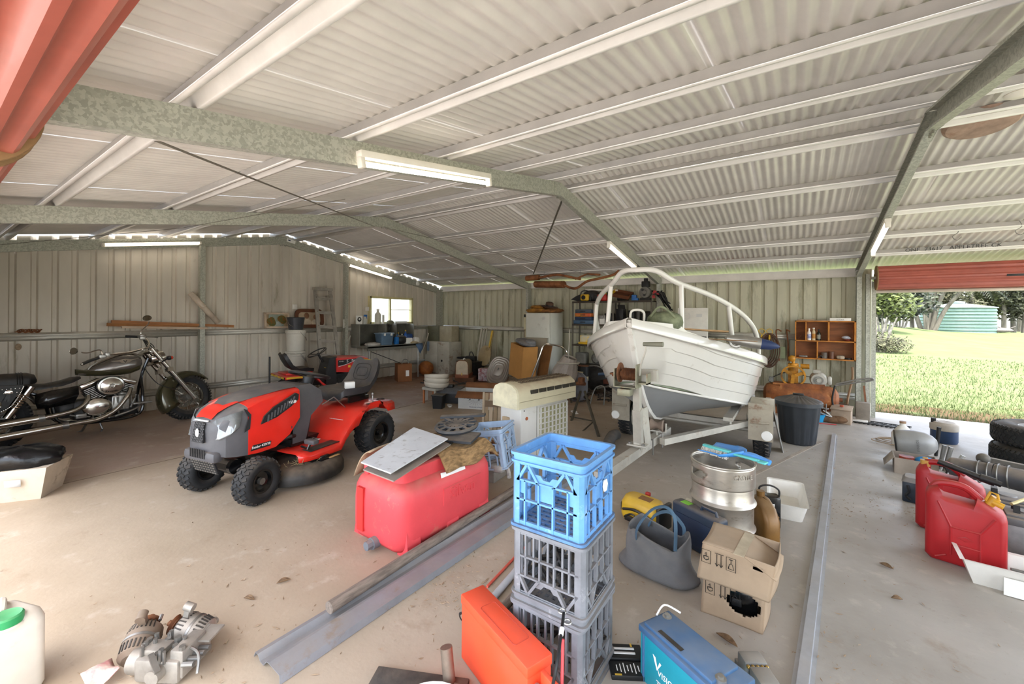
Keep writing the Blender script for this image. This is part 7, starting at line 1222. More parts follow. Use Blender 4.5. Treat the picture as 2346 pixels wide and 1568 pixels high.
# stacked basins, dark tubs
p = fz(992, 925); t = T('stool', 'low white and orange plastic stool under the basins', 'stool', (p.x-.02, p.y+.05, 0)); B().rbox((0, 0, .27), (.34, .3, .05), .012).build('seat', mat('plastic_greywhite', 'b5b0a4', .5, 0, .08, dust=.2), t)
for x in (-.14, .14):
    for y in (-.12, .12): B().box((x, y, .12), (.03, .03, .24)).build('leg', mat('leg_orange', 'b8744c', .6) if x < 0 else mat('plastic_greywhite', 'b5b0a4'), t)
B().box((-.16, -.05, .13), (.02, .08, .18)).build('white_panel', m_wht, t); BX, BY = p.x+.03, p.y+.05
m_bas = mat('basin_white', 'cfc8b9', .4, 0, .04, dust=.1); bp = B().lathe([(0, 0), (.15, 0), (.195, .012), (.22, .045), (.226, .085), (.222, .095), (.21, .09), (.18, .04), (.12, .012), (0, .01)], 32)
b0 = one('basin', bp, m_bas, 'white plastic basin, lowest of the three stacked basins', 'basin', 'stacked white basins', loc=(BX, BY, .298)); b0.rotation_euler = (-.06, .05, 0)
for k, lb in ((1, 'white plastic basin, middle of the three stacked basins'), (2, 'white plastic basin, topmost of the three stacked basins')):
    o = b0.copy(); COL.objects.link(o); o['label'] = lb; o.location = (BX+.005*k, BY, .298+.068*k); o.rotation_euler = (-.06-.02*k, .05-.01*k, .5*k)
m_tub = mat('tub_slate', '474b50', .5, 0, .1, 6, dust=.25); p = fz(1022, 936); t = T('black_tub', 'small black plastic tub under the stacked basins', 'tub', (p.x-.12, p.y-.05, 0), .4); B().loft([[(x, y, z) for x, y in rrect(w_, w_, .02)] for w_, z in ((.17, 0), (.2, .22))]).rbox((0, 0, .225), (.22, .22, .02), .006).build('tub_body', m_black, t)
t = T('engine_cover', 'slate grey moulded plastic cover on the floor by the carton', 'cover', (fz(1030, 926).x-.1, fz(1030, 926).y+.16, 0), .45); B().loft([[(x, y, z) for x, y in rrect(w_, l, .08, 5)] for w_, l, z in ((.4, .3, 0), (.5, .36, .06), (.56, .42, .18), (.58, .44, .185), (.58, .44, .2), (.5, .36, .25), (.44, .3, .28))]).build('cover_body', m_tub, t, smooth=40); B().rbox((-.05, -.05, .30), (.2, .12, .06), .01).build('intake', m_black, t)
q = B(); rg = random.Random(17)
for k in range(26): a = V((1.9+rg.random()*.9, -2.6+rg.random()*.8, .02+.12*rg.random())); q.beam(a, a+V((rg.uniform(-.3, .3), rg.uniform(-.2, .2), rg.uniform(0, .06))), rg.uniform(.02, .06), rg.uniform(.01, .03))
tag(q.build('black_offcuts', mat('offcut_dark', '34322e', .7, 0, .4, 9, dust=.3)), 'dark plastic and timber offcuts strewn behind the carton', 'scrap', kind='stuff')
# sewing machine case
t = T('sewing_machine_case', 'beige arched sewing machine case with brown base', 'case', M=MX.Translation((2.16, -1.45, .12)) @ rotz(math.radians(28))); b = B(); pf = [(-.15, .08), (-.15, .30), (-.13, .37), (-.08, .41), (.08, .41), (.13, .37), (.15, .30), (.15, .08)]
b.loft([[(x, y, z) for x, z in pf] for y in (0, .46)]); b.build('hood', mat('case_beige', '9a876a', .7, 0, .12, 6), t, smooth=45); B().loft([[(x*.97, -.004, .09+(z-.09)*.97) for x, z in pf], [(x, .008, z) for x, z in pf]]).build('end_panel', mat('case_cream', 'c9b99e', .6), t); B().tube([(x, -.002, z) for x, z in pf], .008, 6).build('piping', m_rust, t); B().rbox((0, .23, .04), (.32, .48, .085), .005).build('wooden_base', mat('base_brown', '94583a', .6, 0, .15, 5), t); B().box((0, -.012, .09), (.025, .01, .06)).build('latch', MATS['brass'], t); B().tube([(0, .15, .41), (0, .17, .44), (0, .29, .44), (0, .31, .41)], .01).build('handle', m_wht, t)
one('timber_bearer', B().box((0, 0, .06), (.5, .4, .12)), mat('bearer_brown', '6b4a34', .85, 0, .2), 'dark brown timber block under the sewing machine case', 'wood', loc=(2.06, -1.22, 0), rz=.5)
t = T('chainsaw', 'grey chainsaw lying behind the sewing machine case', 'chainsaw', (1.75, -.75, .45), .2); B().rbox((.1, 0, .05), (.26, .16, .14), .03).build('motor_body', m_dark, t); B().prism([(-.02, .02), (-.3, .03), (-.34, .05), (-.3, .08), (-.02, .1)], -.006, .006, MX(((1, 0, 0, 0), (0, 0, 1, 0), (0, 1, 0, 0), (0, 0, 0, 1)))).build('guide_bar', m_dark, t); B().tube(bez([(.0, .08, .1), (.02, .08, .2), (.12, 0, .21), (.2, -.06, .12)], 5), .014).build('front_handle', m_black, t); one('crate_black', B().rbox((0, 0, .22), (.6, .4, .44), .01), m_dark, 'dark box supporting the chainsaw by the back wall', 'box', loc=(1.8, -.72, 0))
# toilet seat shaped board, battens, level
p = fy(1110, 815, -.55); one('toilet_lid', B(frame(tuple(p), (1, .1, 0), (0, .25, 1))).lathe([(0, .012), (.2, .012), (.22, 0), (.2, -.012), (0, -.012)], 32, MX.Diagonal((.85, 1.2, 1, 1))).torus((.06, .17, .014), .04, .01, 16, 6), mat('lid_brown', 'a08a62', .5, 0, .12, 5), 'oval tan wooden lid leaning on the back wall', 'lid')
for k, (a, c, wd, mt, lb) in enumerate((((1090, 845), (1104, 752), .055, mat('batten_grey', 'b3ab98', .7, 0, .1), 'wide pale batten leaning at the left of the battens'), ((1098, 842), (1110, 752), .03, mat('batten_pale', 'b9b2a2', .7), 'narrow pale batten second from the left'), ((1103, 842), (1116, 752), .03, mat('batten_pale', 'b9b2a2'), 'narrow pale batten third from the left'), ((1113, 835), (1128, 758), .045, m_yel, 'yellow spirit level leaning on the back wall'), ((1118, 835), (1131, 759), .03, mat('batten_tan', 'a89468', .7), 'tan batten just right of the yellow level'))):
    A = fy(*a, -.5); C_ = fy(*c, -.03); one('spirit_level' if k == 3 else 'batten', B().beam(A, C_, wd, .02, (0, 1, 0)), mt, lb, 'level' if k == 3 else 'batten')
one('printed_box', B().rbox((0, 0, .15), (.26, .2, .3), .004), mat('box_print', 'a8a2a4', .6, 0, .9, 14, col2='8a3a3a'), 'small red and white printed box behind the sewing case', 'box', loc=(2.45, -.95, .02), rz=.3)
# ribbed metal tub shape leaning (heater dish)
DM = MX.Identity(4) @ frame(tuple(fz(1142, 884)+V((0, 0, .34))), (.93, .3, -.22), (.1, .5, 1)); t = T('ribbed_dish', 'grey ribbed metal dish standing on edge by the cardboard box', 'dish', M=DM); rings = []
for k in range(12): e = 1-k/12*.95; rings.append([(.26*e*math.copysign(abs(math.cos(a))**.7, math.cos(a)), .35*e*math.copysign(abs(math.sin(a))**.8, math.sin(a)), .07*(1-e)**.6+(.014 if k % 2 else 0)*(e > .35)) for a in (2*PI*i/40 for i in range(40))])
B().loft(rings).build('dish_body', mat('dish_grey', 'a8a096', .4, .4, .08, 5, dust=.2), t, smooth=25); B().rbox((.0, .02, .09), (.03, .06, .03), .008).build('knob', m_steel, t)
# orange float ball, cardboard box by the bench
one('buoy', B().ell((0, 0, .2), (.2, .2, .19), 20, 12), mat('buoy_orange', 'a8622c', .6, 0, .25, 6), 'round orange brown buoy on the floor beside the cabinet', 'buoy', loc=(.62, -1.12, .0)); p = fz(926, 874); t = T('carton', 'brown cardboard box on the floor in front of the bench', 'box', (p.x-.0, p.y+.0, 0), math.radians(62)); B().rbox((0, .1, .21), (.34, .34, .42), .004).build('carton_body', mat('card_brown2', '8f5c38', .8, 0, .08), t); B().box((.06, -.0715, .2), (.08, .002, .14)).build('label', m_wht, t); B().tube(bez([(-.05, .05, .42), (0, .05, .52), (.1, .1, .5), (.12, .1, .42)], 5), .01).build('strap', m_steel, t)
# old cabinet with lid box on top
m_cab = mat('cabinet_old', 'b9b3a4', .6, 0, .1, 3, spots=.4, spotcol='7a5436', sscale=4); t = T('old_cabinet', 'rusty old white metal cabinet in the back corner', 'cabinet', (.56, -.38, 0)); B().rbox((0, 0, .44), (.86, .5, .88), .01).build('carcass', m_cab, t); B().rbox((-.2, -.262, .68), (.4, .02, .34), .006).rbox((-.22, -.268, .27), (.46, .03, .5), .006).build('door', mat('cabinet_door', 'c2bdb0', .55, 0, .05, spots=.1, spotcol='8a6a4c'), t)
B(MX.Translation((.16, -.2535, .36)) @ MX.Rotation(PI/2, 4, 'X')).cyl((0, 0, 0), (0, 0, .006), .03).build('keyhole', m_dark, t); one('blue_towel', B().box((0, 0, 0), (.08, .02, .26)), mat('towel_blue', '7f93ab', .8), 'blue striped towel hanging on the old cabinet', 'towel', loc=(.22, -.66, .74))
t = T('metal_case', 'olive grey steel case with open lid on the old cabinet', 'case', (.5, -.35, .882)); B().rbox((-.22, 0, .21), (.42, .35, .42), .008).build('case_body', mat('case_olive', '6d6c58', .6, 0, .12, 5), t); B().rbox((.24, -.02, .21), (.46, .3, .42), .008).build('pale_case', mat('case_pale', 'a59a80', .6, 0, .1), t); B().tube([(-.3+.02*k, -.178, .25+.012*(k % 3)) for k in range(10)], .006, 5).build('chrome_script', m_chrome, t); one('white_hose', B().tube(bez([(.12, -.55, 1.1), (.1, -.62, .85), (.0+.1, -.8, .55), (.02+.1, -.9, .4)], 6), .014, 8), mat('hose_white', 'c9c4b2', .5), 'white hose hanging beside the old cabinet', 'hose')
# steel bench with splash boxes along the gable wall
m_ss = mat('stainless_dark', '8f8d84', .35, .4, .1, 4, dust=.15); m_ssd = mat('splash_steel_dark', '6a685f', .4, .4, .15); t = T('steel_bench', 'stainless steel bench under the small window', 'bench', (0, 0, 0)); B().rbox((.36, -2.15, .85), (.62, 1.66, .05), .008).box((.66, -2.15, .82), (.02, 1.66, .1)).build('bench_top', m_ss, t)
for y in (-2.9, -1.4): B().cyl((.62, y, 0), (.62, y, .83), .02, n=10).build('leg', m_alu, t)
B().tube([(.62, -2.85, .75), (.62, -1.7, .3)], .008, 6).build('brace', m_dark, t)
for y in (-2.95, -2.2, -1.88, -1.3): B().rbox((.18, y, 1.12), (.32, .02, .5), .004).build('end_panel', m_ss, t)
B().box((.03, -2.12, 1.12), (.02, 1.66, .5)).build('splash_back', m_ssd, t); B().box((.1, -2.12, 1.37), (.2, 1.66, .015)).build('ledge', m_ss, t)  # splash back in a darker steel than the bench top
t = T('storage_tub', 'blue grey translucent lidded tub on the steel bench', 'tub', (.42, -2.32, .876)); B().loft([[(x, y, z) for x, y in rrect(w_, l, .03)] for w_, l, z in ((.24, .32, 0), (.28, .36, .26))]).build('tub_body', mat('tub_blue_clear', '5f7890', .3, 0, .1, 6), t); B().rbox((0, 0, .275), (.3, .38, .03), .008).build('lid', mat('tub_lid', '7e93a6', .4), t); B().rbox((.145, -.1, .25), (.02, .05, .06), .005).build('clip', m_wht, t); B().rbox((.145, .1, .25), (.02, .05, .06), .005).build('clip', m_wht, t)
m_clr = mat('clear_bottle', 'b9c0bd', .12, 0, .1, trans=.5); m_bl = mat('blue_liquid', '2f5fb0', .2, 0, .1)
for lb, y, x, r, h, mt, cm, nk in (('clear glass bottle on the bench behind the white box', -1.78, .3, .035, .28, m_clr, m_yel, .35), ('blue bottle with yellow neck on the steel bench', -1.6, .36, .045, .34, m_bl, m_yel, .3), ('dark tall bottle at the middle of the steel bench', -1.98, .2, .035, .44, mat('bottle_black', '24241f', .3), m_blk, .3), ('small grey bottle between the clear and blue bottles', -1.69, .33, .03, .24, mat('bottle_grey', '77787a', .4), m_wht, .4)): bottle(lb, x, y, .876, r, h, mt, cm, nk)
for nm, lb, bb, mt, loc in (('blue_can', 'bright blue carton with a spout on the bench', B().rbox((0, 0, .09), (.08, .1, .18), .006).tube([(0, 0, .18), (0, .04, .24)], .01), mat('carton_blue', '2470b8', .5), (.5, -2.02, .876)), ('black_bag', 'crumpled black bag in the middle of the bench', B().ell((0, 0, .1), (.12, .16, .11), 12, 8, p=.8), m_black, (.45, -1.83, .876)), ('white_tray', 'white plastic box on the bench before the bottles', B().rbox((0, 0, .07), (.14, .2, .14), .01), m_wht, (.5, -1.65, .876)), ('paint_can', 'round white tin lying on the bench by the blue bottle', B().cyl((0, -.0, .08), (.1, .0, .08), .075, n=18), m_white, (.46, -1.38, .876)), ('blue_jerry', 'dark blue plastic container behind the round tin', B().rbox((0, 0, .12), (.15, .2, .24), .03), mat('blue_dark', '2a4c86', .4), (.3, -1.46, .876)), ('yellow_tool', 'yellow handled tool at the right end of the bench', B().rbox((0, 0, .06), (.06, .09, .12), .015), m_yel, (.5, -1.34, .876)), ('clear_sheet', 'crumpled clear plastic at the left end of the bench', B().ell((0, 0, .03), (.12, .2, .05), 12, 6, p=.8), MATS['clear_wrap'], (.48, -2.7, .876)), ('tan_rag', 'tan rag on the bench front edge', B().ell((0, 0, .02), (.1, .13, .035), 12, 6), mat('rag_tan', 'b8a888', .9), (.56, -1.5, .876))): one(nm, bb, mt, lb, nm.split('_')[1], loc=loc)
one('blue_rag', B().add([(0, -.12, 0), (.02, .12, .0), (.05, .1, -.12), (.05, 0, -.26), (.05, -.08, -.12)], [(0, 1, 2, 3, 4)]), mat('rag_blue', '5a7292', .9), 'blue rag hanging off the right corner of the bench', 'rag', loc=(.66, -1.42, .87), solid=.006)
# things on the bench ledge under the window
bottle('white plastic milk jug on the ledge under the window', .12, -2.28, 1.378, .075, .37, mat('jug_white', 'd5d2c4', .35), m_wht, .4, None, 'milk_jug'); one('white_cylinder', B().cyl((0, 0, 0), (0, 0, .22), .03, n=14), m_white, 'white tube standing beside the milk jug', 'tube', loc=(.12, -2.12, 1.378)); t = T('spray_bottle', 'white spray bottle with blue trigger on the ledge', 'spray bottle', (.12, -2.66, 1.378)); B().lathe([(0, 0), (.04, 0), (.045, .1), (.02, .15), (.015, .18)], 16).build('bottle_body', mat('spray_white', 'c9cac4', .4), t); B().rbox((0, .02, .2), (.025, .09, .05), .01).beam((0, .05, .18), (0, .06, .13), .012, .012).build('trigger', mat('trigger_blue', '2f6fc0', .4), t)
t = T('poster_card', 'white card with a small black portrait on the ledge', 'card', (.10, -2.8, 1.378)); B().box((0, 0, .1), (.02, .17, .2)).build('card', m_wht, t); B(MX.Translation((.0115, 0, .11)) @ MX.Rotation(PI/2, 4, 'Y')).cyl((0, 0, 0), (0, 0, .001), .055, n=20).build('dark_circle', m_blk, t); B(MX.Translation((.013, 0, .12)) @ MX.Rotation(PI/2, 4, 'Y')).cyl((0, 0, 0), (0, 0, .001), .025, n=16).build('pale_face', m_wht, t)
one('dish_cap', B().ell((0, 0, .03), (.06, .11, .06)), mat('cap_olive', '7d7c66', .6), 'olive cap on the ledge under the window', 'cap', loc=(.12, -1.9, 1.378)); one('paper_roll', B().cyl((0, -.2, .03), (0, .2, .03), .03, n=12), m_wht, 'rolled white paper lying on the ledge', 'paper', loc=(.12, -1.55, 1.378)); one('cable_loop', B().tube(bez([fx(790, 765, .07), fx(795, 772, .09), fx(792, 780, .09), fx(799, 776, .09), fx(803, 770, .09), fx(797, 790, .08)], 6), .012, 6).tube(bez([fx(790, 796, .07), fx(790, 780, .08), fx(794, 770, .08)], 5), .01, 6), mat('cable_white', 'c4c0b0', .5), 'white cable looped on the wall beside the bench', 'cable')
for lb, px, X_ in (('small power outlet on the wall left of the window', (841, 708), .0), ('small red and white switch on the wall above the buckets', (675, 703), .0), ('narrow white power box on the post beside the bench', (789, 742), .05)):
    p = fx(*px, X_); one('power_outlet', B().rbox((0, 0, 0), (.03, .06 if 'narrow' in lb else .1, .2 if 'narrow' in lb else .1), .006).box((.016, 0, .0), (.004, .03, .03)), m_white, lb, 'outlet', loc=(max(.0, p.x), p.y, p.z))
# buckets
m_buck = mat('bucket_white', 'd8d4c8', .4, 0, .05, 3, dust=.1); BKX, BKY = .29, -4.42
def bucket(label, z, flip=False):
    t = T('bucket', label, 'bucket', (BKX, BKY, z)); B().lathe([(0, 0), (.155, 0), (.16, .01), (.172, .33), (.186, .335), (.186, .35), (.18, .352), (.18, .385), (.186, .39), (.186, .40), (.17, .405), (.16, .39), (.15, .02), (0, .02)], 36).build('bucket_body', m_buck, t, smooth=40); t.scale = (1, 1, 1.06); q = B()
    for k in range(24): a = 2*PI*k/24; q.box((.184*math.cos(a), .184*math.sin(a), .368), (.008, .008, .03))
    q.build('rim_lugs', m_buck, t); B().tube(bez([(.186, 0, .36), (.2, .1, .24), (.12, .16, .2), (-.0, .2, .26), (-.12, .15, .33)], 5), .004, 5).build('wire_handle', m_steel, t); return t
bucket('white bucket at the bottom of the bucket stack', .0); bucket('white bucket second from the floor in the stack', .405); bucket('white bucket third from the floor, topmost white one', .81) if False else None
bucket('white bucket in the middle of the white stack', .429); bk2 = bucket('white bucket right under the dark bucket', .858)
t = T('bucket', 'dark grey bucket on top of the white bucket stack', 'bucket', (BKX, BKY, 1.288)); B().lathe([(0, 0), (.13, 0), (.165, .24), (.175, .245), (.172, .25), (.16, .24), (.125, .01), (0, .01)], 32).build('bucket_body', mat('bucket_dark', '46474c', .35, .1, .1), t); B().tube(bez([(0, -.17, .23), (.1, -.19, .12), (.15, -.12, .06)], 5), .005, 5).build('wire_handle', m_chrome, t)
one('paint_drum', B().lathe([(0, 0), (.155, 0), (.17, .42), (.18, .425), (.18, .45), (0, .452)], 32), m_buck, 'white drum standing under the two handled buckets', 'drum', loc=(BKX, BKY, .408)) if False else None
# ladder
m_lad = mat('ladder_alu', 'b0aaa0', .45, .5, .12, 8, dust=.2, spots=.15, spotcol='7a746a'); t = T('step_ladder', 'tall aluminium step ladder leaning on the left wall', 'ladder', (0, 0, 0)); ltop, lbot = (fx(722, 664, .12), fx(756, 666, .12)), (fx(737, 852, .5), fx(780, 854, .5))
for a, c in ((ltop[0], lbot[0]), (ltop[1], lbot[1])): e = c+(c-a)*(c.z-.03)/(a.z-c.z); B().beam(a, e, .075, .03, (1, 0, .3)).build('rail', m_lad, t)
for a, c in ((ltop[0]+V((-.03, .06, -.1)), lbot[0]+V((-.35, .18, 0))), (ltop[1]+V((-.03, .06, -.1)), lbot[1]+V((-.35, .18, 0)))): e = c+(c-a)*(c.z-.05)/(a.z-c.z); B().beam(a, e, .04, .025, (1, 0, .3)).build('rear_rail', m_lad, t)
for k in range(7): f = (k+.55)/7.2*1.25; a = ltop[0]+(lbot[0]-ltop[0])*f; c = ltop[1]+(lbot[1]-ltop[1])*f; B().beam(a, c, .09, .022, (0, 0, 1)).beam(a-V((0, 0, .03)), c-V((0, 0, .03)), .02, .05, (0, 0, 1)).build('step', m_lad, t)
B().beam(ltop[0]+V((0, -.03, .02)), ltop[1]+V((0, .03, .02)), .12, .06).build('top_cap', m_lad, t)
# pictures on the girt
def pic(px0, px1, lb): a, c = fx(*px0, .02), fx(*px1, .02); return a, c
a, c = fx(606, 716, .03), fx(663, 752, .03); t = T('painting', 'small landscape painting in a cream frame on the wall rail', 'painting', (.03, a.y, c.z), rot=(0, -.06, 0)); W_, H_ = c.y-a.y, a.z-c.z
for cc, dd in (((0, W_/2, .02), (.03, W_, .035)), ((0, W_/2, H_-.02), (.03, W_, .035)), ((0, .02, H_/2), (.03, .035, H_)), ((0, W_-.02, H_/2), (.03, .035, H_))): B().box(cc, dd).build('frame', mat('frame_cream', 'd3bda4', .6), t)
B().box((-.005, W_/2, H_/2), (.01, W_-.06, H_-.06)).build('mount', mat('mount_tan', 'b39a78', .7), t); pm = B().box((.002, W_*.47, H_/2), (.006, W_-.2, H_-.08)).build('picture', mat('paint_scene', '77806c', .7, 0, .6, 9, col2='9aa39a'), t); q = B()
for y, z, r in ((.17, .45, .09), (.22, .33, .08), (.6, .6, .09), (.66, .45, .07), (.2, .56, .06)): q.ell((.006, W_*y+.04, H_*z), (.001, r, r*.8), 10, 6)
q.build('painted_trees', mat('paint_green', '4a5a30', .8, 0, .5, 20, col2='8a5a2a'), t); B().prism([(W_*.34, .05), (W_*.7, .05), (W_*.52, H_*.42), (W_*.46, H_*.42)], .0055, .006, MX(((0, 0, 1, 0), (1, 0, 0, 0), (0, 1, 0, 0), (0, 0, 0, 1)))).build('painted_river', mat('paint_river', 'a9b0a8', .7), t)
a, c = fx(675, 709, .04), fx(740, 752, .04); t = T('portrait_frame', 'rounded brown frame with a sepia portrait behind the ladder', 'picture', (.04, (a.y+c.y)/2, (a.z+c.z)/2+.01), rot=(0, -.1, 0)); W_, H_ = c.y-a.y, a.z-c.z; Mf = frame((0, 0, 0), (0, 1, 0), (0, 0, 1)); out, inn = rrect(W_, H_, .12, 6), rrect(W_-.14, H_-.14, .08, 6); n = len(out); b = B(Mf); b.add([(x, y, 0) for x, y in out]+[(x, y, .03) for x, y in out]+[(x, y, 0) for x, y in inn]+[(x, y, .03) for x, y in inn], [f for i in range(n) for f in ((i, (i+1) % n, n+(i+1) % n, n+i), (2*n+i, 2*n+(i+1) % n, 3*n+(i+1) % n, 3*n+i), (n+i, n+(i+1) % n, 3*n+(i+1) % n, 3*n+i))]); b.build('frame', mat('frame_brown', '6b3f26', .4, 0, .15), t); B(Mf).prism(inn, .002, .01).build('print', mat('sepia', 'c4ae90', .6, 0, .15, 4), t); q = B(Mf); q.ell((-.06, .06, .012), (.055, .065, .002)).ell((.13, .03, .012), (.045, .055, .002)); q.build('printed_faces', mat('sepia_dark', '8a6248', .7, 0, .2), t); q = B(Mf); q.ell((-.06, -.09, .012), (.1, .08, .002)).ell((.13, -.09, .012), (.09, .07, .002)); q.build('printed_bodies', mat('sepia_pale', 'd8c8b0', .7), t)
# timbers, downpipe, chain on the left wall
for k, (a, c, wd, mt, lb) in enumerate((((255, 737), (535, 748), .045, mat('timber_orange', 'b0784a', .7, 0, .15, 6, stretch=(6, 1, 6)), 'upper orange brown timber resting on the left wall rail'), ((245, 744), (452, 751), .05, mat('timber_brown', 'a06a3a', .7, 0, .15, 6), 'lower orange brown timber resting on the left wall rail'), ((278, 750), (475, 752.5), .035, mat('timber_pale', 'c9b49c', .7), 'pale thin timber lying in front of the brown timbers'))):
    A, C_ = fx(*a, .04+.045*k), fx(*c, .04+.045*k); A.z = max(A.z, 1.318+wd/2+.002) if k == 2 else A.z; one('timber_length', B().beam(A, C_, .04, wd), mt, lb, 'timber')
A, C_ = fx(436, 672, .12), fx(500, 740, .12); q = B().cyl(A, C_, .045, n=16, cap=False).cyl(A+(C_-A)*.44, A+(C_-A)*.47, .048, n=16, cap=False); one('downpipe', q, mat('pipe_cream', 'd3c4b0', .45), 'cream plastic pipe leaning diagonally behind the left post', 'pipe', solid=.004)
q = B(); p0 = fx(40, 757, .03)
for k in range(12): q.torus((0, 0, 0), .022, .007, 10, 5, MX.Translation((.03+.008*(k % 3), p0.y+.018*k, 1.335+.008*((k*7) % 3))) @ MX.Rotation(k*1.1, 4, 'Y') @ MX.Rotation(.6*(k % 2), 4, 'X'))
one('chain', q, m_rust, 'rusty chain heaped on the left wall rail', 'chain'); p = fx(42, 786, .0); one('mud_nest', B().ell((0, 0, 0), (.025, .03, .045), 8, 6), mat('mud', 'b09a80', .95, 0, .2, 20, bump=.6), 'small mud nest stuck under the left wall rail', 'nest', loc=(.0, p.y, 1.13))
# ================================================================ LEFT FRONT: carton with black bag, drum, alternators
c0, c1, c2 = fz(93, 1143), fz(152, 1110), fz(-120, 1168); t = T('carton', 'big dusty white carton holding a black bag at the left edge', 'box', M=frame((c0.x, c0.y, 0), (c2-c0), (c1-c0).cross(V((0, 0, 1))).cross(V((0, 0, -1)))*1)); m_cd = mat('carton_dusty', 'c4b5a0', .8, 0, .1, 4, spots=.2, spotcol='7a6650')
X_ = (c2-c0).normalized(); Y_ = V((-X_.y, X_.x, 0)); Y_ = Y_ if Y_.dot(c1-c0) > 0 else -Y_; t.matrix_basis = frame((c0.x, c0.y, 0), X_, Y_, V((0, 0, 1))) if X_.cross(Y_).z > 0 else MX(((X_.x, Y_.x, 0, c0.x), (X_.y, Y_.y, 0, c0.y), (0, 0, 1, 0), (0, 0, 0, 1)))
W_, D_, H_ = .62, .30, .27
B().loft([[(0, 0, 0), (W_, 0, 0), (W_, D_, 0), (0, D_, 0)], [(-.05, -.03, H_), (W_+.05, -.03, H_), (W_+.05, D_+.05, H_), (-.05, D_+.05, H_)]]).build('carton_body', m_cd, t, smooth=10); B().add([(.1, -.033, .2), (.2, -.033, .2), (.2, -.033, .14), (.1, -.033, .14)], [(0, 1, 2, 3)], MX.Translation((0, .003, 0)) @ MX.Rotation(.11, 4, 'X') @ MX.Translation((0, -.001, 0))).build('address_label', m_silver, t, solid=.002)
CM = t.matrix_basis; wd = wadding('plastic_bag', (.2, .14, H_+.06), (.27, .19, .10), mat('bag_black_gloss', '0d0d0e', .28, 0, .2, 14, bump=.6, bscale=14), 'shiny black plastic bag lying in the white carton', 'bag', 4, .06); wd.matrix_world = CM; wd = wadding('plastic_sheet', (.52, .06, H_+.09), (.22, .2, .1), mat('sheet_pale', 'c9ccd2', .4, 0, .1, 6, bump=.4, bscale=12), 'pale grey plastic sheet draped over the left of the carton', 'sheet', 6, .07); wd.matrix_world = CM
t = T('jerry_drum', 'white plastic drum with a green cap at bottom left', 'drum', (5.955, -8.715, -.0), math.radians(20)); t.scale = (1, 1, .95); m_drum = mat('drum_white', 'e6dfd0', .5, 0, .06, 4, dust=.5, dcol='a3917c', spots=.1, spotcol='d8a090')
B().loft([[(x, y, z) for x, y in rrect(w_, l, r, 5)] for w_, l, r, z in ((.24, .22, .04, 0), (.26, .24, .05, .02), (.26, .24, .05, .31), (.24, .22, .05, .345), (.2, .18, .05, .36))]).build('drum_body', m_drum, t, smooth=50); B().lathe([(.052, .338), (.052, .375), (.046, .382), (.04, .378), (0, .376)], 26, MX.Translation((.078, .005, 0))).build('cap', mat('cap_green', '2f9a5c', .4, 0, .08, dust=.25), t); B().lathe([(.045, .33), (.056, .336), (.056, .344), (.045, .346)], 24, MX.Translation((.078, .005, 0))).build('cap_collar', m_drum, t); B().tube(bez([(-.08, .07, .35), (-.04, .05, .39), (-.0, .03, .385), (.01, .02, .35)], 5), .014).build('handle', m_drum, t)
m_alt = mat('alternator_alu', 'a29c92', .5, .5, .15, 10, dust=.35, dcol='a08a70'); m_altd = mat('alternator_dusty', '7d6c5c', .6, .3, .15, 10, dust=.4)
def alternator(label, M, mt, fl=True):
    t = T('alternator', label, 'alternator', M=M); B().lathe([(0, -.075), (.045, -.075), (.065, -.06), (.07, -.03), (.07, .035), (.066, .06), (.045, .075), (0, .075)], 28).build('body', mt, t, smooth=30); q = B()
    for k in range(28):
        a = 2*PI*k/28
        if (k//4) % 2 == 0: q.box((.0675*math.cos(a), .0675*math.sin(a), .052), (.006, .006, .022), None) if False else q.beam((.069*math.cos(a), .069*math.sin(a), .03), (.062*math.cos(a), .062*math.sin(a), .066), .006, .006); q.beam((.071*math.cos(a), .071*math.sin(a), -.02), (.066*math.cos(a), .066*math.sin(a), -.055), .006, .006)
    tag(q.build('vent_slots', m_dark, t), None, kind='stuff'); B().lathe([(.072, -.005), (.073, .005), (.068, .01)], 28).build('clamp_ring', m_steel, t); B().beam((.06, 0, .05), (.11, 0, .05), .03, .025).cyl((.11, 0, .03), (.11, 0, .07), .02, n=12).build('lug', mt, t); B().beam((-.06, 0, .05), (-.1, .02, .05), .03, .025).build('lug', mt, t); B().cyl((0, .065, -.04), (0, .085, -.04), .018, n=10).build('boss', mt, t); B().cyl((.03, .05, .075), (.03, .05, .1), .008, n=8).build('stud', m_steel, t); B().cyl((0, 0, .075), (0, 0, .13), .012).lathe([(.02, .082), (.042, .085), (.026, .095), (.042, .105), (.02, .108)], 22).build('pulley', m_rust, t); return t
alternator('silver grey alternator at the back of the engine parts', frame((6.31, -8.13, .075), (.25, .1, .96), (-.5, .85, .1)), m_alt)
alternator('brown dusty alternator at the left of the engine parts', frame((6.20, -8.30, .075), (.3, -.2, .92), (.55, .8, 0)), m_altd)
t = T('injection_pump', 'dirty aluminium pump with bolts among the engine parts', 'pump', (6.40, -8.26, 0), .55); q = B().rbox((0, 0, .06), (.2, .12, .1), .015).rbox((.08, .02, .085), (.06, .13, .12), .008).cyl((-.1, 0, .06), (-.15, 0, .06), .05, n=18).cyl((.02, -.06, .07), (.02, -.1, .07), .03, n=14).rbox((-.04, .0, .12), (.1, .07, .03), .01); q.build('pump_body', m_alt, t); q = B(); rg = random.Random(6)
for k in range(20): x, y = rg.uniform(-.1, .1), rg.uniform(-.06, .06); q.cyl((x, y, .1), (x, y, .13+.03*rg.random()), rg.uniform(.006, .014), n=6)
for k in range(4): q.cyl((.11, -.045+.03*k, .09), (.16, -.045+.03*k, .095), .011, n=8)
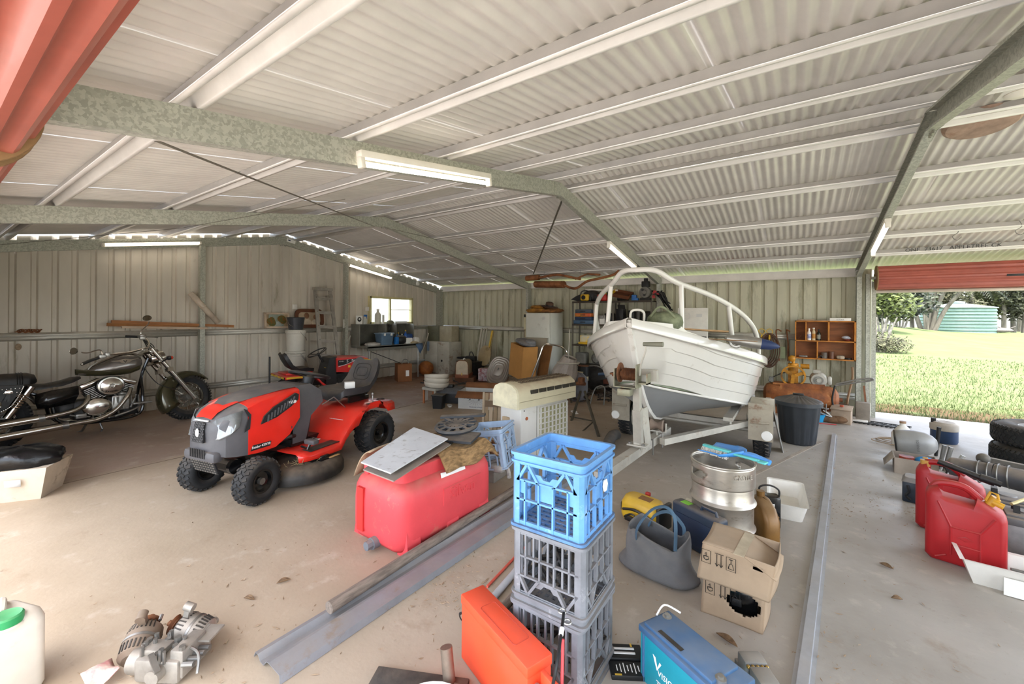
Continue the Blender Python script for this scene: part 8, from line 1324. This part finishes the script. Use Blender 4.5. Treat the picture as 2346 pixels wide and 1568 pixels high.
q.build('bolts', m_steel, t); B().beam((-.02, -.06, .14), (.05, -.1, .1), .02, .01).build('lever', m_steel, t); B().tube(bez([(.1, .0, .13), (.16, -.02, .12), (.18, -.05, .06)], 4), .006).build('lever', m_steel, t)
one('steel_bracket', B().box((0, 0, .07), (.008, .1, .12)).box((.035, 0, .125), (.07, .1, .008)), m_alt, 'grey steel angle bracket behind the dirty pump', 'bracket', loc=(6.43, -8.14, 0), rz=.6)
one('paper_scrap', B().grid(lambda u, v: (.12*(u-.5), .1*(v-.5), .05+.02*math.sin(u*5)*math.sin(v*4)), 6, 6), mat('scrap_pink', 'dccfbf', .8, 0, .2, 18, col2='d89a94'), 'crumpled white and pink scrap before the engine parts', 'paper', loc=(6.22, -8.44, 0), solid=.003)
# ================================================================ STEEL RACK behind the boat with tools
m_rk = mat('rack_dark', '4a4238', .6, .3, .2, 8, spots=.2, spotcol='7a4a2c')
def rack(label, x0, x1, zs, h):
    t = T('shelf_rack', label, 'rack', (x0, -.06, 0)); w_ = x1-x0
    for x in (0, w_):
        for y in (-.40, -.04): B().box((x, y, h/2), (.03, .03, h)).build('upright', mat('upright_grey', '6d675c', .6, .3, .15), t)
    for z in zs: B().box((w_/2, -.22, z), (w_, .42, .02)).box((w_/2, -.43, z-.005), (w_, .012, .04)).build('shelf', m_rk, t)
    return t
rack('dark steel shelf rack beside the fridge', 4.56, 5.42, (.53, .97, 1.42, 1.92), 1.92); rack('dark steel shelf rack right behind the boat bow', 5.5, 6.3, (.53, .97, 1.42, 1.92), 1.93)
def put(nm, lb, b, mt, loc, cat=None, rz=0): return one(nm, b, mt, lb, cat or nm.split('_')[-1], loc=loc, rz=rz)
TZ = 1.932
t = T('chainsaw', 'yellow and black chainsaw at the left end of the rack top', 'chainsaw', (4.78, -.3, TZ)); B().prism([(-.32, .05), (-.12, .0), (.05, .0), (.05, .12), (-.1, .16), (-.2, .12)], -.06, .06, MX(((1, 0, 0, 0), (0, 0, 1, 0), (0, 1, 0, 0), (0, 0, 0, 1)))).build('bar_cover', m_black, t); B().rbox((.02, -.02, .09), (.2, .13, .15), .03).build('motor_body', m_yel, t); B().tube(bez([(-.08, -.05, .1), (-.06, -.05, .22), (.06, 0, .24), (.12, .05, .1)], 5), .014).build('front_handle', m_black, t); B().cyl((.0, -.09, .09), (.0, -.08, .09), .05, n=16).rbox((.12, 0, .06), (.1, .1, .12), .02).build('starter_cover', m_blk, t)
put('black_toolbag', 'black tool bag behind the yellow chainsaw on the rack', B().ell((0, 0, .12), (.2, .14, .14), 14, 8, p=.8), m_black, (4.9, -.2, TZ), 'bag'); t = T('chainsaw', 'red and black chainsaw in the middle of the rack top', 'chainsaw', (5.2, -.3, TZ)); B().rbox((0, 0, .08), (.22, .14, .15), .03).ell((-.02, -.07, .08), (.06, .02, .06)).build('motor_body', mat('saw_red', 'c23028', .4, 0, .15, 9), t); B().rbox((-.16, .02, .08), (.12, .12, .14), .03).tube(bez([(-.1, 0, .1), (-.06, 0, .2), (.08, 0, .2), (.14, 0, .08)], 5), .013).build('handle', m_black, t)
put('yellow_case', 'yellow case behind the two chainsaws on the rack', B().rbox((0, 0, .1), (.3, .12, .2), .02), m_yel, (5.1, -.14, TZ), 'case'); put('white_tube', 'long white tube lying above the chainsaws', B().cyl((-.4, 0, .27), (.35, 0, .24), .02, n=10), m_white, (5.15, -.2, TZ), 'tube')
t = T('wooden_tray', 'tilted brown wooden tray on the rack top', 'tray', M=MX.Translation((5.62, -.28, TZ+.12)) @ MX.Rotation(.2, 4, 'Y') @ MX.Rotation(.35, 4, 'X')); B().box((0, 0, 0), (.4, .3, .012)).box((0, -.15, .03), (.4, .012, .07)).box((0, .15, .03), (.4, .012, .07)).box((.2, 0, .03), (.012, .3, .07)).build('tray_body', mat('tray_brown', '6d3f24', .6, 0, .2), t); B().box((-.2, -.0, .035), (.014, .31, .08)).build('yellow_edge', m_yel, t); put('dark_motor', 'dark round motor under the wooden tray', B().cyl((-.1, 0, .06), (.12, 0, .06), .06, n=16), m_dark, (5.66, -.34, TZ), 'motor')
put('blue_vice', 'small bright blue vice on the rack top', B().rbox((0, 0, .03), (.14, .1, .06), .012).rbox((-.02, 0, .09), (.1, .08, .07), .015), mat('vice_blue', '3a72b8', .4), (5.93, -.34, TZ), 'vice')
t = T('water_pump', 'dark grey water pump with round face on the rack top', 'pump', (6.14, -.32, TZ)); B(MX.Translation((0, -.06, .17)) @ MX.Rotation(PI/2, 4, 'X')).lathe([(0, .06), (.04, .06), (.05, .03), (.11, .03), (.12, 0), (.115, -.1), (0, -.1)], 24).build('pump_body', mat('pump_grey', '77746c', .5, .4, .15), t); B().rbox((0, 0, .34), (.15, .13, .12), .015).cyl((0, 0, .4), (0, 0, .46), .04, n=14).box((0, 0, .03), (.2, .12, .06)).build('junction_box', m_dark, t); B(MX.Translation((0, -.125, .17)) @ MX.Rotation(PI/2, 4, 'X')).cyl((-.03, .05, 0), (-.03, .05, .01), .025).cyl((.01, -.06, 0), (.01, -.06, .01), .022).build('ports', m_blk, t)
q = B(); rg = random.Random(21)
for k in range(14): a = V((6.35, -.3, TZ+.1)); q.tube(bez([a+V((rg.uniform(-.1, .1), rg.uniform(-.1, .1), rg.uniform(-.05, .12))), a+V((rg.uniform(0, .15), rg.uniform(-.1, .1), rg.uniform(-.05, .08))), a+V((.2+rg.uniform(0, .1), rg.uniform(-.1, .1), -.15-rg.random()*.2))], 4), .012, 5)
one('cable_bundle', q, m_hose, 'black cable bundle spilling off the right end of the rack', 'cable'); q = B()
for k in range(4): q.tube(bez([(6.28+.02*k, -.36, TZ+.05), (6.33, -.4, TZ+.2-.02*k), (6.42, -.36, TZ+.12)], 5), .008, 5)
one('jumper_leads', q, MATS['lead_red'], 'red jumper leads on top of the black cable bundle', 'cable')
z = 1.432
for k, (w_, h, mt, lb) in enumerate(((.46, .085, mat('case_blue_grey', '4b6684', .5, 0, .1), 'blue grey flat tool case at the bottom of the case stack'), (.40, .075, mat('case_navy2', '2b3c58', .5), 'navy tool case second from the bottom of the stack'), (.40, .08, mat('case_red_orange', 'b8482c', .5, 0, .3, 9, col2='c98a34'), 'red and orange tool case third in the stack'), (.38, .085, mat('case_slate', '4c5560', .5), 'slate grey tool case on top of the case stack'))):
    t = T('tool_case', lb, 'case', (4.80, -.32, z)); B().rbox((0, 0, h/2), (w_, .26, h-.004), .012).build('case_body', mt, t); B().rbox((0, -.135, h/2), (.12, .02, .02), .006).build('handle', m_black, t); z += h
for k, (nm, lb, b, mt, loc) in enumerate((('socket_case', 'open chrome socket case in the rack', B().rbox((0, 0, .1), (.26, .06, .2), .01).rbox((0, -.04, .16), (.2, .04, .05), .01), m_steel, (5.16, -.36, 1.432)), ('white_card', 'white instruction card before the socket case', B().box((0, 0, .06), (.12, .01, .12)), m_wht, (5.24, -.42, 1.432)), ('black_charger', 'black charger block at the right end of the case shelf', B().rbox((0, 0, .12), (.18, .2, .24), .01), m_black, (5.33, -.2, 1.432)),
    ('yellow_carton', 'yellow and white carton on the third rack shelf', B().rbox((0, 0, .1), (.26, .16, .2), .004), mat('carton_yellow', 'd0b23c', .5, 0, .9, 7, col2='d9d5c6'), (4.85, -.34, .982)), ('yellow_level_box', 'flat yellow box under the yellow carton front', B().rbox((0, 0, .03), (.3, .08, .05), .006), m_yel, (4.86, -.44, .982)), ('black_drill', 'black drill beside the yellow carton', B().rbox((0, 0, .08), (.2, .08, .1), .02).rbox((.05, 0, .0), (.05, .06, .1), .01), m_black, (5.15, -.36, 1.02)),
    ('red_torch', 'small red torch on the third rack shelf', B().cyl((-.06, 0, .03), (.06, 0, .03), .025, n=12), MATS['red_print'], (5.3, -.42, .982)), ('fan_heater', 'grey square heater on the lowest rack shelf', B().rbox((0, 0, .13), (.26, .2, .25), .03).box((0, -.102, .13), (.18, .006, .16)), mat('heater_grey', '77746c', .5, .1, .15), (4.74, -.34, .542)), ('circular_saw', 'silver and black circular saw on the lowest rack shelf', B().ell((0, 0, .14), (.16, .08, .13), 18, 10).cyl((.0, -.14, .12), (.0, .1, .12), .06, n=16).box((0, -.04, .03), (.3, .16, .01)), mat('saw_steel', '8a8882', .4, .5, .2, 10), (5.12, -.34, .542)),
    ('dark_cylinder', 'dark steel cylinder on the rack behind the bow', B().cyl((0, 0, 0), (0, 0, .3), .07, n=18), m_dark, (5.85, -.3, 1.432)), ('grey_cylinder', 'second dark cylinder on the rack behind the bow', B().cyl((0, 0, 0), (0, 0, .28), .06, n=18).cyl((.0, 0, .28), (0, 0, .32), .03), mat('cylinder_grey', '5d5b57', .5, .4, .15), (5.98, -.28, 1.432)), ('leaning_board', 'black board leaning inside the rack behind the bow', B().beam((0, 0, .0), (-.1, .1, .42), .16, .02), m_black, (5.68, -.3, 1.432)), ('dark_bundle', 'dark tool bundle at the right of the bow rack', B().ell((0, 0, .14), (.14, .12, .15), 12, 8, p=.8), m_dark, (6.17, -.28, 1.432)), ('dark_box', 'black box at the left of the bow rack', B().rbox((0, 0, .17), (.16, .2, .34), .01), m_black, (5.58, -.2, 1.432)))): put(nm, lb, b, mt, loc)
a, c = fy(1553, 706, -.3), fy(1622, 758, -.3); t = T('freezer_lid', 'white appliance panel with oval emblem behind the boat', 'panel', ((a.x+c.x)/2, -.3, (a.z+c.z)/2)); B().rbox((0, 0, -.1), (c.x-a.x, .04, a.z-c.z+.2), .01).build('panel', m_white, t); B(MX.Rotation(PI/2, 4, 'X')).torus((-.1, .06, .021), .06, .004, 20, 5, None).build('oval_emblem', m_silver, t); B().box((.12, -.021, .07), (.1, .002, .06)).build('sticker', m_silver, t); one('panel_stand', B().box((0, 0, .4), (.5, .3, (c.z-.12)*1.0)), m_dark, 'dark cupboard behind the boat carrying the white panel', 'cupboard', loc=((a.x+c.x)/2, -.25, (c.z-.1)/2-.4))
# clutter under the rack
t = T('paint_tin', 'black paint tin with cream labels on the floor clutter', 'tin', (5.10, -1.05, .28)); B().cyl((0, 0, 0), (0, 0, .3), .12, n=24).build('tin_body', m_blk, t); B().lathe([(.11, .3), (.115, .31), (.09, .312), (0, .31)], 22).build('lid', m_rust, t); q = B(); q.lathe([(.1215, .06), (.1215, .2)], 20, None, -2.6, -1.2).lathe([(.1215, .02), (.1215, .1)], 10, None, -.9, -.2); q.build('label', mat('label_cream', 'c4b894', .6, 0, .3, 30), t)
wadding('grey_sack', (0, 0, .26), (.2, .14, .27), mat('sack_grey', '77767a', .85, 0, .1, 6), 'grey fabric sack standing under the winch side of the boat', 'sack', 13, .05).location = (5.30, -1.75, 0)
one('black_engine', B().rbox((0, 0, .18), (.4, .3, .36), .06).cyl((-.1, -.16, .2), (-.1, -.2, .2), .1, n=18), m_dark, 'black engine lump on the floor below the rack', 'engine', loc=(4.75, -1.0, 0)); one('red_brushcutter', B().rbox((0, 0, .1), (.2, .16, .2), .04).ell((0, -.08, .1), (.07, .04, .07)), MATS['saw_red'], 'small red motor on the floor below the rack', 'motor', loc=(4.72, -1.5, 0)); one('cream_jug', B().rbox((0, 0, .15), (.22, .16, .3), .04), mat('jug_cream', 'c0a57c', .5), 'cream plastic container behind the mixer stand', 'container', loc=(4.55, -1.25, 0))
t = T('bag_bundle', 'dark bundle of pipes and bags under the rack', 'bundle', (5.3, -.75, 0)); B().ell((-.15, 0, .3), (.4, .22, .24), 16, 8, p=.8).ell((.3, .05, .2), (.3, .2, .18), 14, 8).build('bags', mat('bag_dark', '2f2c2a', .7, 0, .3, 10, bump=.4), t); B().tube(bez([(-.4, -.2, .45), (0, -.25, .6), (.3, -.2, .5)], 5), .02).tube([(.1, -.3, .15), (.6, -.35, .3)], .02).build('pipes', m_steel, t)
q = B(); rg = random.Random(31)
for k in range(60): a = V((5.2+rg.random()*1.2, -1.9+rg.random()*1.1, .02+.1*rg.random())); q.beam(a, a+V((rg.uniform(-.25, .25), rg.uniform(-.15, .15), rg.uniform(0, .1))), rg.uniform(.015, .06), rg.uniform(.01, .04))
tag(q.build('scrap_heap', mat('scrap_dark', '453a30', .8, .1, .5, 8)), 'dark heap of scrap metal and tools under the boat side', 'scrap', kind='stuff')
one('red_plank', B().box((0, 0, .04), (.5, .16, .08)), mat('plank_red', '7a4430', .7, 0, .2), 'reddish timber block under the rack by the boat', 'wood', loc=(5.75, -.9, .25)); one('blue_hose', B().tube(bez([(5.45, -1.1, .45), (5.7, -1.1, .48), (5.95, -1.05, .5)], 5), .03), mat('hose_blue', '5d7494', .6), 'blue grey hose end lying on the scrap by the boat', 'hose'); one('chair_frame', B().tube(bez([(5.62, -1.9, .02), (5.7, -1.85, .3), (5.85, -1.8, .32), (5.86, -1.85, .02)], 5), .012), m_steel, 'bent steel tube frame beside the grey sack', 'frame')
p = fz(1395, 1010); t = T('gas_bottle', 'dark rubber drain hose lying in front of the left trailer wheel', 'hose', (p.x, p.y, 0)); B().tube(bez([fz(1378, 1052, .07)-p, fz(1392, 1020, .07)-p, fz(1402, 1000, .08)-p, fz(1412, 996, .06)-p], 5), .065, 14).build('hose_body', mat('hose_rubber', '4c4a48', .6, 0, .15, dust=.4), t); t.name = 'rubber_hose'
for lb, px, nm in (('white wire loop on the floor near the mixer', (1315, 945), 'wire_loop'), ('white plastic tag on the floor by the fruit carton', (1030, 930), 'plastic_tag')): p = fz(*px); one(nm, B().torus((0, 0, .01), .05, .008, 16, 5, MX.Diagonal((1.4, .8, 1, 1))).rbox((.09, -.02, .006), (.1, .05, .008), .003), m_wht, lb, nm.split('_')[1], loc=tuple(p), rz=-.6)
one('tool_chest', B().rbox((0, 0, .07), (.4, .2, .14), .01), mat('chest_white', 'bdb7aa', .5, 0, .1), 'low white tool chest under the boat trailer', 'chest', loc=tuple(fz(1745, 985)+V((-.02, .35, 0))), rz=.1)
# exhaust hanging under the rafter
EY = -1.0; t = T('exhaust_system', 'rusty car exhaust hanging under the rafter left of the boat', 'exhaust', (0, 0, 0)); a, c = fy(1228, 652, EY), fy(1290, 652, EY); q = B(); q.loft([[tuple(p+V((0, .12*math.cos(a_), .075*math.sin(a_)))) for a_ in (2*PI*k/20 for k in range(20))] for p in (a, a+V((.02, 0, 0)), c, c+V((.02, 0, 0)))]); q.build('muffler', mat('exhaust_rust', '94603c', .75, .2, .25, 7, col2='6b4028'), t); m_ex = MATS['exhaust_rust']
B().cyl(fy(1206, 638, EY-.1), fy(1235, 636, EY-.1), .06, .06, n=16).tube(bez([fy(1235, 637, EY-.1), fy(1275, 630, EY-.1), fy(1310, 636, EY-.1), fy(1330, 640, EY-.1)], 5), .026, 10).build('resonator', m_ex, t); B().tube(bez([fy(1290, 652, EY), fy(1308, 660, EY), fy(1322, 660, EY), fy(1345, 645, EY), fy(1375, 638, EY), fy(1405, 630, EY), fy(1418, 620, EY)], 5), .026, 10).build('exhaust_pipe', m_ex, t); B().tube([fy(1318, 640, EY-.1), fy(1345, 628, EY-.1), fy(1375, 630, EY-.1)], .02).build('front_pipe', m_ex, t); q = B()
for px in ((1248, 636), (1330, 632), (1400, 622)): p = fy(*px, EY); q.tube([p, V((p.x, p.y, zraf(p.y)+.15))], .003, 4)
q.build('hanger_wire', m_steel, t)
a, c = fy(1395, 607, -.68), fy(1990, 588, -.68); one('roof_timber', B().beam(a, c, .05, .03), mat('timber_red', '8d5a40', .7, 0, .2, 5, stretch=(.3, 6, 6)), 'long thin reddish timber lying under the roof by the back wall', 'timber')
# roof vent, purlin writing, hanging wires
def onroof(px, py, off=.03):
    d = ray(px, py); k = (zroof(-2.5)-off+TAN*(-2.5+0)*1 - 0) if False else None
    # plane z = zc - TAN*(y-YR) - off  (rear slope)
    zc = zroof(YR)-off; s_ = (zc - TAN*(CAM.y-YR) - CAM.z)/(d.z + TAN*d.y); return CAM + d*s_
p = onroof(2248, 282); t = T('roof_vent', 'round rusty roof vent ring between the purlins at right', 'vent', M=frame(tuple(p), (1, 0, 0), (0, math.cos(ANG), -math.sin(ANG)))); B().lathe([(.0, -.02), (.2, -.02), (.22, -.005), (.225, .02), (.2, .02), (.19, .0), (0, .0)], 36).build('vent_ring', mat('vent_pink', 'a98d7c', .6, .1, .2, 8, spots=.3, spotcol='7a4a34'), t)
m_pen = mat('marker_ink', '3a3a36', .6); yy = -.78-.035; p = fy(2180, 574, yy-.012); pt_ = ET('writing_holder'); pt_.name = 'trim_2'; text('ONE  73617   APPLETREE CK', .075, m_pen, pt_, MX.Translation((p.x, yy-.006, zraf(-.78)+.157+.04)) @ MX.Rotation(PI/2+.3, 4, 'X'), .0005, sx=1.0)
for k, px in enumerate(((2190, 538), (2335, 525))): p = onroof(*px, .12); one('hanging_wire', B().tube(bez([p+V((0, 0, .1)), p+V((.02, 0, .03)), p+V((-.03, 0, -.02)), p+V((.01, 0, -.07)), p+V((.05, 0, -.03))], 5), .004, 5), m_steel, ['left twisted wire hanging from the purlin over the roller door', 'right twisted wire hanging from the purlin over the roller door'][k], 'wire')
t = T('bulkhead_light', 'square white light fitting on the roof at the right edge', 'light', tuple(onroof(2340, 203, .06))); B().rbox((0, 0, 0), (.22, .18, .06), .01).build('base', m_white, t); B().lathe([(.075, -.02), (.085, -.035), (.06, -.05), (0, -.055)], 20).build('diffuser', m_batten, t)
one('spot_lamp', B().cyl((0, 0, 0), (0, -.0, .07), .05, .03, n=14).cyl((0, 0, -.05), (0, 0, 0), .045, .05, n=14), m_white, 'small white spot lamp on the gable rafter end', 'lamp', loc=tuple(fx(957, 650, .1)))
t = T('rafter_label', 'white printed sticker on the gable rafter at the ridge', 'label', M=MX.Translation(tuple(fx(667, 553, .012))) @ rotz(PI/2) @ MX.Rotation(PI/2, 4, 'X') @ MX.Rotation(-ANG, 4, 'Z')); B().prism([(-.09, -.035), (.09, -.035), (.09, .035), (-.09, .035)], 0, .003).build('sticker', m_wht, t); B().box((-.04, .005, .0032), (.05, .02, .001)).build('blue_print', mat('navy', '25355c'), t)
# leaf litter ----------------------------------------------------------------------
q = B(); rg = random.Random(77); spots_ = [(7.05, -7.1, .12, 130), (7.0, -6.6, .25, 60), (6.75, -7.9, .3, 40), (8.85, -6.4, .12, 60), (8.9, -4.5, .12, 70), (9.0, -3, .15, 60), (8.0, -6.9, .3, 70), (9.1, -4.4, .3, 120), (9.3, -3.0, .5, 90), (6.3, -7.7, .5, 90), (6.2, -3.4, .5, 70), (8.3, -4.6, .6, 70), (7.4, -4.7, .4, 50), (5.6, -7.6, .8, 60), (8.4, -6.9, .25, 60), (9.35, -4.2, .12, 90), (7.9, -6.1, .2, 60), (6.5, -8.3, .25, 60), (9.0, -5.5, .5, 70), (4.2, -4.5, 1.2, 60)]
for x, y, sd, n in spots_:
    for k in range(n):
        px, py = rg.gauss(x, sd), rg.gauss(y, sd*1.3); a = rg.random()*PI; l = rg.uniform(.004, .016)*(1.5 if rg.random() < .12 else 1); w_ = l*rg.uniform(.12, .3); c_, s_ = math.cos(a), math.sin(a); z0 = .003; o = len(q.v); h_ = rg.uniform(.0, .008)
        q.v += [(px-c_*l, py-s_*l, z0+h_), (px+s_*w_, py-c_*w_, z0), (px+c_*l, py+s_*l, z0+h_*rg.random()*2), (px-s_*w_, py+c_*w_, z0+.002)]; q.f.append((o, o+1, o+2, o+3)); q.mi.append(0)
tag(q.build('leaf_litter', mat('leaf_brown', '7d6850', .9, 0, .6, 11, col2='a08a70'), flat=True), 'dry leaves and dirt crumbs scattered on the concrete', 'litter', kind='stuff')
lf = [((650, 1335), .07, 'curled brown leaf on the floor left of the timber pole', 1.2), ((570, 1375), .06, 'long thin brown leaf left of the timber pole', .4), ((1300, 1455), .03, 'small leaf on the floor by the crates', .2), ((1665, 1470), .10, 'curved tan leaf between blue battery and torn cartons', -.4), ((1745, 1410), .05, 'brown leaf beside the lower torn carton', .8), ((2030, 1300), .07, 'tan leaf on the clean floor before the red cans', 2.6), ((2055, 1375), .05, 'dark leaf on the floor nearest the white tray', .3), ((1350, 1340), .05, 'brown leaf in front of the tote bag', 2.2)]
for px, l, lb, a in lf:
    p = fz(*px); one('dry_leaf', B().grid(lambda u, v: ((u-.5)*1.1*l, (v-.5)*l*.36*math.sin(PI*min(1, max(.02, u)))**.8, .004+.02*(2*abs(v-.5))**2*math.sin(PI*u)+.012*(u-.5)**2), 8, 4), mat('leaf_tan', '8d7052', .8, 0, .3, 30), lb, 'leaf', loc=tuple(p), rz=a, solid=.001)
